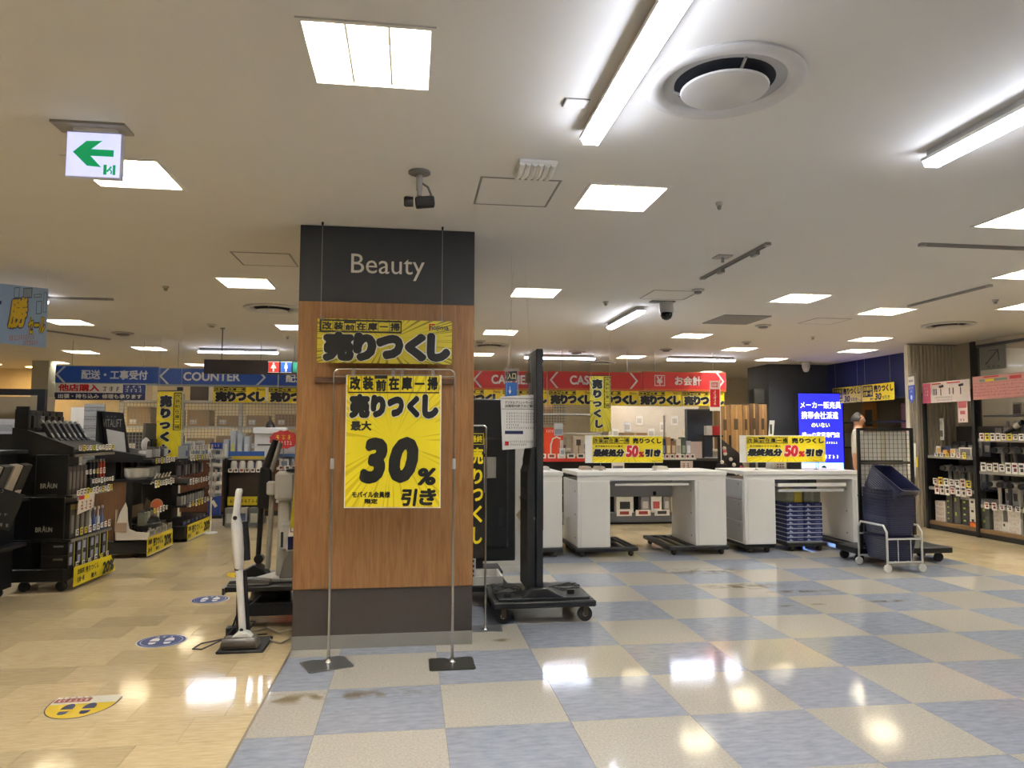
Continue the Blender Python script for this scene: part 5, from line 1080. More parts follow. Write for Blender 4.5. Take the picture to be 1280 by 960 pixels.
# ================================================================== people
SKIN = mat('#b98a6c', .5, var=.06); HAIR = mat('#1c1612', .6, var=.3, scale=60)
def skinned(name, pts, edges, m, parent, lv=2):
    me = bpy.data.meshes.new(name); me.from_pydata([p[:3] for p in pts], edges, []); o = bpy.data.objects.new(name, me); col.objects.link(o)
    sk = o.modifiers.new('skin', 'SKIN'); sk.use_smooth_shade = True
    for i, p in enumerate(pts):
        v = me.skin_vertices[0].data[i]; v.radius = (p[3], p[4] if len(p) > 4 else p[3]); v.use_root = (i == 0)
    su = o.modifiers.new('sub', 'SUBSURF'); su.levels = su.render_levels = lv
    dg = bpy.context.evaluated_depsgraph_get(); me2 = bpy.data.meshes.new_from_object(o.evaluated_get(dg)); bpy.data.objects.remove(o); bpy.data.meshes.remove(me)
    me2.materials.clear(); return link(name, me2, m, parent)
def person(lb, loc, rz, H=1.74, shirt='#d8d2c4', pants='#24262e'):
    t = thing('person', lb, 'person', loc, rz); s = H/1.74
    def S(l): return [tuple(v*s for v in p) for p in l]
    # faces -y; pelvis first
    P_ = S([(0, 0, .95, .15, .11), (0, 0, 1.12, .135, .10), (0, 0, 1.30, .15, .105), (0, .0, 1.42, .12, .085), (0, .0, 1.49, .055, .058), (0, -.01, 1.545, .06, .068), (0, -.012, 1.60, .074, .092), (0, -.008, 1.66, .076, .098), (0, 0, 1.715, .05, .07)])
    e = [(0, 1), (1, 2), (2, 3), (3, 4), (4, 5), (5, 6), (6, 7), (7, 8)]
    for sd in (-1, 1):
        i = len(P_); P_ += S([(sd*.17, .0, 1.41, .058), (sd*.21, .01, 1.17, .045), (sd*.2, -.12, .97, .034), (sd*.19, -.17, .93, .028), (sd*.185, -.22, .905, .03, .016)]); e += [(3, i), (i, i+1), (i+1, i+2), (i+2, i+3), (i+3, i+4)]
        j = len(P_); P_ += S([(sd*.095, 0, .86, .09), (sd*.1, -.01, .50, .062), (sd*.1, .02, .12, .042), (sd*.1, .02, .05, .045), (sd*.105, -.13, .035, .038, .03)]); e += [(0, j), (j, j+1), (j+1, j+2), (j+2, j+3), (j+3, j+4)]
        for q in range(4):
            k = len(P_); x = sd*(.168+.012*q); P_ += S([(x, -.25, .90-.004*q, .0085), (x, -.28+.004*q, .875, .008)]); e += [(i+4, k), (k, k+1)]
        k = len(P_); P_ += S([(sd*.155, -.22, .91, .01), (sd*.15, -.245, .885, .009)]); e += [(i+4, k), (k, k+1)]
        k = len(P_); P_ += S([(sd*.078, .005, 1.60, .012, .02)]); e += [(6, k)]
    k = len(P_); P_ += S([(0, -.105, 1.60, .014, .02), (0, -.122, 1.588, .012, .012)]); e += [(6, k), (k, k+1)]
    skinned('body', P_, e, SKIN, t)
    Q = S([(0, 0, .90, .165, .125), (0, 0, 1.12, .15, .115), (0, 0, 1.30, .163, .118), (0, 0, 1.42, .13, .095), (0, 0, 1.46, .07, .07)]); qe = [(0, 1), (1, 2), (2, 3), (3, 4)]
    for sd in (-1, 1): i = len(Q); Q += S([(sd*.172, .0, 1.41, .07), (sd*.215, .01, 1.17, .058), (sd*.202, -.10, .99, .044)]); qe += [(3, i), (i, i+1), (i+1, i+2)]
    skinned('shirt', Q, qe, mat(shirt, .8, bump=.1, scale=20), t)
    R_ = S([(0, 0, .96, .155, .12), (0, 0, .90, .15, .12)]); re = [(0, 1)]
    for sd in (-1, 1): j = len(R_); R_ += S([(sd*.095, 0, .84, .1), (sd*.1, -.01, .50, .075), (sd*.1, .02, .12, .06), (sd*.1, .02, .08, .06)]); re += [(1, j), (j, j+1), (j+1, j+2), (j+2, j+3)]
    skinned('trousers', R_, re, mat(pants, .8), t)
    for sd in (-1, 1): MB().hull([[(x*s+sd*.104*s, y*s, z*s) for x, y, z in ell((0, -.04, 0.0), .05, .13)], [(x*s+sd*.104*s, y*s, z*s) for x, y, z in ell((0, -.04, .03), .052, .135)], [(x*s+sd*.104*s, y*s, z*s) for x, y, z in ell((0, .01, .085), .05, .07)]]).build('shoe', BLACK, t, smooth=True)
    hb = MB()
    for a0 in range(1): 
        rg = []
        for q in range(9):
            ph = q/8; z = 1.752-.16*ph; rr = math.sin(min(1, .12+ph*1.1)*PI/2); ring = []
            for k in range(20):
                a = 2*PI*k/20; y = math.sin(a); front = y < -.35
                zz = z if not front else max(z, 1.665-.0*ph)
                ring.append((.086*rr*math.cos(a)*s, (.108*rr*y+.006)*s, zz*s))
            rg.append(ring)
        hb.hull(rg)
    hb.build('hair', HAIR, t, smooth=True)
    for sd in (-1, 1):
        MB().lathe([(.0145*s, -.006*s), (.012*s, -.012*s), (.004*s, -.015*s)], (sd*.03*s, -.092*s, 1.622*s), 10, 'y').build('eye', mat('#e5e0da', .3), t); MB().lathe([(.006*s, -.014*s), (.005*s, -.017*s)], (sd*.03*s, -.092*s, 1.622*s), 8, 'y').build('iris', mat('#20150f', .3), t)
        MB().tube([(sd*.015*s, -.104*s, 1.645*s), (sd*.045*s, -.096*s, 1.647*s)], .004*s, 5).build('eyebrow', HAIR, t)
    MB().tube([(-.022*s, -.1*s, 1.555*s), (0, -.106*s, 1.556*s), (.022*s, -.1*s, 1.555*s)], .005*s, 6).build('mouth', mat('#8f5648', .5), t)
    return t
person('standing person in a pale shirt behind the mesh rack, head turned right', (7.53, 11.45, 0), .9, 1.745, '#d8d0c2')
# ================================================================== left-hand gondolas (fronts face the aisle, +x)
GBL = mat('#101114', .45); GSH = mat('#1b1c20', .45); WPAN = grain_mat('#5a3d26', '#6f4d30', 6, (6, 6, .8), .5)
def casters(t, pts, r=.035):
    for x, y in pts: MB().lathe([(r*.7, -.015), (r, -.012), (r, .012), (r*.7, .015)], (x, y, r), 14, 'y').build('caster', RUB, t, smooth=True)
def item(name, lb, cat, loc, parts_, group=None, rz=0, ry=0):
    """small thing of boxes: parts_ = [(part name, colour, box)]"""
    t = thing(name, lb, cat, loc, rz, group); t.rotation_euler = (0, ry, rz)
    for nm, c, b in parts_: part(nm, c if not isinstance(c, str) else mat(c, .45, var=.15, scale=25), t, box=b, bevel=.002)
    return t
# ---- shaver gondola
t = thing('gondola_shelf', 'black stepped shaver gondola with casters at the left of the aisle', 'shelf', (0, 0, 0)); xa, xb, ya, yb = -3.42, -2.92, 6.86, 7.72
part('base', GBL, t, bevel=.006, box=(xa, ya, .09, xb-.04, yb, .2)); part('core', GBL, t, box=(xa, ya+.03, .2, xa+.18, yb, 1.3)); part('end_panel', mat('#08080a', .4), t, bevel=.003, box=(-3.21, ya-.02, .84, -2.955, ya+.01, 1.185)); part('end_panel', mat('#08080a', .4), t, bevel=.003, box=(-3.25, ya-.02, .46, -2.97, ya+.01, .82))
letters(t, [q for x, z in ((-3.17, .895), (-3.193, .52)) for q in (('BR', x, z, x+.05, z+.042), ('A', x+.054, z, x+.08, z+.056), ('UN', x+.084, z, x+.135, z+.042))], mat('#b9b4aa', .4), ya-.0225, .02)
for z in (.45, .83, 1.19):
    s = part('shelf', GSH, t, box=(xa, ya, z-.02, xb+.0, yb, z)); part('shelf_edge', mat('#6f6a60', .3), s, box=(xb, ya, z-.025, xb+.012, yb, z))
MB().prism([(xa, 1.19), (xb, 1.19), (xb, 1.25), (xa+.12, 1.40), (xa, 1.42)], ya-.012, ya+.012, 'y').build('side_wedge', GBL, t); MB().prism([(xa+.12, 1.38), (xb-.01, 1.23), (xb-.01, 1.20), (xa+.12, 1.20)], ya+.012, yb, 'y').build('sloping_deck', GSH, t)
part('header_wing', GBL, t, box=(-3.40, ya-.005, 1.38, -3.30, ya+.02, 1.605)); part('header_board', mat('#241f1b', .6), t, box=(xa, ya+.02, 1.38, xa+.02, yb, 1.58))
casters(t, ((-3.3, 6.92), (-3.0, 6.92), (-3.3, 7.64), (-3.0, 7.64)), .045)
for z, n, sd in ((1.24, 11, 21), (.845, 12, 22), (.50, 9, 23), (.21, 6, 24)): price_tags(t, n, xb+.014, ya+.05, yb-.03, z, 1, sd, .055)
price_tags(t, 8, xb+.02, 7.2, yb-.02, .93, 1, 31, .045); price_tags(t, 6, xb+.02, 7.05, 7.5, 1.02, 1, 32, .045)
for k in range(7):
    y = 6.95+k*.11
    item('boxed_shaver', 'tilted shaver on the sloping top deck, %s from the viewer' % ORD[k], 'shaver', (-3.13, y, 1.315), [('stand', ['#2c2b2c', '#45403c', '#232429'][k % 3], (-.03, -.028, -.02, .02, .028, .0)), ('body', ['#17181b', '#3a3836', '#20232c'][k % 3], (-.022, -.022, 0, .012, .022, .17)), ('head', '#8f8c88', (-.018, -.018, .17, .008, .018, .2)), ('label', '#a8a49c', (.012, -.015, .02, .014, .015, .06))], 'shavers on the sloping deck', ry=-.55)
for k in range(6):
    y = 6.93+k*.125; item('hanging_pack', 'dark blister pack against the header board, %s from the viewer' % ORD[k], 'pack', (-3.395, y, 1.40), [('card', ['#7a6a38', '#1c1b1c', '#4b4a4e', '#231f1d', '#2b2523', '#332a26'][k], (0, 0, 0, .012, .1, .17)), ('blister', ['#5a5040', '#3a3838', '#8c8a88', '#3c2f2b', '#40342e', '#2e2a2a'][k], (.012, .015, .02, .04, .085, .13))], 'blister packs on the header')
for k in range(5): item('shaver_pack', 'standing shaver pack on the upper shelf, %s from the viewer' % ORD[k], 'pack', (-3.06, 6.9+k*.075, .83), [('box', '#3a3531', (0, 0, 0, .09, .065, .25)), ('window', '#6d655c', (.09, .01, .05, .093, .055, .2))], 'packs on the upper shelf')
for k in range(5): item('trimmer', 'upright trimmer on the upper shelf, %s from the far end' % ORD[4-k], 'trimmer', (-2.98, 7.32+k*.075, .95), [('body', ['#1b1b1f', '#2a2c35', '#23242a', '#a8321f', '#8f2a1c'][k], (-.02, -.018, 0, .02, .018, .15)), ('head', '#8a8784', (-.015, -.014, .15, .015, .014, .175)), ('stand', '#3b3a3a', (-.03, -.028, -.12, .03, .028, 0))], 'trimmers on the upper shelf')
for k in range(4): item('shaver_pack', 'tall gold-topped shaver pack on the middle shelf, %s from the viewer' % ORD[k], 'pack', (-3.04, 6.89+k*.1, .45), [('box', '#2e2b2a', (0, 0, 0, .1, .09, .30)), ('gold_top', '#8d7a44', (.1, 0, .25, .103, .09, .3)), ('window', '#75706a', (.1, .02, .04, .104, .07, .2))], 'packs on the middle shelf')
for k in range(4):
    t = thing('toothbrush', 'electric toothbrush on the middle shelf, %s from the viewer' % ORD[k], 'toothbrush', (-2.97, 7.36+k*.09, .45), 0, 'toothbrushes on the middle shelf'); MB().lathe([(.022, 0), (.018, .03), (.016, .12), (.008, .14), (.005, .2)], n=12).build('handle', mat(['#d6d4d0', '#4c62a0', '#c9ccd6', '#5b72b0'][k], .35), t, smooth=True); part('brush_head', WHITE, t, box=(-.004, -.006, .2, .012, .006, .225))
for r in range(2):
    for k in range(6):
        t = item('shaver_carton', 'black shaver carton on the base, %s row, %s from the viewer' % (('lower', 'upper')[r], ORD[k]), 'box', (-3.16+.012*(k % 2), 6.88+k*.135, .2+r*.112), [('carton', '#0e0e11', (0, 0, 0, .22, .125, .11)), ('side_print', '#8f93b8', (.22, .02, .02, .223, .07, .09)), ('yellow_edge', '#c9c044', (.22, .11, .0, .223, .122, .11))], 'black cartons on the base')
        if k == 0: part('end_print', mat('#7d7a78', .5), t, box=(.1, -.003, .07, .18, 0, .085))
t = thing('shelf_poster', 'yellow 20 percent poster curling off the base of the shaver gondola', 'poster', (-2.895, 6.9, .015), PI/2, None)
MB().add([(0, 0, .02), (.38, -.012, .02), (.79, -.05, .02), (0, 0, .19), (.38, -.006, .185), (.79, -.0, .17), (0, .002, .02), (.38, -.01, .02), (.79, -.048, .02), (0, .002, .19), (.38, -.004, .185), (.79, .002, .17)], [(0, 1, 4, 3), (1, 2, 5, 4), (6, 9, 10, 7), (7, 10, 11, 8)]).build('sheet', mat('#e3cf1e', .45), t)
letters(t, [('改装前', .02, .12, .16, .17), ('在庫一掃', .02, .05, .16, .1), ('売りつくし', .18, .11, .46, .165), ('最大', .3, .04, .42, .085)], INK, -.022, .04); letters(t, [('20%', .47, .035, .74, .15)], INK, -.05, .06, .1, name='figure_20')
t = thing('price_card', 'red and white promotional card clipped under the upper shelf', 'card', (-2.89, 6.9, .66), PI/2); MB().prism([(0, 0), (.33, .03), (.33, .17), (.02, .16)], -.004, .0).build('card', mat('#d9d0c2', .5), t); part('red_top', RED, t, box=(.02, -.006, .125, .12, -.004, .16)); part('yellow_top', YEL, t, box=(.12, -.006, .125, .22, -.004, .16)); letters(t, [('~3', .05, .03, .3, .11)], mat('#7a2a2c', .5), -.006, .02)
# ---- near-left low gondola
t = thing('gondola_shelf', 'dark low gondola cut by the left picture edge', 'shelf', (0, 0, 0)); part('body', GBL, t, box=(-4.0, 6.05, .08, -3.32, 6.75, 1.2)); part('deck', GSH, t, box=(-4.0, 6.02, 1.2, -3.25, 6.78, 1.23)); part('lower_shelf', GSH, t, box=(-3.32, 6.03, .42, -3.22, 6.76, .45)); part('upper_shelf', GSH, t, box=(-3.32, 6.03, .8, -3.22, 6.76, .83)); casters(t, ((-3.4, 6.1), (-3.4, 6.7)), .04)
letters(t, [('~8', -3.31, 1.205, -3.255, 1.222)], mat('#8a8478', .4), 6.0185, 0)
for k in range(4): item('magazine_box', 'pale slanted pack on the low gondola at the picture edge, %s from the viewer' % ORD[k], 'pack', (-3.3, 6.1+k*.15, .86), [('box', ['#a59a8c', '#2a2a2d', '#b8ada0', '#33312f'][k], (0, 0, 0, .05, .12, .28)), ('strip', '#d0c4b4', (.05, .01, .02, .053, .11, .06))], 'slanted packs at the left edge', ry=.35)
t = thing('info_board', 'dark tilted information board at the left picture edge', 'board', (-3.2, 6.3, .62), .15); MB().prism([(-.35, .1), (.06, -.02), (.16, .26), (-.22, .40)], -.004, .004).build('board', mat('#1f2226', .5), t)
letters(t, [('~7', -.14, .28, .02, .31), ('~3', -.12, .23, .0, .26), ('~4', -.1, .1, .06, .12)], mat('#8a8c8e', .5), -.006, 0)
for k in range(7): part('table_mark', mat('#7f8183', .5), t, box=(-.2+k*.04, -.006, .06-.008*k, -.185+k*.04, -.004, .085-.008*k))
t = thing('catalogue', 'pale leaflet in a holder at the left edge below the tilted board', 'leaflet', (-3.21, 6.2, .46), .2); part('sheet', mat('#b9aaa0', .5, var=.4, scale=20), t, box=(-.2, -.003, 0, .0, .003, .26)); part('red_print', mat('#7d3030', .5), t, box=(-.12, -.005, .1, -.05, -.003, .16))
t = thing('green_figure', 'small dark green item on the floor at the left picture edge', 'item', (-3.0, 5.72, 0)); MB().lathe([(.05, 0), (.07, .05), (.05, .1), (.06, .14), (.02, .17)], n=14).build('body', mat('#23301f', .6, var=.5), t, smooth=True); MB().lathe([(.06, .0), (.06, .02)], (.0, 0, 0), 12).build('foot', BLACK, t)
# ---- black frame display far left
t = thing('framed_shelf_unit', 'large black-framed shelf unit behind the shaver gondola', 'shelf', (0, 0, 0)); y0 = 8.9
part('frame', GBL, t, box=[(-5.6, y0, 1.80, -4.12, y0+.06, 1.87), (-4.2, y0, 0, -4.12, y0+.06, 1.80), (-5.6, y0, .0, -5.52, y0+.06, 1.80)]); part('back', mat('#9a8a6c', .6), t, box=(-5.52, y0+.4, 1.0, -4.2, y0+.42, 1.80)); part('shelf', GBL, t, box=(-5.52, y0, 1.33, -4.2, y0+.4, 1.36)); part('front_panel', GBL, t, box=(-5.52, y0+.02, .0, -4.2, y0+.05, 1.33))
for k in range(5): item('white_pack', 'frosted white pack in the black-framed unit, %s from the right' % ORD[k], 'pack', (-4.44-k*.23, y0+.12, 1.36), [('box', '#c4c2be', (0, 0, 0, .2, .12, .17)), ('panel', '#a8a6a2', (.03, -.003, .03, .17, 0, .11))], 'frosted packs')
# ---- beauty-tool gondola
t = thing('gondola_shelf', 'black gondola with a slanted dark header board behind the shavers', 'shelf', (0, 0, 0)); ya, yb = 8.62, 9.5
part('base', GBL, t, bevel=.006, box=(-3.45, 8.6, .05, -2.87, 9.45, .19)); part('wood_end', WPAN, t, box=(-3.44, 8.64, .19, -3.12, 8.67, .86)); part('core', GBL, t, box=(-3.45, 8.67, .19, -3.25, yb, 1.1)); part('side_post', GBL, t, box=(-3.12, 8.64, .19, -3.06, 8.67, .86)); casters(t, ((-3.3, 8.68), (-3.0, 8.68)), .03)
for z in (.86, 1.08): s = part('shelf', GSH, t, box=(-3.45, ya, z-.03, -2.86, yb, z)); part('shelf_edge', mat('#3a3a3c', .3), s, box=(-2.86, ya, z-.03, -2.85, yb, z))
MB().prism([(-3.46, 1.08), (-3.40, 1.08), (-3.40, 1.12), (-3.46, 1.62)], 8.64, 9.3, 'y').build('case_back', GBL, t); MB().prism([(-3.40, 1.08), (-2.95, 1.08), (-2.95, 1.12), (-3.40, 1.2)], 8.63, 9.4, 'y').build('top_deck', GSH, t); price_tags(t, 8, -2.845, 8.7, 9.4, 1.06, 1, 41, .06); price_tags(t, 8, -2.845, 8.7, 9.4, .80, 1, 42, .07); price_tags(t, 5, -2.85, 8.7, 9.2, .50, 1, 43, .06)
t = thing('header_board', 'slanted dark header board reading VITALIFT', 'sign', (-3.48, 8.75, 1.08)); MB().prism([(.06, 0), (.36, 0), (.26, .52), (.0, .54)], -.008, .0).build('board', mat('#1f2023', .4), t); letters(t, [('VITALIFT', .05, .36, .25, .45)], mat('#8f8d88', .4), -.010, 0); letters(t, [('~3', .08, .47, .2, .49)], mat('#6a6866', .4), -.010, 0, name='small_lettering')
MB().prism([(.13, .08), (.32, .0), (.28, .30), (.09, .34)], -.014, -.010).build('white_sheet', mat('#cbcac8', .5), t)
t = thing('beauty_device', 'white round beauty device on the deck beside the dark header', 'device', (-3.02, 8.9, 1.13)); MB().lathe([(.06, -.03), (.085, 0), (.06, .03)], (0, 0, .11), 20, 'x').build('ring', WHITE, t, smooth=True); part('foot', WHITE, t, bevel=.008, box=(-.06, -.06, 0, .08, .08, .04)); MB().lathe([(.045, -.034), (.045, .036)], (0, 0, .11), 16, 'x').build('dark_centre', BLACK, t)
for k in range(5): item('handheld_device', 'small pale device on the deck edge, %s from the viewer' % ORD[k], 'device', (-2.93, 8.72+k*.14, 1.10), [('body', ['#c9c7c3', '#8d8b88', '#b7b4ae', '#4a4a4d', '#d0cec9'][k], (-.02, -.02, 0, .03, .03, .09)), ('tip', '#6c6a68', (-.012, -.012, .09, .02, .02, .12))], 'devices on the deck edge')
for k, (y, r_) in enumerate(((8.74, .13), (9.02, .1), (9.22, .09))):
    t = thing('white_bowl', 'white tub on the shelf under the dark header, %s from the viewer' % ORD[k], 'tub', (-3.05, y, .86), 0, 'white tubs'); MB().lathe([(r_*.75, 0), (r_*.95, .03), (r_, .12), (r_*1.04, .125), (r_*.95, .12), (r_*.8, .04)], n=22).build('tub', mat('#d2d0cc', .35), t, smooth=True); part('picture_card', mat('#8a7468', .5), t, box=(-.18, r_*.2, 0, -.17, r_*1.1, .19))
for k in range(5): item('price_stick', 'slanted white price holder before the white tubs, %s from the viewer' % ORD[k], 'price holder', (-2.9, 8.72+k*.12, .80), [('stick', '#d6d3cc', (0, 0, 0, .01, .03, .13)), ('card', ['#e6e2d6', '#e0cf3c'][k % 2], (.01, -.01, .02, .014, .045, .09))], 'slanted price holders', ry=.5)
for k in range(5): item('bottle_pack', 'grey green bottle pack on the low shelf, %s from the viewer' % ORD[k], 'pack', (-3.02, 8.72+k*.1, .34), [('box', ['#6d7060', '#9a958a', '#7a7c6c', '#8a8478', '#b0a890'][k], (0, 0, 0, .08, .08, .14)), ('cap', '#4a4a48', (.02, .02, .14, .06, .06, .17))], 'packs on the low shelf')
t = thing('pack_riser', 'dark riser under the grey green packs', 'riser', (-3.04, 8.7, .19)); part('block', GBL, t, box=(0, 0, 0, .14, .6, .13)); part('top', GSH, t, box=(-.005, -.005, .13, .145, .605, .15))
t = thing('cardboard_tray', 'open cardboard display tray with curved sides on the black base', 'tray', (-3.2, 8.58, .19)); CB = mat('#b9a98e', .7); CW = mat('#d5cdbf', .6)
part('tray_floor', CB, t, box=(0, 0, 0, .34, .8, .012)); MB().prism([(0, 0), (.33, 0), (.33, .09), (.22, .1), (.15, .13), (.13, .22), (.12, .36), (.10, .42), (.05, .32), (0, .14)], 0, .012, 'y').build('near_side', CW, t); MB().prism([(.0, 0), (.34, 0), (.34, .1), (.2, .12), (.12, .34), (.05, .4), (0, .2)], .79, .80, 'y').build('far_side', CB, t); part('back_wall', CB, t, box=(0, 0, 0, .01, .8, .34)); part('front_lip', CW, t, box=(.33, 0, 0, .34, .8, .09)); part('near_lip', mat('#a88f76', .6), t, box=(.0, -.006, .10, .12, 0, .2))
t = thing('rice_cooker', 'dark round appliance inside the cardboard tray', 'appliance', (-3.01, 8.95, .2)); MB().lathe([(.11, 0), (.15, .03), (.16, .14), (.14, .2), (.06, .24)], n=24).build('body', mat('#1d1f22', .3), t, smooth=True); MB().lathe([(.162, .14), (.162, .155)], n=24).build('seam', STEEL, t); part('handle', BLACK, t, box=(-.02, -.08, .235, .02, .08, .26))
t = thing('round_label', 'orange round label card standing in the cardboard tray', 'card', (-2.95, 9.12, .45), PI/2-.8); MB().lathe([(.075, -.004), (.075, .0)], (0, 0, .08), 20, 'y').build('disc', mat('#b98a6a', .5), t); MB().lathe([(.06, -.006), (.06, -.004)], (0, 0, .08), 20, 'y').build('inner_disc', mat('#c9623a', .5), t); part('stick', CB, t, box=(-.012, .0, -.25, .012, .004, .02))
for k in range(3): item('small_tub', 'small white jar in front of the tray, %s from the viewer' % ORD[k], 'jar', (-2.95, 8.7+k*.22, .202), [('jar', '#d8d6d2', (0, 0, 0, .07, .08, .085)), ('lid', '#8d8a86', (.005, .005, .085, .065, .075, .11))], 'jars in the tray')
def strip(y0, y1, z0, x, lb):
    t = thing('yellow_strip', lb, 'strip', (x, y0, z0), PI/2, 'yellow strips on the low trays'); w = y1-y0; part('sheet', mat('#dcc91e', .45), t, box=(0, -.004, 0, w, 0, .19)); letters(t, [('改装前', .02, .11, .14, .17), ('在庫一掃', .02, .02, .14, .08), ('売りつくし', .18, .07, w*.6, .17), ('最大', w*.32, .02, w*.45, .06), ('20%', w*.64, .02, w*.95, .15)], INK, -.006, .05)
    part('frame_edge', PAPER, t, box=[(0, -.006, -.008, w, 0, .0)])
strip(8.56, 9.42, .03, -2.855, 'yellow sale strip on the cardboard tray base')
for k in range(4): item('tray_card', 'grey price card on the tray lip, %s from the viewer' % ORD[k], 'card', (-2.852, 8.62+k*.2, .225), [('card', '#9a9890', (0, 0, 0, .006, .15, .08)), ('print', '#6b6964', (.006, .02, .02, .008, .12, .06))], 'cards on the tray lip')
# ---- third gondola
t = thing('gondola_shelf', 'far black gondola with small bottles before the counter', 'shelf', (0, 0, 0)); ya, yb = 9.75, 10.95
part('base', GBL, t, bevel=.005, box=(-3.35, ya, .04, -2.80, yb, .2)); part('core', GBL, t, box=(-3.38, ya+.1, .2, -3.26, yb, 1.3)); part('side', mat('#2a2725', .5), t, box=(-3.38, ya+.08, .2, -3.0, ya+.1, .72))
for z in (.46, .74, 1.05): s = part('shelf', GSH, t, box=(-3.38, ya, z-.025, -2.80, yb, z)); part('shelf_edge', mat('#4a4a4c', .3), s, box=(-2.80, ya, z-.025, -2.79, yb, z))
for z, n, sd in ((.46, 8, 51), (.75, 9, 52), (1.06, 9, 53), (1.18, 8, 54)): price_tags(t, n, -2.788, ya+.05, yb-.05, z, 1, sd, .07)
part('back_top', mat('#55534e', .5), t, box=(-3.38, ya+.1, 1.3, -3.35, yb, 1.5)); casters(t, ((-3.2, 9.85), (-2.9, 9.85)), .025)
for k in range(9): item('bottle', 'small dark-capped bottle on the far gondola, %s from the viewer' % ORD[k], 'bottle', (-2.9, 9.82+k*.12, .46), [('body', ['#a8a6a2', '#b8b4ae', '#8c8a90'][k % 3], (-.03, -.03, 0, .03, .03, .11)), ('cap', '#26262a', (-.02, -.02, .11, .02, .02, .15))], 'bottles on the far gondola')
for k in range(9): item('hanging_tool', 'dark hanging tool pack above the upper shelf, %s from the viewer' % ORD[k], 'pack', (-2.95, 9.8+k*.125, .76), [('card', ['#3b3a3e', '#26262b', '#5b5a60'][k % 3], (-.01, 0, .05, .0, .09, .25)), ('tool', ['#7a7a80', '#4a4a55', '#909096'][k % 3], (0, .02, .07, .04, .07, .2))], 'tool packs')
for k in range(7): item('clear_pack', 'clear pack on the top shelf of the far gondola, %s from the viewer' % ORD[k], 'pack', (-2.95, 9.85+k*.155, 1.05), [('pack', ['#a9adb2', '#8f959c', '#bfc3c6'][k % 3], (0, 0, 0, .09, .11, .16+.03*(k % 3))), ('label', ['#3f5aa8', '#d8d8d6', '#6a7896'][k % 3], (.09, .02, .03, .093, .09, .1))], 'clear packs')
for k in range(6): item('boxed_brush', 'dark boxed brush on the base of the far gondola, %s from the viewer' % ORD[k], 'box', (-3.05, 9.8+k*.18, .2), [('box', ['#2a2a2e', '#33343c', '#23242c'][k % 3], (0, 0, 0, .2, .16, .05)), ('label', ['#40529a', '#8f8d8a'][k % 2], (.2, .02, .01, .203, .12, .04))], 'boxed brushes')
strip(9.78, 10.9, .02, -2.785, 'yellow sale strip on the base of the far gondola')
t = thing('tag_stand', 'slim white pole stand with hanging tags before the brown counter', 'stand', (-2.72, 10.6, 0)); MB().tube([(0, 0, .02), (0, 0, .96)], .012, 8).build('pole', WHITE, t, smooth=True); MB().lathe([(.1, 0), (.1, .012), (.02, .02)], n=18).build('foot', WHITE, t); MB().lathe([(.07, .95), (.08, .965), (.0, .97)], n=16).build('top_disc', WHITE, t)
for k in range(6): part('tag', mat(['#d8d6d0', '#c9b0a8'][k % 2], .5), t, box=(.02+.01*(k % 2), -.06+.02*k, .5+.06*k, .06, -.055+.02*k, .57+.06*k))
for k in range(3): MB().tube([(-.08, -.01, .5+.12*k), (.08, .01, .5+.12*k)], .004, 5).build('arm', STEEL, t)
t = thing('vertical_banner', 'tall yellow sale banner hanging above the far gondola', 'banner', (-3.27, 10.0, 1.045), .0, 'tall yellow sale banners'); sale_banner_v(t, .305, .87, BRAYS3); MB().tube([(.0, .004, .875), (.31, .004, .885)], .006, 6).build('rod', DARK, t)
for x in (.02, .29): MB().tube([(x, .004, .88), (x, .004, CEIL-1.045)], .0015, 5).build('cord', mat('#c2c0ba', .3), t)
part('clamp', DARK, t, box=(.24, -.01, .885, .31, .02, .93))
t = thing('perforated_panel', 'grey perforated panel standing behind the shavers', 'panel', (-4.08, 9.82, .9)); part('board', smallprint_mat('#a9aaac', '#6e7073', 14, .5), t, box=(0, 0, 0, .24, .02, .84)); part('foot', STEEL, t, box=(.1, -.1, -.9, .14, .1, 0))
t = thing('white_card', 'plain white placard behind the shaver gondola', 'placard', (-4.27, 9.9, 1.15)); part('placard', PAPER, t, box=(0, 0, .28, .19, .01, .55)); part('lower_placard', mat('#c4c2c0', .5), t, box=(0, 0, 0, .19, .01, .27)); part('stand', STEEL, t, box=(.08, .01, -1.15, .11, .03, .3))
# ================================================================== hanging department signs
SGB = mat('#1f4fb4', .4, var=.05); SGR = mat('#b8262f', .4, var=.05); CHEV = mat('#d9dbe2', .4); TRIM = mat('#9aa0a8', .4)
SY = 11.6
def chevron(t, x, h, d, w=.03, s=1):
    MB().prism([(x, h/2), (x+s*d, h), (x+s*(d+w), h), (x+s*w, h/2), (x+s*(d+w), 0), (x+s*d, 0)], -.004, 0).build('chevron', CHEV, t)
def dept(x0, x1, z, h, m, lb, texts, chev, trim):
    t = thing('department_sign', lb, 'sign', (x0, SY, z), 0, 'hanging department signs'); w = x1-x0
    part('board', m, t, box=(0, 0, 0, w, .05, h)); part('bottom_trim', trim, t, box=(0, -.004, -.03, w, .054, 0)); part('top_trim', trim, t, box=(0, -.003, h, w, .053, h+.012))
    if texts: letters(t, [(s, a*w, h*.22, b*w, h*.8) for s, a, b in texts], mat('#e4e6ec', .4), -.004, .035)
    for x, s in chev: chevron(t, x*w, h, .11, .035, s)
    for x in (.15*w, .85*w): MB().tube([(x, .025, h), (x, .025, CEIL-z)], .004, 5).build('hanger', STEEL, t)
    return t
dept(-5.24, -3.80, 2.12, .245, SGB, 'blue delivery reception sign at the far left', [('配送・工事受付', .25, .90)], [(0, 1)], TRIM)
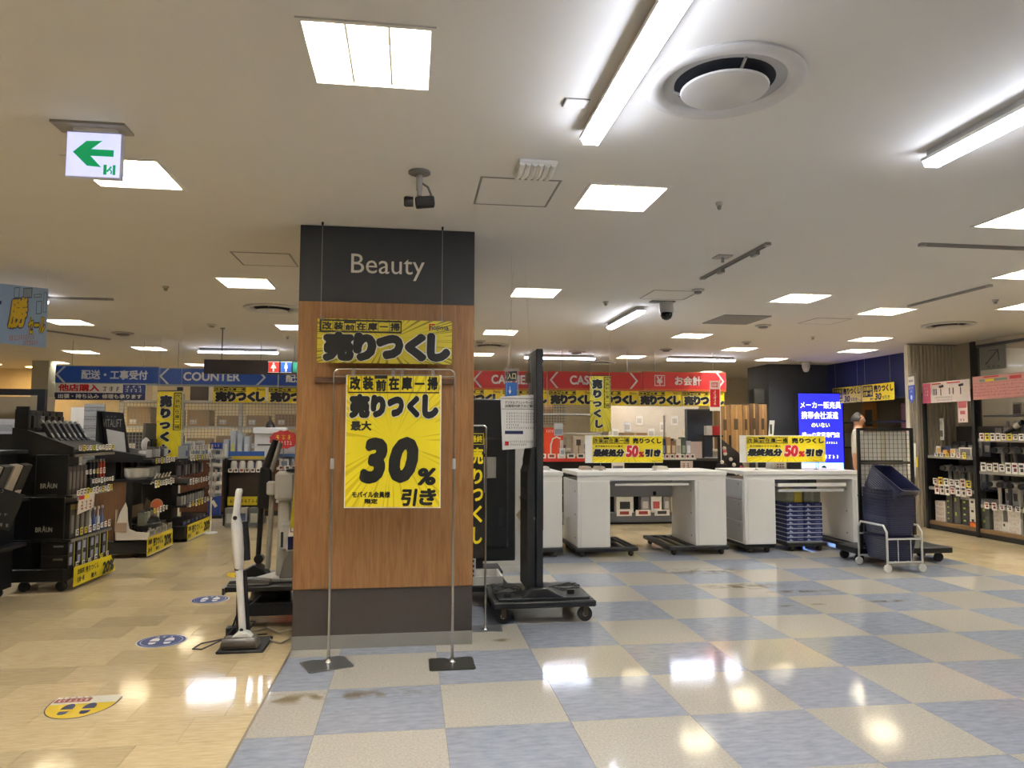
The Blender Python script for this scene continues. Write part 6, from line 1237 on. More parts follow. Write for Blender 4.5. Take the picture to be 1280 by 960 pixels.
dept(-3.78, -2.05, 2.115, .235, SGB, 'blue hanging sign reading COUNTER', [('COUNTER', .2, .68)], [(0, 1), (.9, -1)], TRIM)
dept(-2.03, -.55, 2.11, .23, SGB, 'blue sign half hidden by the restroom sign and pillar', [('配送・工事受付', .07, .8)], [], TRIM)
OR = mat('#c4622c', .4)
dept(.72, 2.18, 2.115, .262, SGR, 'red hanging sign reading CASHIER nearest the pillar', [('CASHIER', .38, .83)], [(.18, 1)], OR)
dept(2.2, 3.78, 2.12, .265, SGR, 'red hanging sign reading CASHIER between the chevrons', [('CASHIER', .23, .67)], [(.02, 1), (.96, -1)], OR)
t = dept(3.80, 5.25, 2.125, .275, SGR, 'red hanging sign with a yen symbol for payment', [('お会計', .38, .70)], [(.98, -1)], OR)
mb = MB(); frame_rect(mb, .20, .05, .38, .23, .012, -.004); mb.build('yen_frame', CHEV, t); letters(t, [('¥', .235, .07, .345, .21)], CHEV, -.004, .03, name='yen')
t = thing('service_board', 'white and navy board about items bought elsewhere', 'sign', (-5.23, 11.58, 1.865)); part('board', PAPER, t, box=(0, 0, 0, 1.27, .02, .245)); part('navy_band', NAVY, t, box=(0, -.003, 0, 1.27, 0, .105)); part('navy_block', mat('#2b3f8a', .5), t, box=(.95, -.003, .105, 1.27, 0, .235))
letters(t, [('他店購入', .05, .125, .62, .235)], RED, -.005, .045, name='red_lettering'); letters(t, [('出張・持ち込み', .05, .02, .62, .088), ('修理も承ります', .66, .02, 1.22, .088)], PAPER, -.005, .03, name='white_lettering')
letters(t, [('~3', .66, .13, .92, .2)], NAVY, -.005, .03, name='navy_lettering'); letters(t, [('~4', .98, .12, 1.24, .17), ('~3', .98, .18, 1.24, .22)], PAPER, -.006, .03, name='white_lettering')
for x in (.1, 1.15): MB().tube([(x, .01, .245), (x, .01, .27)], .004, 5).build('hanger', STEEL, t)
# strips of yellow sale banners
def yb(x, y, z, lb, w=.74, h=.235):
    t = thing('sale_banner', lb, 'banner', (x, y, z), 0, 'small yellow sale banners'); sale_banner(t, w, h, BRAYS3); 
    for q in (.1*w, .9*w): MB().tube([(q, .004, h), (q, .004, h+.03)], .002, 4).build('clip', STEEL, t)
    return t
ylab = ['small yellow sale banner under the red sign, %s from the pillar' % o for o in ORD[:6]]
b0 = yb(.70, 11.625, 1.85, 'small yellow sale banner under the red sign, first from the pillar')
for k in range(1, 6): copy_tree(b0, None, (.70+k*.757, 11.625, 1.85), 0, 'small yellow sale banner under the red sign, %s from the pillar' % ORD[k])
copy_tree(b0, None, (-3.0, 11.625, 1.845), 0, 'small yellow sale banner under the COUNTER sign, left one').scale = (1.05, 1, 1.02); copy_tree(b0, None, (-2.19, 11.625, 1.845), 0, 'small yellow sale banner touching the left pillar edge').scale = (1.05, 1, 1.02)
t = thing('vertical_banner', 'tall yellow sale banner hanging before the red sign', 'banner', (2.375, 9.5, 1.41), 0, 'tall yellow sale banners'); sale_banner_v(t, .29, .745, BRAYS2); MB().tube([(.0, .004, .75), (.29, .004, .75)], .005, 6).build('rod', DARK, t)
for x in (.02, .27): MB().tube([(x, .004, .75), (x, .004, CEIL-1.41)], .0015, 5).build('cord', mat('#c2c0ba', .3), t)
# restroom sign
t = thing('restroom_sign', 'dark hanging restroom sign with red and blue figures', 'sign', (-2.68, 9.9, 2.15)); part('board', mat('#201716', .45), t, box=(0, 0, 0, 1.5, .04, .185))
def fig(x, m, skirt):
    part('icon_field', m, t, box=(x, -.004, .03, x+.135, 0, .165)); part('icon_frame', PAPER, t, box=[(x-.006, -.003, .024, x+.141, 0, .03), (x-.006, -.003, .165, x+.141, 0, .171)])
    MB().lathe([(.013, -.007), (.013, -.004)], (x+.067, 0, .142), 12, 'y').build('icon_head', PAPER, t)
    MB().prism([(x+.05, .125), (x+.085, .125), (x+(.105 if skirt else .09), .08), (x+.078, .08), (x+.078, .038), (x+.057, .038), (x+.057, .08), (x+(.03 if skirt else .045), .08)], -.007, -.004).build('icon_figure', PAPER, t)
fig(.81, mat('#c8342c', .4), True); fig(.97, mat('#2456b8', .4), False); part('icon_field', mat('#1c6b5a', .4), t, box=(1.125, -.004, .03, 1.26, 0, .165)); fig(1.28, mat('#6a7078', .4), False)
for x in (.215, 1.3): MB().tube([(x, .02, .185), (x, .02, CEIL-2.15)], .007, 6).build('hanger_rod', mat('#6d675f', .4), t); MB().lathe([(.03, CEIL-2.15), (.03, CEIL-2.165)], (x, .02, 0), 12).build('ceiling_cup', STEEL, t)
# payment flag
t = thing('payment_flag', 'narrow red and white flag with a basket symbol before the red sign', 'flag', (4.49, 10.5, 1.73)); part('cloth', PAPER, t, box=(0, 0, 0, .16, .004, .46)); part('red_field', RED, t, box=(.005, -.002, .06, .155, 0, .33)); letters(t, [('~5', .05, .09, .11, .32, 'v')], PAPER, -.004, .02)
mb = MB(); frame_rect(mb, .03, .36, .13, .43, .01, -.002)
for k in range(3): rect(mb, .05+k*.025, .365, .06+k*.025, .425, -.0022)
mb.build('basket_symbol', RED, t); MB().tube([(.165, 0, -.8), (.165, 0, .48)], .006, 6).build('flag_pole', WHITE, t)
t2 = thing('flag_base', 'weighted foot block of the payment flag on the register counter', 'base', (4.655, 10.5, .86)); part('block', BLACK, t2, bevel=.004, box=(-.06, -.06, 0, .06, .06, .07)); MB().tube([(0, 0, .0), (0, 0, -.86)], .012, 6).build('stem', STEEL, t2)

# ================================================================== register side
t = thing('register_counter', 'long black-fronted register counter with a red price rail', 'counter', (1.0, 10.98, 0)); W = 4.1
part('plinth', mat('#5b5c60', .4), t, box=(0, -.1, .03, W, .5, .17)); part('kick', BLACK, t, box=(0, -.05, 0, W, .5, .03)); part('front', mat('#0e0e11', .5), t, box=(0, .1, .17, W, .5, .96)); part('worktop', mat('#3a3936', .5), t, box=(0, -.08, .96, W, .6, 1.0)); part('red_rail', mat('#c63328', .4), t, box=(.6, -.09, .955, 1.72, -.08, 1.035)); part('white_rail', mat('#c9c4ba', .4), t, box=(2.7, -.09, .98, 3.42, -.08, 1.01))
part('yellow_rail', mat('#b9ab2a', .5), t, box=(1.9, -.12, .44, 3.2, -.1, .52)); part('shelf', mat('#2a2a2c', .5), t, box=(.2, -.1, .42, W-.3, .1, .44))
def tags_front(t, n, x0, x1, y, z, seed, s=.06):
    rd = random.Random(seed)
    for k in range(n):
        x = x0+(x1-x0)*(k+.5)/n; w = (x1-x0)/n*.4; o = part('price_tag', mat(rd.choice(('#ece8e0', '#e4ddd4', '#f0eee8')), .5), t, box=(x-w, y-.004, z-s/2, x+w, y, z+s/2)); part('print', mat(rd.choice(('#4a4446', '#8a3030')), .5), o, box=(x-w*.6, y-.006, z-s*.25, x+w*.6, y-.004, z+s*.3))
tags_front(t, 8, 2.74, 3.4, -.09, 1.03, 61, .07); tags_front(t, 6, .75, 1.65, -.09, 1.04, 62, .07); tags_front(t, 3, 2.1, 3.0, -.1, .17, 63, .09)
for k, (x, w, c, c2) in enumerate(((3.13, .27, '#d8d3c8', '#2c2a28'), (3.52, .14, '#7d7a80', '#b9b4b0'), (3.68, .17, '#d9d6d2', '#b04a50'), (3.88, .1, '#8d8a86', '#c9c4bc'), (4.0, .2, '#cbbd9c', '#a89a7c'))):
    item('boxed_product', 'product box on the low register shelf seen through the desk, %s from the left' % ORD[k], 'box', (x, 10.89, .172), [('box', c, (0, 0, 0, w, .14, .245)), ('picture', c2, (w*.2, -.003, .06, w*.8, 0, .17))], 'boxes on the low register shelf')
t = thing('fan_box', 'bright orange fan carton on the register counter', 'box', (2.03, 10.95, 1.0)); part('carton', mat('#d8421f', .5), t, box=(0, 0, 0, .29, .2, .47)); letters(t, [('~6', .02, .4, .2, .44)], PAPER, -.003, .02); MB().tube([(.09, -.004, .05), (.09, -.004, .2), (.12, -.004, .3), (.18, -.004, .33), (.24, -.004, .3)], .012, 6).build('fan_picture', mat('#d8cfc6', .5), t); part('side_label', mat('#e3d4cc', .5), t, box=(.235, -.003, .05, .285, 0, .28))
t = thing('info_card', 'grey glossy card standing above the orange carton', 'card', (2.17, 10.93, 1.35)); part('card', mat('#c3cbd2', .3), t, box=(0, 0, 0, .14, .004, .19)); part('print', mat('#8a98a6', .4), t, box=(.01, -.002, .02, .13, 0, .1)); part('stem', CLEAR, t, box=(.06, .004, -.35, .07, .01, .02))
item('white_clock', 'small white timer leaning on the red price rail', 'timer', (2.24, 10.84, 1.03), [('body', '#e6e6e6', (0, 0, 0, .08, .03, .13)), ('face', '#a8b0ba', (.015, -.003, .04, .065, 0, .1))])
item('fan_carton', 'cream carton with a round fan picture on the register counter', 'box', (2.47, 10.95, 1.0), [('carton', '#cdbdb0', (0, 0, 0, .17, .16, .34)), ('stem_picture', '#3a3230', (.08, -.003, .06, .09, 0, .22)), ('fan_picture', '#40342f', (.05, -.004, .2, .12, 0, .29))])
for k in range(7): item('slim_box', 'slim product box in the row on the register counter, %s from the left' % ORD[k], 'box', (3.8+k*.083, 10.98, 1.0), [('box', ['#b9b6c0', '#33415e', '#b48a5a', '#8a6a4a', '#d4cdc0', '#4e5a4c', '#a7a3ac'][k], (0, 0, 0, .076, .12, .27+.03*(k % 3))), ('label', ['#6a7490', '#8590a8', '#e0c9a0', '#c9b090', '#b0a494', '#9aa890', '#e3e0e6'][k], (.012, -.003, .08, .064, 0, .2))], 'slim boxes in a row')
for k, (x, w, h, c, lb) in enumerate(((3.0, .3, .09, '#b9b9b4', 'white printer on the rear register table'), (3.42, .16, .12, '#9aa6b4', 'blue grey terminal on the rear register table'), (3.9, .3, .13, '#2a2b2f', 'black case on the rear register table, left one'), (4.3, .26, .14, '#202125', 'black case on the rear register table, right one'))):
    item('register_device', lb, 'device', (x+.35, 12.1, 1.12), [('body', c, (0, 0, 0, w, .25, h)), ('top', '#8f9298' if k < 2 else '#3b3c40', (.02, .02, h, w-.02, .22, h+.05))], 'devices on the rear table')
t = thing('rear_table', 'long pale table behind the register counter', 'table', (1.1, 12.0, 0)); part('top', mat('#c9c2b4', .5), t, box=(0, 0, 1.08, 4.2, .5, 1.12)); part('front', mat('#8d8678', .6), t, box=(.02, .02, .1, 4.18, .05, 1.08))
for x in (0, 4.14): part('leg', STEEL, t, box=(x, .1, 0, x+.06, .16, 1.08))
for x in (0.1, 2.0): part('lamp_arm', mat('#b4b0a8', .4), t, box=(x+1.3, .3, 1.12, x+1.33, .33, 1.7))
struct('wall_partition_cream', MB().box(3.66, 13.2, 0, 5.42, 13.26, 1.9), mat('#cfc3ae', .7), 'cream partition wall behind the register tables', 'wall')
item('cardboard_box', 'open brown carton before the cream partition', 'box', (3.8, 12.75, 1.12), [('carton', '#9c7a4e', (0, 0, 0, .45, .3, .28)), ('tape', '#b89a6a', (.2, -.003, 0, .25, .3, .282))]); item('carton_table', 'low shelf under the open brown carton', 'shelf', (3.7, 12.7, 0), [('top', '#8a8274', (0, 0, 1.08, .7, .4, 1.12)), ('front', '#6e675c', (.02, .02, 0, .68, .38, 1.08))])
t = thing('stock_rack', 'wire stock rack with cartons behind the fan boxes', 'rack', (1.0, 13.0, 0))
for z in (.5, 1.0, 1.4, 1.75): part('shelf', mat('#a8a294', .5), t, box=(0, 0, z-.03, 2.5, .5, z))
for x in (0, 1.25, 2.46): part('upright', mat('#b4aea2', .5), t, box=(x, 0, 0, x+.04, .04, 2.1))
wg = MB()
for k in range(36): wg.box(k*.05, .01, 1.55, k*.05+.006, .016, 1.9)
for k in range(8): wg.box(0, .016, 1.55+k*.05, 1.8, .02, 1.556+k*.05)
wg.build('wire_grid', mat('#4a4a48', .4), t)['kind'] = 'stuff'
for k, (x, w, h, c, z) in enumerate(((1.88, .38, .27, '#8f6a40', 1.4), (1.5, .3, .2, '#4a4038', 1.4), (2.2, .26, .2, '#a07c50', 1.75), (1.1, .3, .3, '#7d5f3c', 1.0), (1.9, .4, .3, '#97744a', 1.0), (1.05, .32, .22, '#33302e', 1.4))): item('stock_carton', ('brown carton beside the fan boxes on the wire rack', 'dark carton in the middle of the wire rack', 'brown carton on the top shelf of the wire rack', 'brown carton low at the left of the wire rack', 'brown carton low at the right of the wire rack', 'black carton at the left of the wire rack')[k], 'box', (1.02+x-.9, 13.08, z), [('carton', c, (0, 0, 0, w, .35, h)), ('tape', '#b89a6a', (w*.45, -.003, 0, w*.55, .35, h+.001))], 'cartons on the wire rack')
# upright cartons beside the dark wall
cx = 5.72
for k, (w, h, c) in enumerate(((.2, .92, '#86643c'), (.24, .94, '#9a7547'), (.14, .93, '#8a6840'), (.18, .96, '#5e4630'), (.17, .95, '#94704a'))):
    item('tall_carton', 'tall brown carton in the upper row beside the dark wall, %s from the left' % ORD[k], 'box', (cx, 12.9, .99), [('carton', c, (0, 0, 0, w-.012, .3, h)), ('stencil', '#4a3826', (w*.25, -.003, h*.5, w*.6, 0, h*.72)), ('tape', '#b08e5c', (w*.42, -.002, 0, w*.55, 0, h))], 'tall brown cartons'); cx += w
t = thing('carton_rack', 'dark rack carrying the tall brown cartons', 'rack', (5.68, 12.85, 0)); part('shelf', mat('#2a2826', .5), t, box=(0, 0, .95, 1.0, .5, .99)); 
for x in (0, .96): part('upright', DARK, t, box=(x, .42, 0, x+.04, .46, 2.0))
for k, (x, w, h, c) in enumerate(((5.7, .3, .5, '#7d6a3a'), (6.02, .3, .45, '#5e4a34'), (6.34, .3, .55, '#7a3030'))): item('floor_carton', ('olive', 'brown', 'dark red')[k]+' carton on the floor under the tall brown cartons', 'box', (x, 12.9, 0), [('carton', c, (0, 0, 0, w, .35, h)), ('print', '#a89a60', (.05, -.003, .1, .2, 0, .3))])
t = thing('white_post', 'thin white post left of the dark wall', 'post', (6.62, 13.3, 0)); part('post', WHITE, t, box=(0, 0, 0, .05, .05, 1.95)); part('foot', STEEL, t, box=(-.05, -.05, 0, .1, .1, .02)); item('black_speaker', 'black box speaker high beside the dark wall', 'speaker', (6.55, 13.22, 1.95), [('body', '#161616', (0, 0, 0, .22, .2, .3)), ('grille', '#2a2a2a', (.02, -.003, .03, .2, 0, .27))])
# angled navy display with accessory spinner
t = thing('display_board', 'angled navy display board beside the register counter', 'display', (4.62, 11.75, 0)); MB().prism([(0, .95), (.44, .95), (.44, 1.74), (.40, 1.80), (0, 1.80)], 0, .12).build('board', mat('#1c2230', .4), t); part('foot', BLACK, t, box=(.05, 0, 0, .4, .3, .05)); part('column', BLACK, t, box=(.15, .05, .05, .3, .1, .95)); part('top_edge', mat('#4a5060', .4), t, box=(0, -.01, 1.78, .42, .0, 1.80))
item('red_box', 'red and white gift box beside the navy display', 'box', (4.68, 11.1, 1.36), [('box', '#b3242a', (.1, 0, 0, .22, .1, .15)), ('white_half', '#cfc9c6', (0, 0, 0, .1, .1, .15))])
t = thing('accessory_spinner', 'black spinner rack dotted with pale round accessories', 'rack', (4.86, 10.62, 0)); MB().lathe([(.2, 0), (.2, .04), (.03, .06)], n=16).build('foot', BLACK, t); MB().tube([(0, 0, .05), (0, 0, 1.36)], .02, 8).build('pole', BLACK, t); MB().prism([(-.2, .6), (.3, .6), (.12, 1.1), (-.2, 1.34)], -.02, .02).build('panel', mat('#17161a', .5), t)
rd = random.Random(5)
for k in range(14): MB().lathe([(.0, -.035), (.028, -.028), (.03, -.012), (.02, -.002)], (rd.uniform(-.16, .2), -.02, .66+k*.042), 10, 'y').build('accessory', mat(rd.choice(('#c9b9a4', '#d8cfc0', '#b8a890', '#c4556a')), .5), t, smooth=True)
t = thing('gift_table', 'stepped shelf under the red and white gift box', 'shelf', (4.6, 11.05, 1.0)); part('top', BLACK, t, box=(0, 0, .33, .34, .2, .36)); part('side', BLACK, t, box=[(0, 0, 0, .02, .2, .33)]); part('print', mat('#c9b2a8', .5), t, box=(-.2, -.003, .0, -.02, .01, .26)); item('green_bag', 'olive green pack beside the accessory spinner', 'pack', (5.1, 10.9, 1.0), [('pack', '#6d6f3a', (-.1, 0, 0, .0, .08, .12)), ('label', '#a8a050', (-.08, -.003, .03, -.02, 0, .09))])
t = thing('price_poster', 'small pinkish price poster on the register counter front', 'poster', (4.15, 10.86, .66)); part('sheet', mat('#cdbcae', .5), t, box=(0, 0, 0, .2, .004, .3)); letters(t, [('~2', .03, .18, .17, .27), ('~4', .03, .05, .17, .12)], mat('#7a4038', .5), -.002, .02); item('price_poster', 'small white price poster under the middle desk banner', 'poster', (3.05, 10.86, .8), [('sheet', '#dcd6ce', (0, 0, 0, .2, .004, .18)), ('print', '#77727a', (.02, -.002, .03, .18, 0, .09))])

# ================================================================== service counter on the left
CWOOD = grain_mat('#4d2c1a', '#643a22', 5, (8, 8, .8), .45)
t = thing('service_counter', 'brown wooden service counter below the COUNTER sign', 'counter', (-3.75, 12.7, 0)); part('front', CWOOD, t, box=(0, 0, .08, 3.0, .05, .93)); part('kick', BLACK, t, box=(.02, .02, 0, 2.98, .3, .08)); part('worktop', mat('#8d8a84', .4), t, box=(-.02, -.05, .93, 3.02, .6, .97)); part('side', CWOOD, t, box=(0, .05, .08, .05, .55, .93)); part('joint', DARK, t, box=[(.62, -.003, .08, .65, 0, .93)])
def item2(*a, **k): return item(*a, **k)
t = thing('printer', 'white office printer on the service counter', 'printer', (-2.66, 12.78, .97)); part('body', mat('#d6d4cf', .4), t, bevel=.01, box=(.05, 0, 0, .5, .35, .40)); part('lid', mat('#e0deda', .4), t, bevel=.006, box=(.03, -.02, .40, .53, .36, .50)); part('paper_slot', DARK, t, box=(.1, -.003, .2, .45, 0, .22)); part('button_panel', mat('#6a6c70', .4), t, box=(.38, -.004, .08, .46, 0, .12))
for k in range(4): item('file_stand', 'clear file stand with papers on the service counter, %s from the left' % ORD[k], 'file stand', (-3.1+k*.11, 12.75, .97), [('stand', '#aeb2b4', (0, 0, 0, .08, .2, .3+.05*((k*3) % 4))), ('paper', ['#d8d6c8', '#c9c44a', '#b8bcc0', '#d0d0cc'][k], (.02, -.006, .02, .06, .0, .22))], 'file stands')
item('card_reader', 'small white card reader at the left end of the service counter', 'device', (-3.7, 12.72, .97), [('body', '#d2d0cc', (0, 0, 0, .16, .12, .12)), ('screen', '#6a7480', (.03, -.003, .05, .13, 0, .1))])
for k in range(3): item('counter_jar', 'small clear jar on the service counter, %s from the left' % ORD[k], 'jar', (-3.48+k*.12, 12.72, .97), [('jar', '#a8acae', (0, 0, 0, .07, .07, .09)), ('pens', '#d8d4cc', (.02, .02, .09, .05, .05, .22))], 'jars on the service counter')
person('dark-haired person behind the printer at the service counter', (-2.5, 13.55, 0), PI, 1.60, '#4a4c54')
t = thing('leaflet_rack', 'slim white leaflet rack with a blue header and blue foot', 'rack', (-3.23, 12.42, 0)); part('back', mat('#cfcfce', .4), t, box=(0, .03, .08, .19, .05, 1.2)); part('blue_header', mat('#1f3f9c', .4), t, box=(0, 0, 1.12, .19, .05, 1.22)); part('blue_foot', mat('#1f3f9c', .4), t, box=(0, -.02, .05, .19, .05, .36)); letters(t, [('~3', .03, 1.15, .16, 1.19)], PAPER, -.003, .02); MB().prism([(.05, .27), (.09, .3), (.15, .2), (.11, .17)], -.024, -.02).build('picture', PAPER, t); part('base', BLACK, t, box=(-.03, -.05, 0, .22, .1, .05))
for k in range(5): s = part('pocket', mat('#e2e2e0', .4), t, box=(0, -.02, .40+k*.145, .19, .03, .45+k*.145)); item('leaflet_pack', 'small pack in the leaflet rack, %s pocket from the foot' % ORD[k], 'pack', (-3.2, 12.405, .452+k*.145), [('pack', ['#8a8680', '#3a3a44', '#6f7076', '#55585e', '#9a9894'][k], (0, 0, 0, .06, .03, .07)), ('second', '#4c5260', (.07, 0, 0, .13, .03, .06))], 'packs in the leaflet rack')
t = thing('promotion_table', 'dark promotion table with blue trim and yellow sign before the counter', 'table', (-2.72, 11.4, 0)); part('top', BLACK, t, box=(0, 0, .80, .52, .4, .83)); part('cabinet', mat('#2c211c', .5), t, box=(.03, .05, .1, .5, .38, .8)); part('blue_trim', mat('#2c56a8', .4), t, box=(0, .1, 1.03, .52, .12, 1.10)); part('yellow_trim', mat('#c9ad3a', .4), t, box=(.05, .09, .985, .52, .1, 1.03)); part('upper_shelf', mat('#8a8c90', .4), t, box=(0, .1, .97, .52, .4, .985)); part('side', BLACK, t, box=[(-.03, .0, .0, .0, .4, 1.0)]); part('yellow_sign', mat('#d6c22a', .45), t, box=(.03, -.004, .30, .52, 0, .43)); part('base', BLACK, t, box=(0, 0, 0, .52, .4, .1)); letters(t, [('~8', .06, .34, .48, .39)], INK, -.006, .02); tags_front(t, 6, .02, .5, -.004, .82, 71, .06)
for k in range(4):
    t = thing('small_kettle', 'small white appliance on the promotion table, %s from the left' % ORD[k], 'appliance', (-2.63+k*.12, 11.48, .83), 0, 'white appliances on the promotion table'); MB().lathe([(.045, 0), (.05, .02), (.045, .1), (.03, .13)], n=14).build('body', mat('#dcdad8', .35), t, smooth=True); part('handle', mat('#3c5aa0', .4), t, box=(.045, -.008, .03, .06, .008, .1))
for k in range(3): item('appliance_box', 'small appliance box before the promotion table cabinet, %s from the left' % ORD[k], 'box', (-2.68+k*.17, 11.22, 0), [('box', ['#8a8c8e', '#b4b2ae', '#6f757c'][k], (0, 0, 0, .14, .15, .28)), ('label', ['#d0d2d4', '#4a5a8a', '#cfd0c4'][k], (.02, -.003, .06, .12, 0, .2))], 'appliance boxes on the floor')
t = thing('burst_sign', 'red and yellow cloud-shaped price sign left of the pillar', 'sign', (-1.9, 11.4, 1.28)); pts = [(.2*math.cos(2*PI*k/24)*(1+.08*(k % 2)), .13*math.sin(2*PI*k/24)*(1+.12*(k % 2))) for k in range(24)]; MB().prism(pts, -.003, 0).build('cloud', mat('#c83a3e', .45), t); letters(t, [('~3', -.12, -.0, .12, .07)], YEL, -.005, .05); letters(t, [('~6', -.13, -.08, .13, -.02)], PAPER, -.005, .03, name='price'); MB().tube([(0, .005, -.13), (0, .005, -1.28)], .008, 6).build('pole', STEEL, t)
t = thing('wire_shelf', 'pale wire accessory shelf left of the pillar', 'shelf', (-2.02, 11.55, 0)); part('back', mat('#b9bcc0', .5), t, box=(0, .2, 0, .6, .22, 1.2))
for z in (.35, .6, .85, 1.05): s = part('shelf', mat('#c6c8ca', .4), t, box=(0, 0, z-.015, .6, .2, z)); part('rail', mat('#4c7ab8' if z > 1 else '#d4d4d2', .4), s, box=(0, -.01, z-.03, .6, 0, z+.01))
for z, sd in ((.35, 81), (.6, 82), (.85, 83)): tags_front(t, 6, .02, .58, -.01, z, sd, .06)
for k in range(9): item('accessory_pack', 'pale accessory pack on the wire shelf, %s level, %s from the left' % (ORD[k//3], ORD[k % 3]), 'pack', (-1.98+(k % 3)*.18, 11.58, (.35, .6, .85)[k//3]), [('pack', ['#cfd2d4', '#9aa6b4', '#c4b8b0'][k % 3], (0, 0, 0, .13, .1, .14)), ('label', ['#7d8ca8', '#d0a8a8', '#8a9098'][k % 3], (.02, -.003, .03, .11, 0, .1))], 'packs on the wire shelf')
# stock cage behind the counter
t = thing('stock_cage', 'white wire stock cage with boxes behind the service counter', 'cage', (-5.3, 14.2, 0)); WG = mat('#b4ae9e', .5)
for k in range(5): part('upright', WG, t, box=(k*1.05, 0, 0, k*1.05+.07, .06, 2.1))
for z in (.6, 1.05, 1.5, 1.98): part('shelf', WG, t, box=(0, .0, z-.04, 4.27, .6, z))
wg = MB()
for k in range(70): wg.box(k*.06, -.006, .9, k*.06+.007, 0, 1.95)
for k in range(18): wg.box(0, -.01, .9+k*.06, 4.27, -.006, .907+k*.06)
wg.build('wire_grid', mat('#8f8a7e', .4), t)['kind'] = 'stuff'
rd = random.Random(11)
for r, z in enumerate((1.05, 1.5)):
    for k in range(8):
        c = rd.choice(('#8a6a42', '#5b5248', '#c9c0b0', '#3a3a3e', '#a08054', '#75726e')); h = rd.uniform(.2, .36)
        item('stock_box', 'stock box in the wire cage, %s shelf, %s from the left' % (('lower', 'upper')[r], ORD[k]), 'box', (-5.2+k*.53, 14.3, z), [('carton', c, (0, 0, 0, .4, .35, h)), ('label', '#d0c8ba', (.05, -.003, .04, .17, 0, .13))], 'boxes in the wire cage')
for k in range(4): item('cage_top_box', 'large pale carton on top of the wire cage, %s from the left' % ORD[k], 'box', (-5.1+k*1.0, 14.3, 1.98), [('carton', ['#c9b48c', '#4a3c30', '#d8c49a', '#cfc0a0'][k], (0, 0, 0, .75, .4, .28)), ('tape', '#e0d2b0', (.33, -.003, 0, .42, .4, .281))], 'cartons on the wire cage')
# far left warm zone
t = thing('far_column', 'slim grey-green column in the warm lit zone at far left', 'column', (-7.05, 15.0, 0)); part('shaft', mat('#a8a898', .6), t, box=(-.15, 0, 0, .15, .3, CEIL)); part('base', mat('#77756a', .6), t, box=(-.16, -.01, 0, .16, .31, .1))
for x, y, lb in ((-8.3, 15.9, 'warm downlight at the far left, outer one'), (-7.9, 16.4, 'warm downlight at the far left, inner one')):
    t = thing('downlight', lb, 'ceiling lamp', (x, y, CEIL)); MB().lathe([(.11, 0), (.11, -.012), (.09, -.014)], n=20, cap=False).build('rim', WHITE, t); MB().lathe([(.09, -.004), (.09, -.008)], n=16).build('lens', emit('#ffd08a', 60), t)
t = thing('far_shelf', 'pale stepped shelf under the warm lights at far left', 'shelf', (-8.4, 14.2, 0))
for z in (.4, .8, 1.2): part('shelf', mat('#cfc6b4', .6), t, box=(0, 0, z-.03, 2.6, .4, z))
part('back', mat('#d8cdb8', .6), t, box=(0, .4, 0, 2.6, .43, 1.6))
for k in range(8): item('far_pack', 'pale pack on the far left shelf, %s from the left' % ORD[k], 'pack', (-8.3+k*.31, 14.25, 1.2), [('pack', ['#d8d4cc', '#8a8c90', '#c4b49a', '#b4b8bc'][k % 4], (0, 0, 0, .2, .2, .2)), ('label', '#6a6a70', (.03, -.003, .05, .15, 0, .13))], 'packs on the far left shelf')

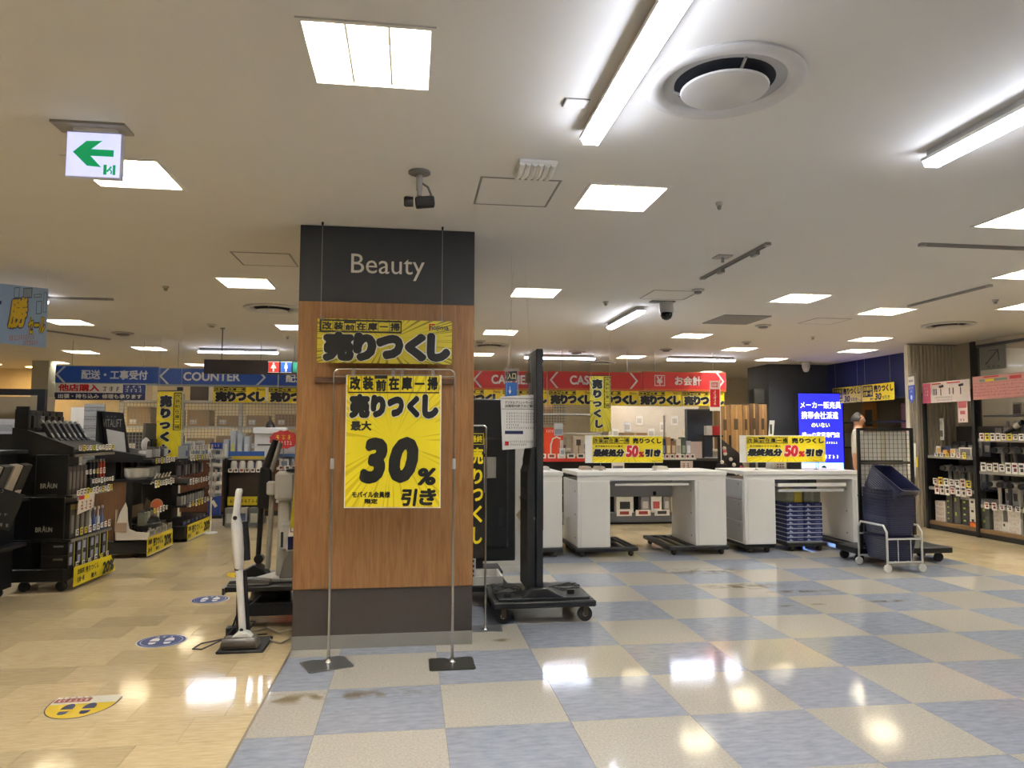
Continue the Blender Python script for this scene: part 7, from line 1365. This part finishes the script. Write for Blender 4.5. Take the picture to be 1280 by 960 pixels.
# ---- more goods filling the shelves and counters
rd = random.Random(21)
for k in range(7): item('styling_wand', 'slim styling wand at the back of the upper shelf, %s from the right edge' % ORD[k], 'hair iron', (7.95, 8.08+k*.115, 1.335), [('body', rd.choice(('#23242c', '#c9c2b8', '#5c4a66', '#8f8a88')), (-.015, -.015, 0, .015, .015, .22)), ('base', '#3a3a3c', (-.03, -.035, -.0, .03, .035, .015))], 'styling wands')
for k in range(8): item('purple_pack', 'small dark pack on the near bay middle shelf, %s from the right edge' % ORD[k], 'pack', (7.63, 8.07+k*.1, .90), [('pack', ('#4a3560', '#2f3a66', '#3b3640', '#5a4470')[k % 4], (0, 0, 0, .08, .085, .07)), ('label', '#8c84a8', (-.002, .02, .02, 0, .065, .05))], 'dark packs on the middle shelf')
for k in range(7): item('white_applicator', 'pale brush box at the back of the lowest near-bay shelf, %s from right' % ORD[k], 'box', (7.96, 8.06+k*.12, .45), [('box', ('#cfc9be', '#b4ada4', '#e0dad0')[k % 3], (0, 0, 0, .1, .1, .2+.03*(k % 2))), ('print', '#6f6862', (-.002, .02, .05, 0, .08, .15))], 'boxes at the back of the lowest shelf')
for k in range(6): item('grey_pack', 'grey tool pack at the back of the far bay lower shelf, %s from the post' % ORD[k], 'pack', (7.96, 9.06+k*.13, .62), [('pack', ('#8b8680', '#5f6470', '#a8a198')[k % 3], (0, 0, 0, .1, .11, .26)), ('print', '#c9c4bc', (-.002, .02, .1, 0, .09, .2))], 'packs at the back of the far bay')
for k in range(5): item('brush_set', 'dark brush set on the far bay upper shelf, %s from the post' % ORD[k], 'pack', (7.96, 9.1+k*.15, 1.08), [('pack', ('#33333a', '#6f6a66', '#24262e')[k % 3], (0, 0, 0, .1, .12, .2)), ('print', '#8f8a84', (-.002, .02, .06, 0, .1, .15))], 'brush sets')
for k in range(9): item('counter_pack', 'small boxed item in the back row of the register counter, %s from the left' % ORD[k], 'box', (2.75+k*.12, 11.2, 1.0), [('pack', rd.choice(('#b8b2a8', '#5d6670', '#c9b48c', '#8a5a4a', '#d4d0c8')), (0, 0, 0, .1, .1, rd.uniform(.12, .3))), ('label', '#77706a', (.02, -.003, .03, .08, 0, .09))], 'back row of the register counter')
for k in range(6): item('till_item', 'small dark till accessory on the rear register table, %s from the left' % ORD[k], 'device', (2.45+k*.45, 12.05, 1.12), [('body', rd.choice(('#2b2c30', '#4a4d52', '#8f959c', '#c4c0b8')), (0, 0, 0, .16, .14, rd.uniform(.08, .26))), ('panel', '#6a7078', (.02, -.003, .02, .14, 0, .07))], 'till accessories')
for k in range(7): item('hanging_sheet', 'loose notice sheet taped inside the register area, %s from the left' % ORD[k], 'notice', (3.72+k*.23, 13.19, 1.3+.12*(k % 3)), [('sheet', rd.choice(('#e2dccf', '#d6d8da', '#d9c9a8')), (0, 0, 0, .13, .008, .18)), ('print', '#bdb6aa', (.02, -.002, .04, .11, 0, .13))], 'notice sheets on the cream partition')
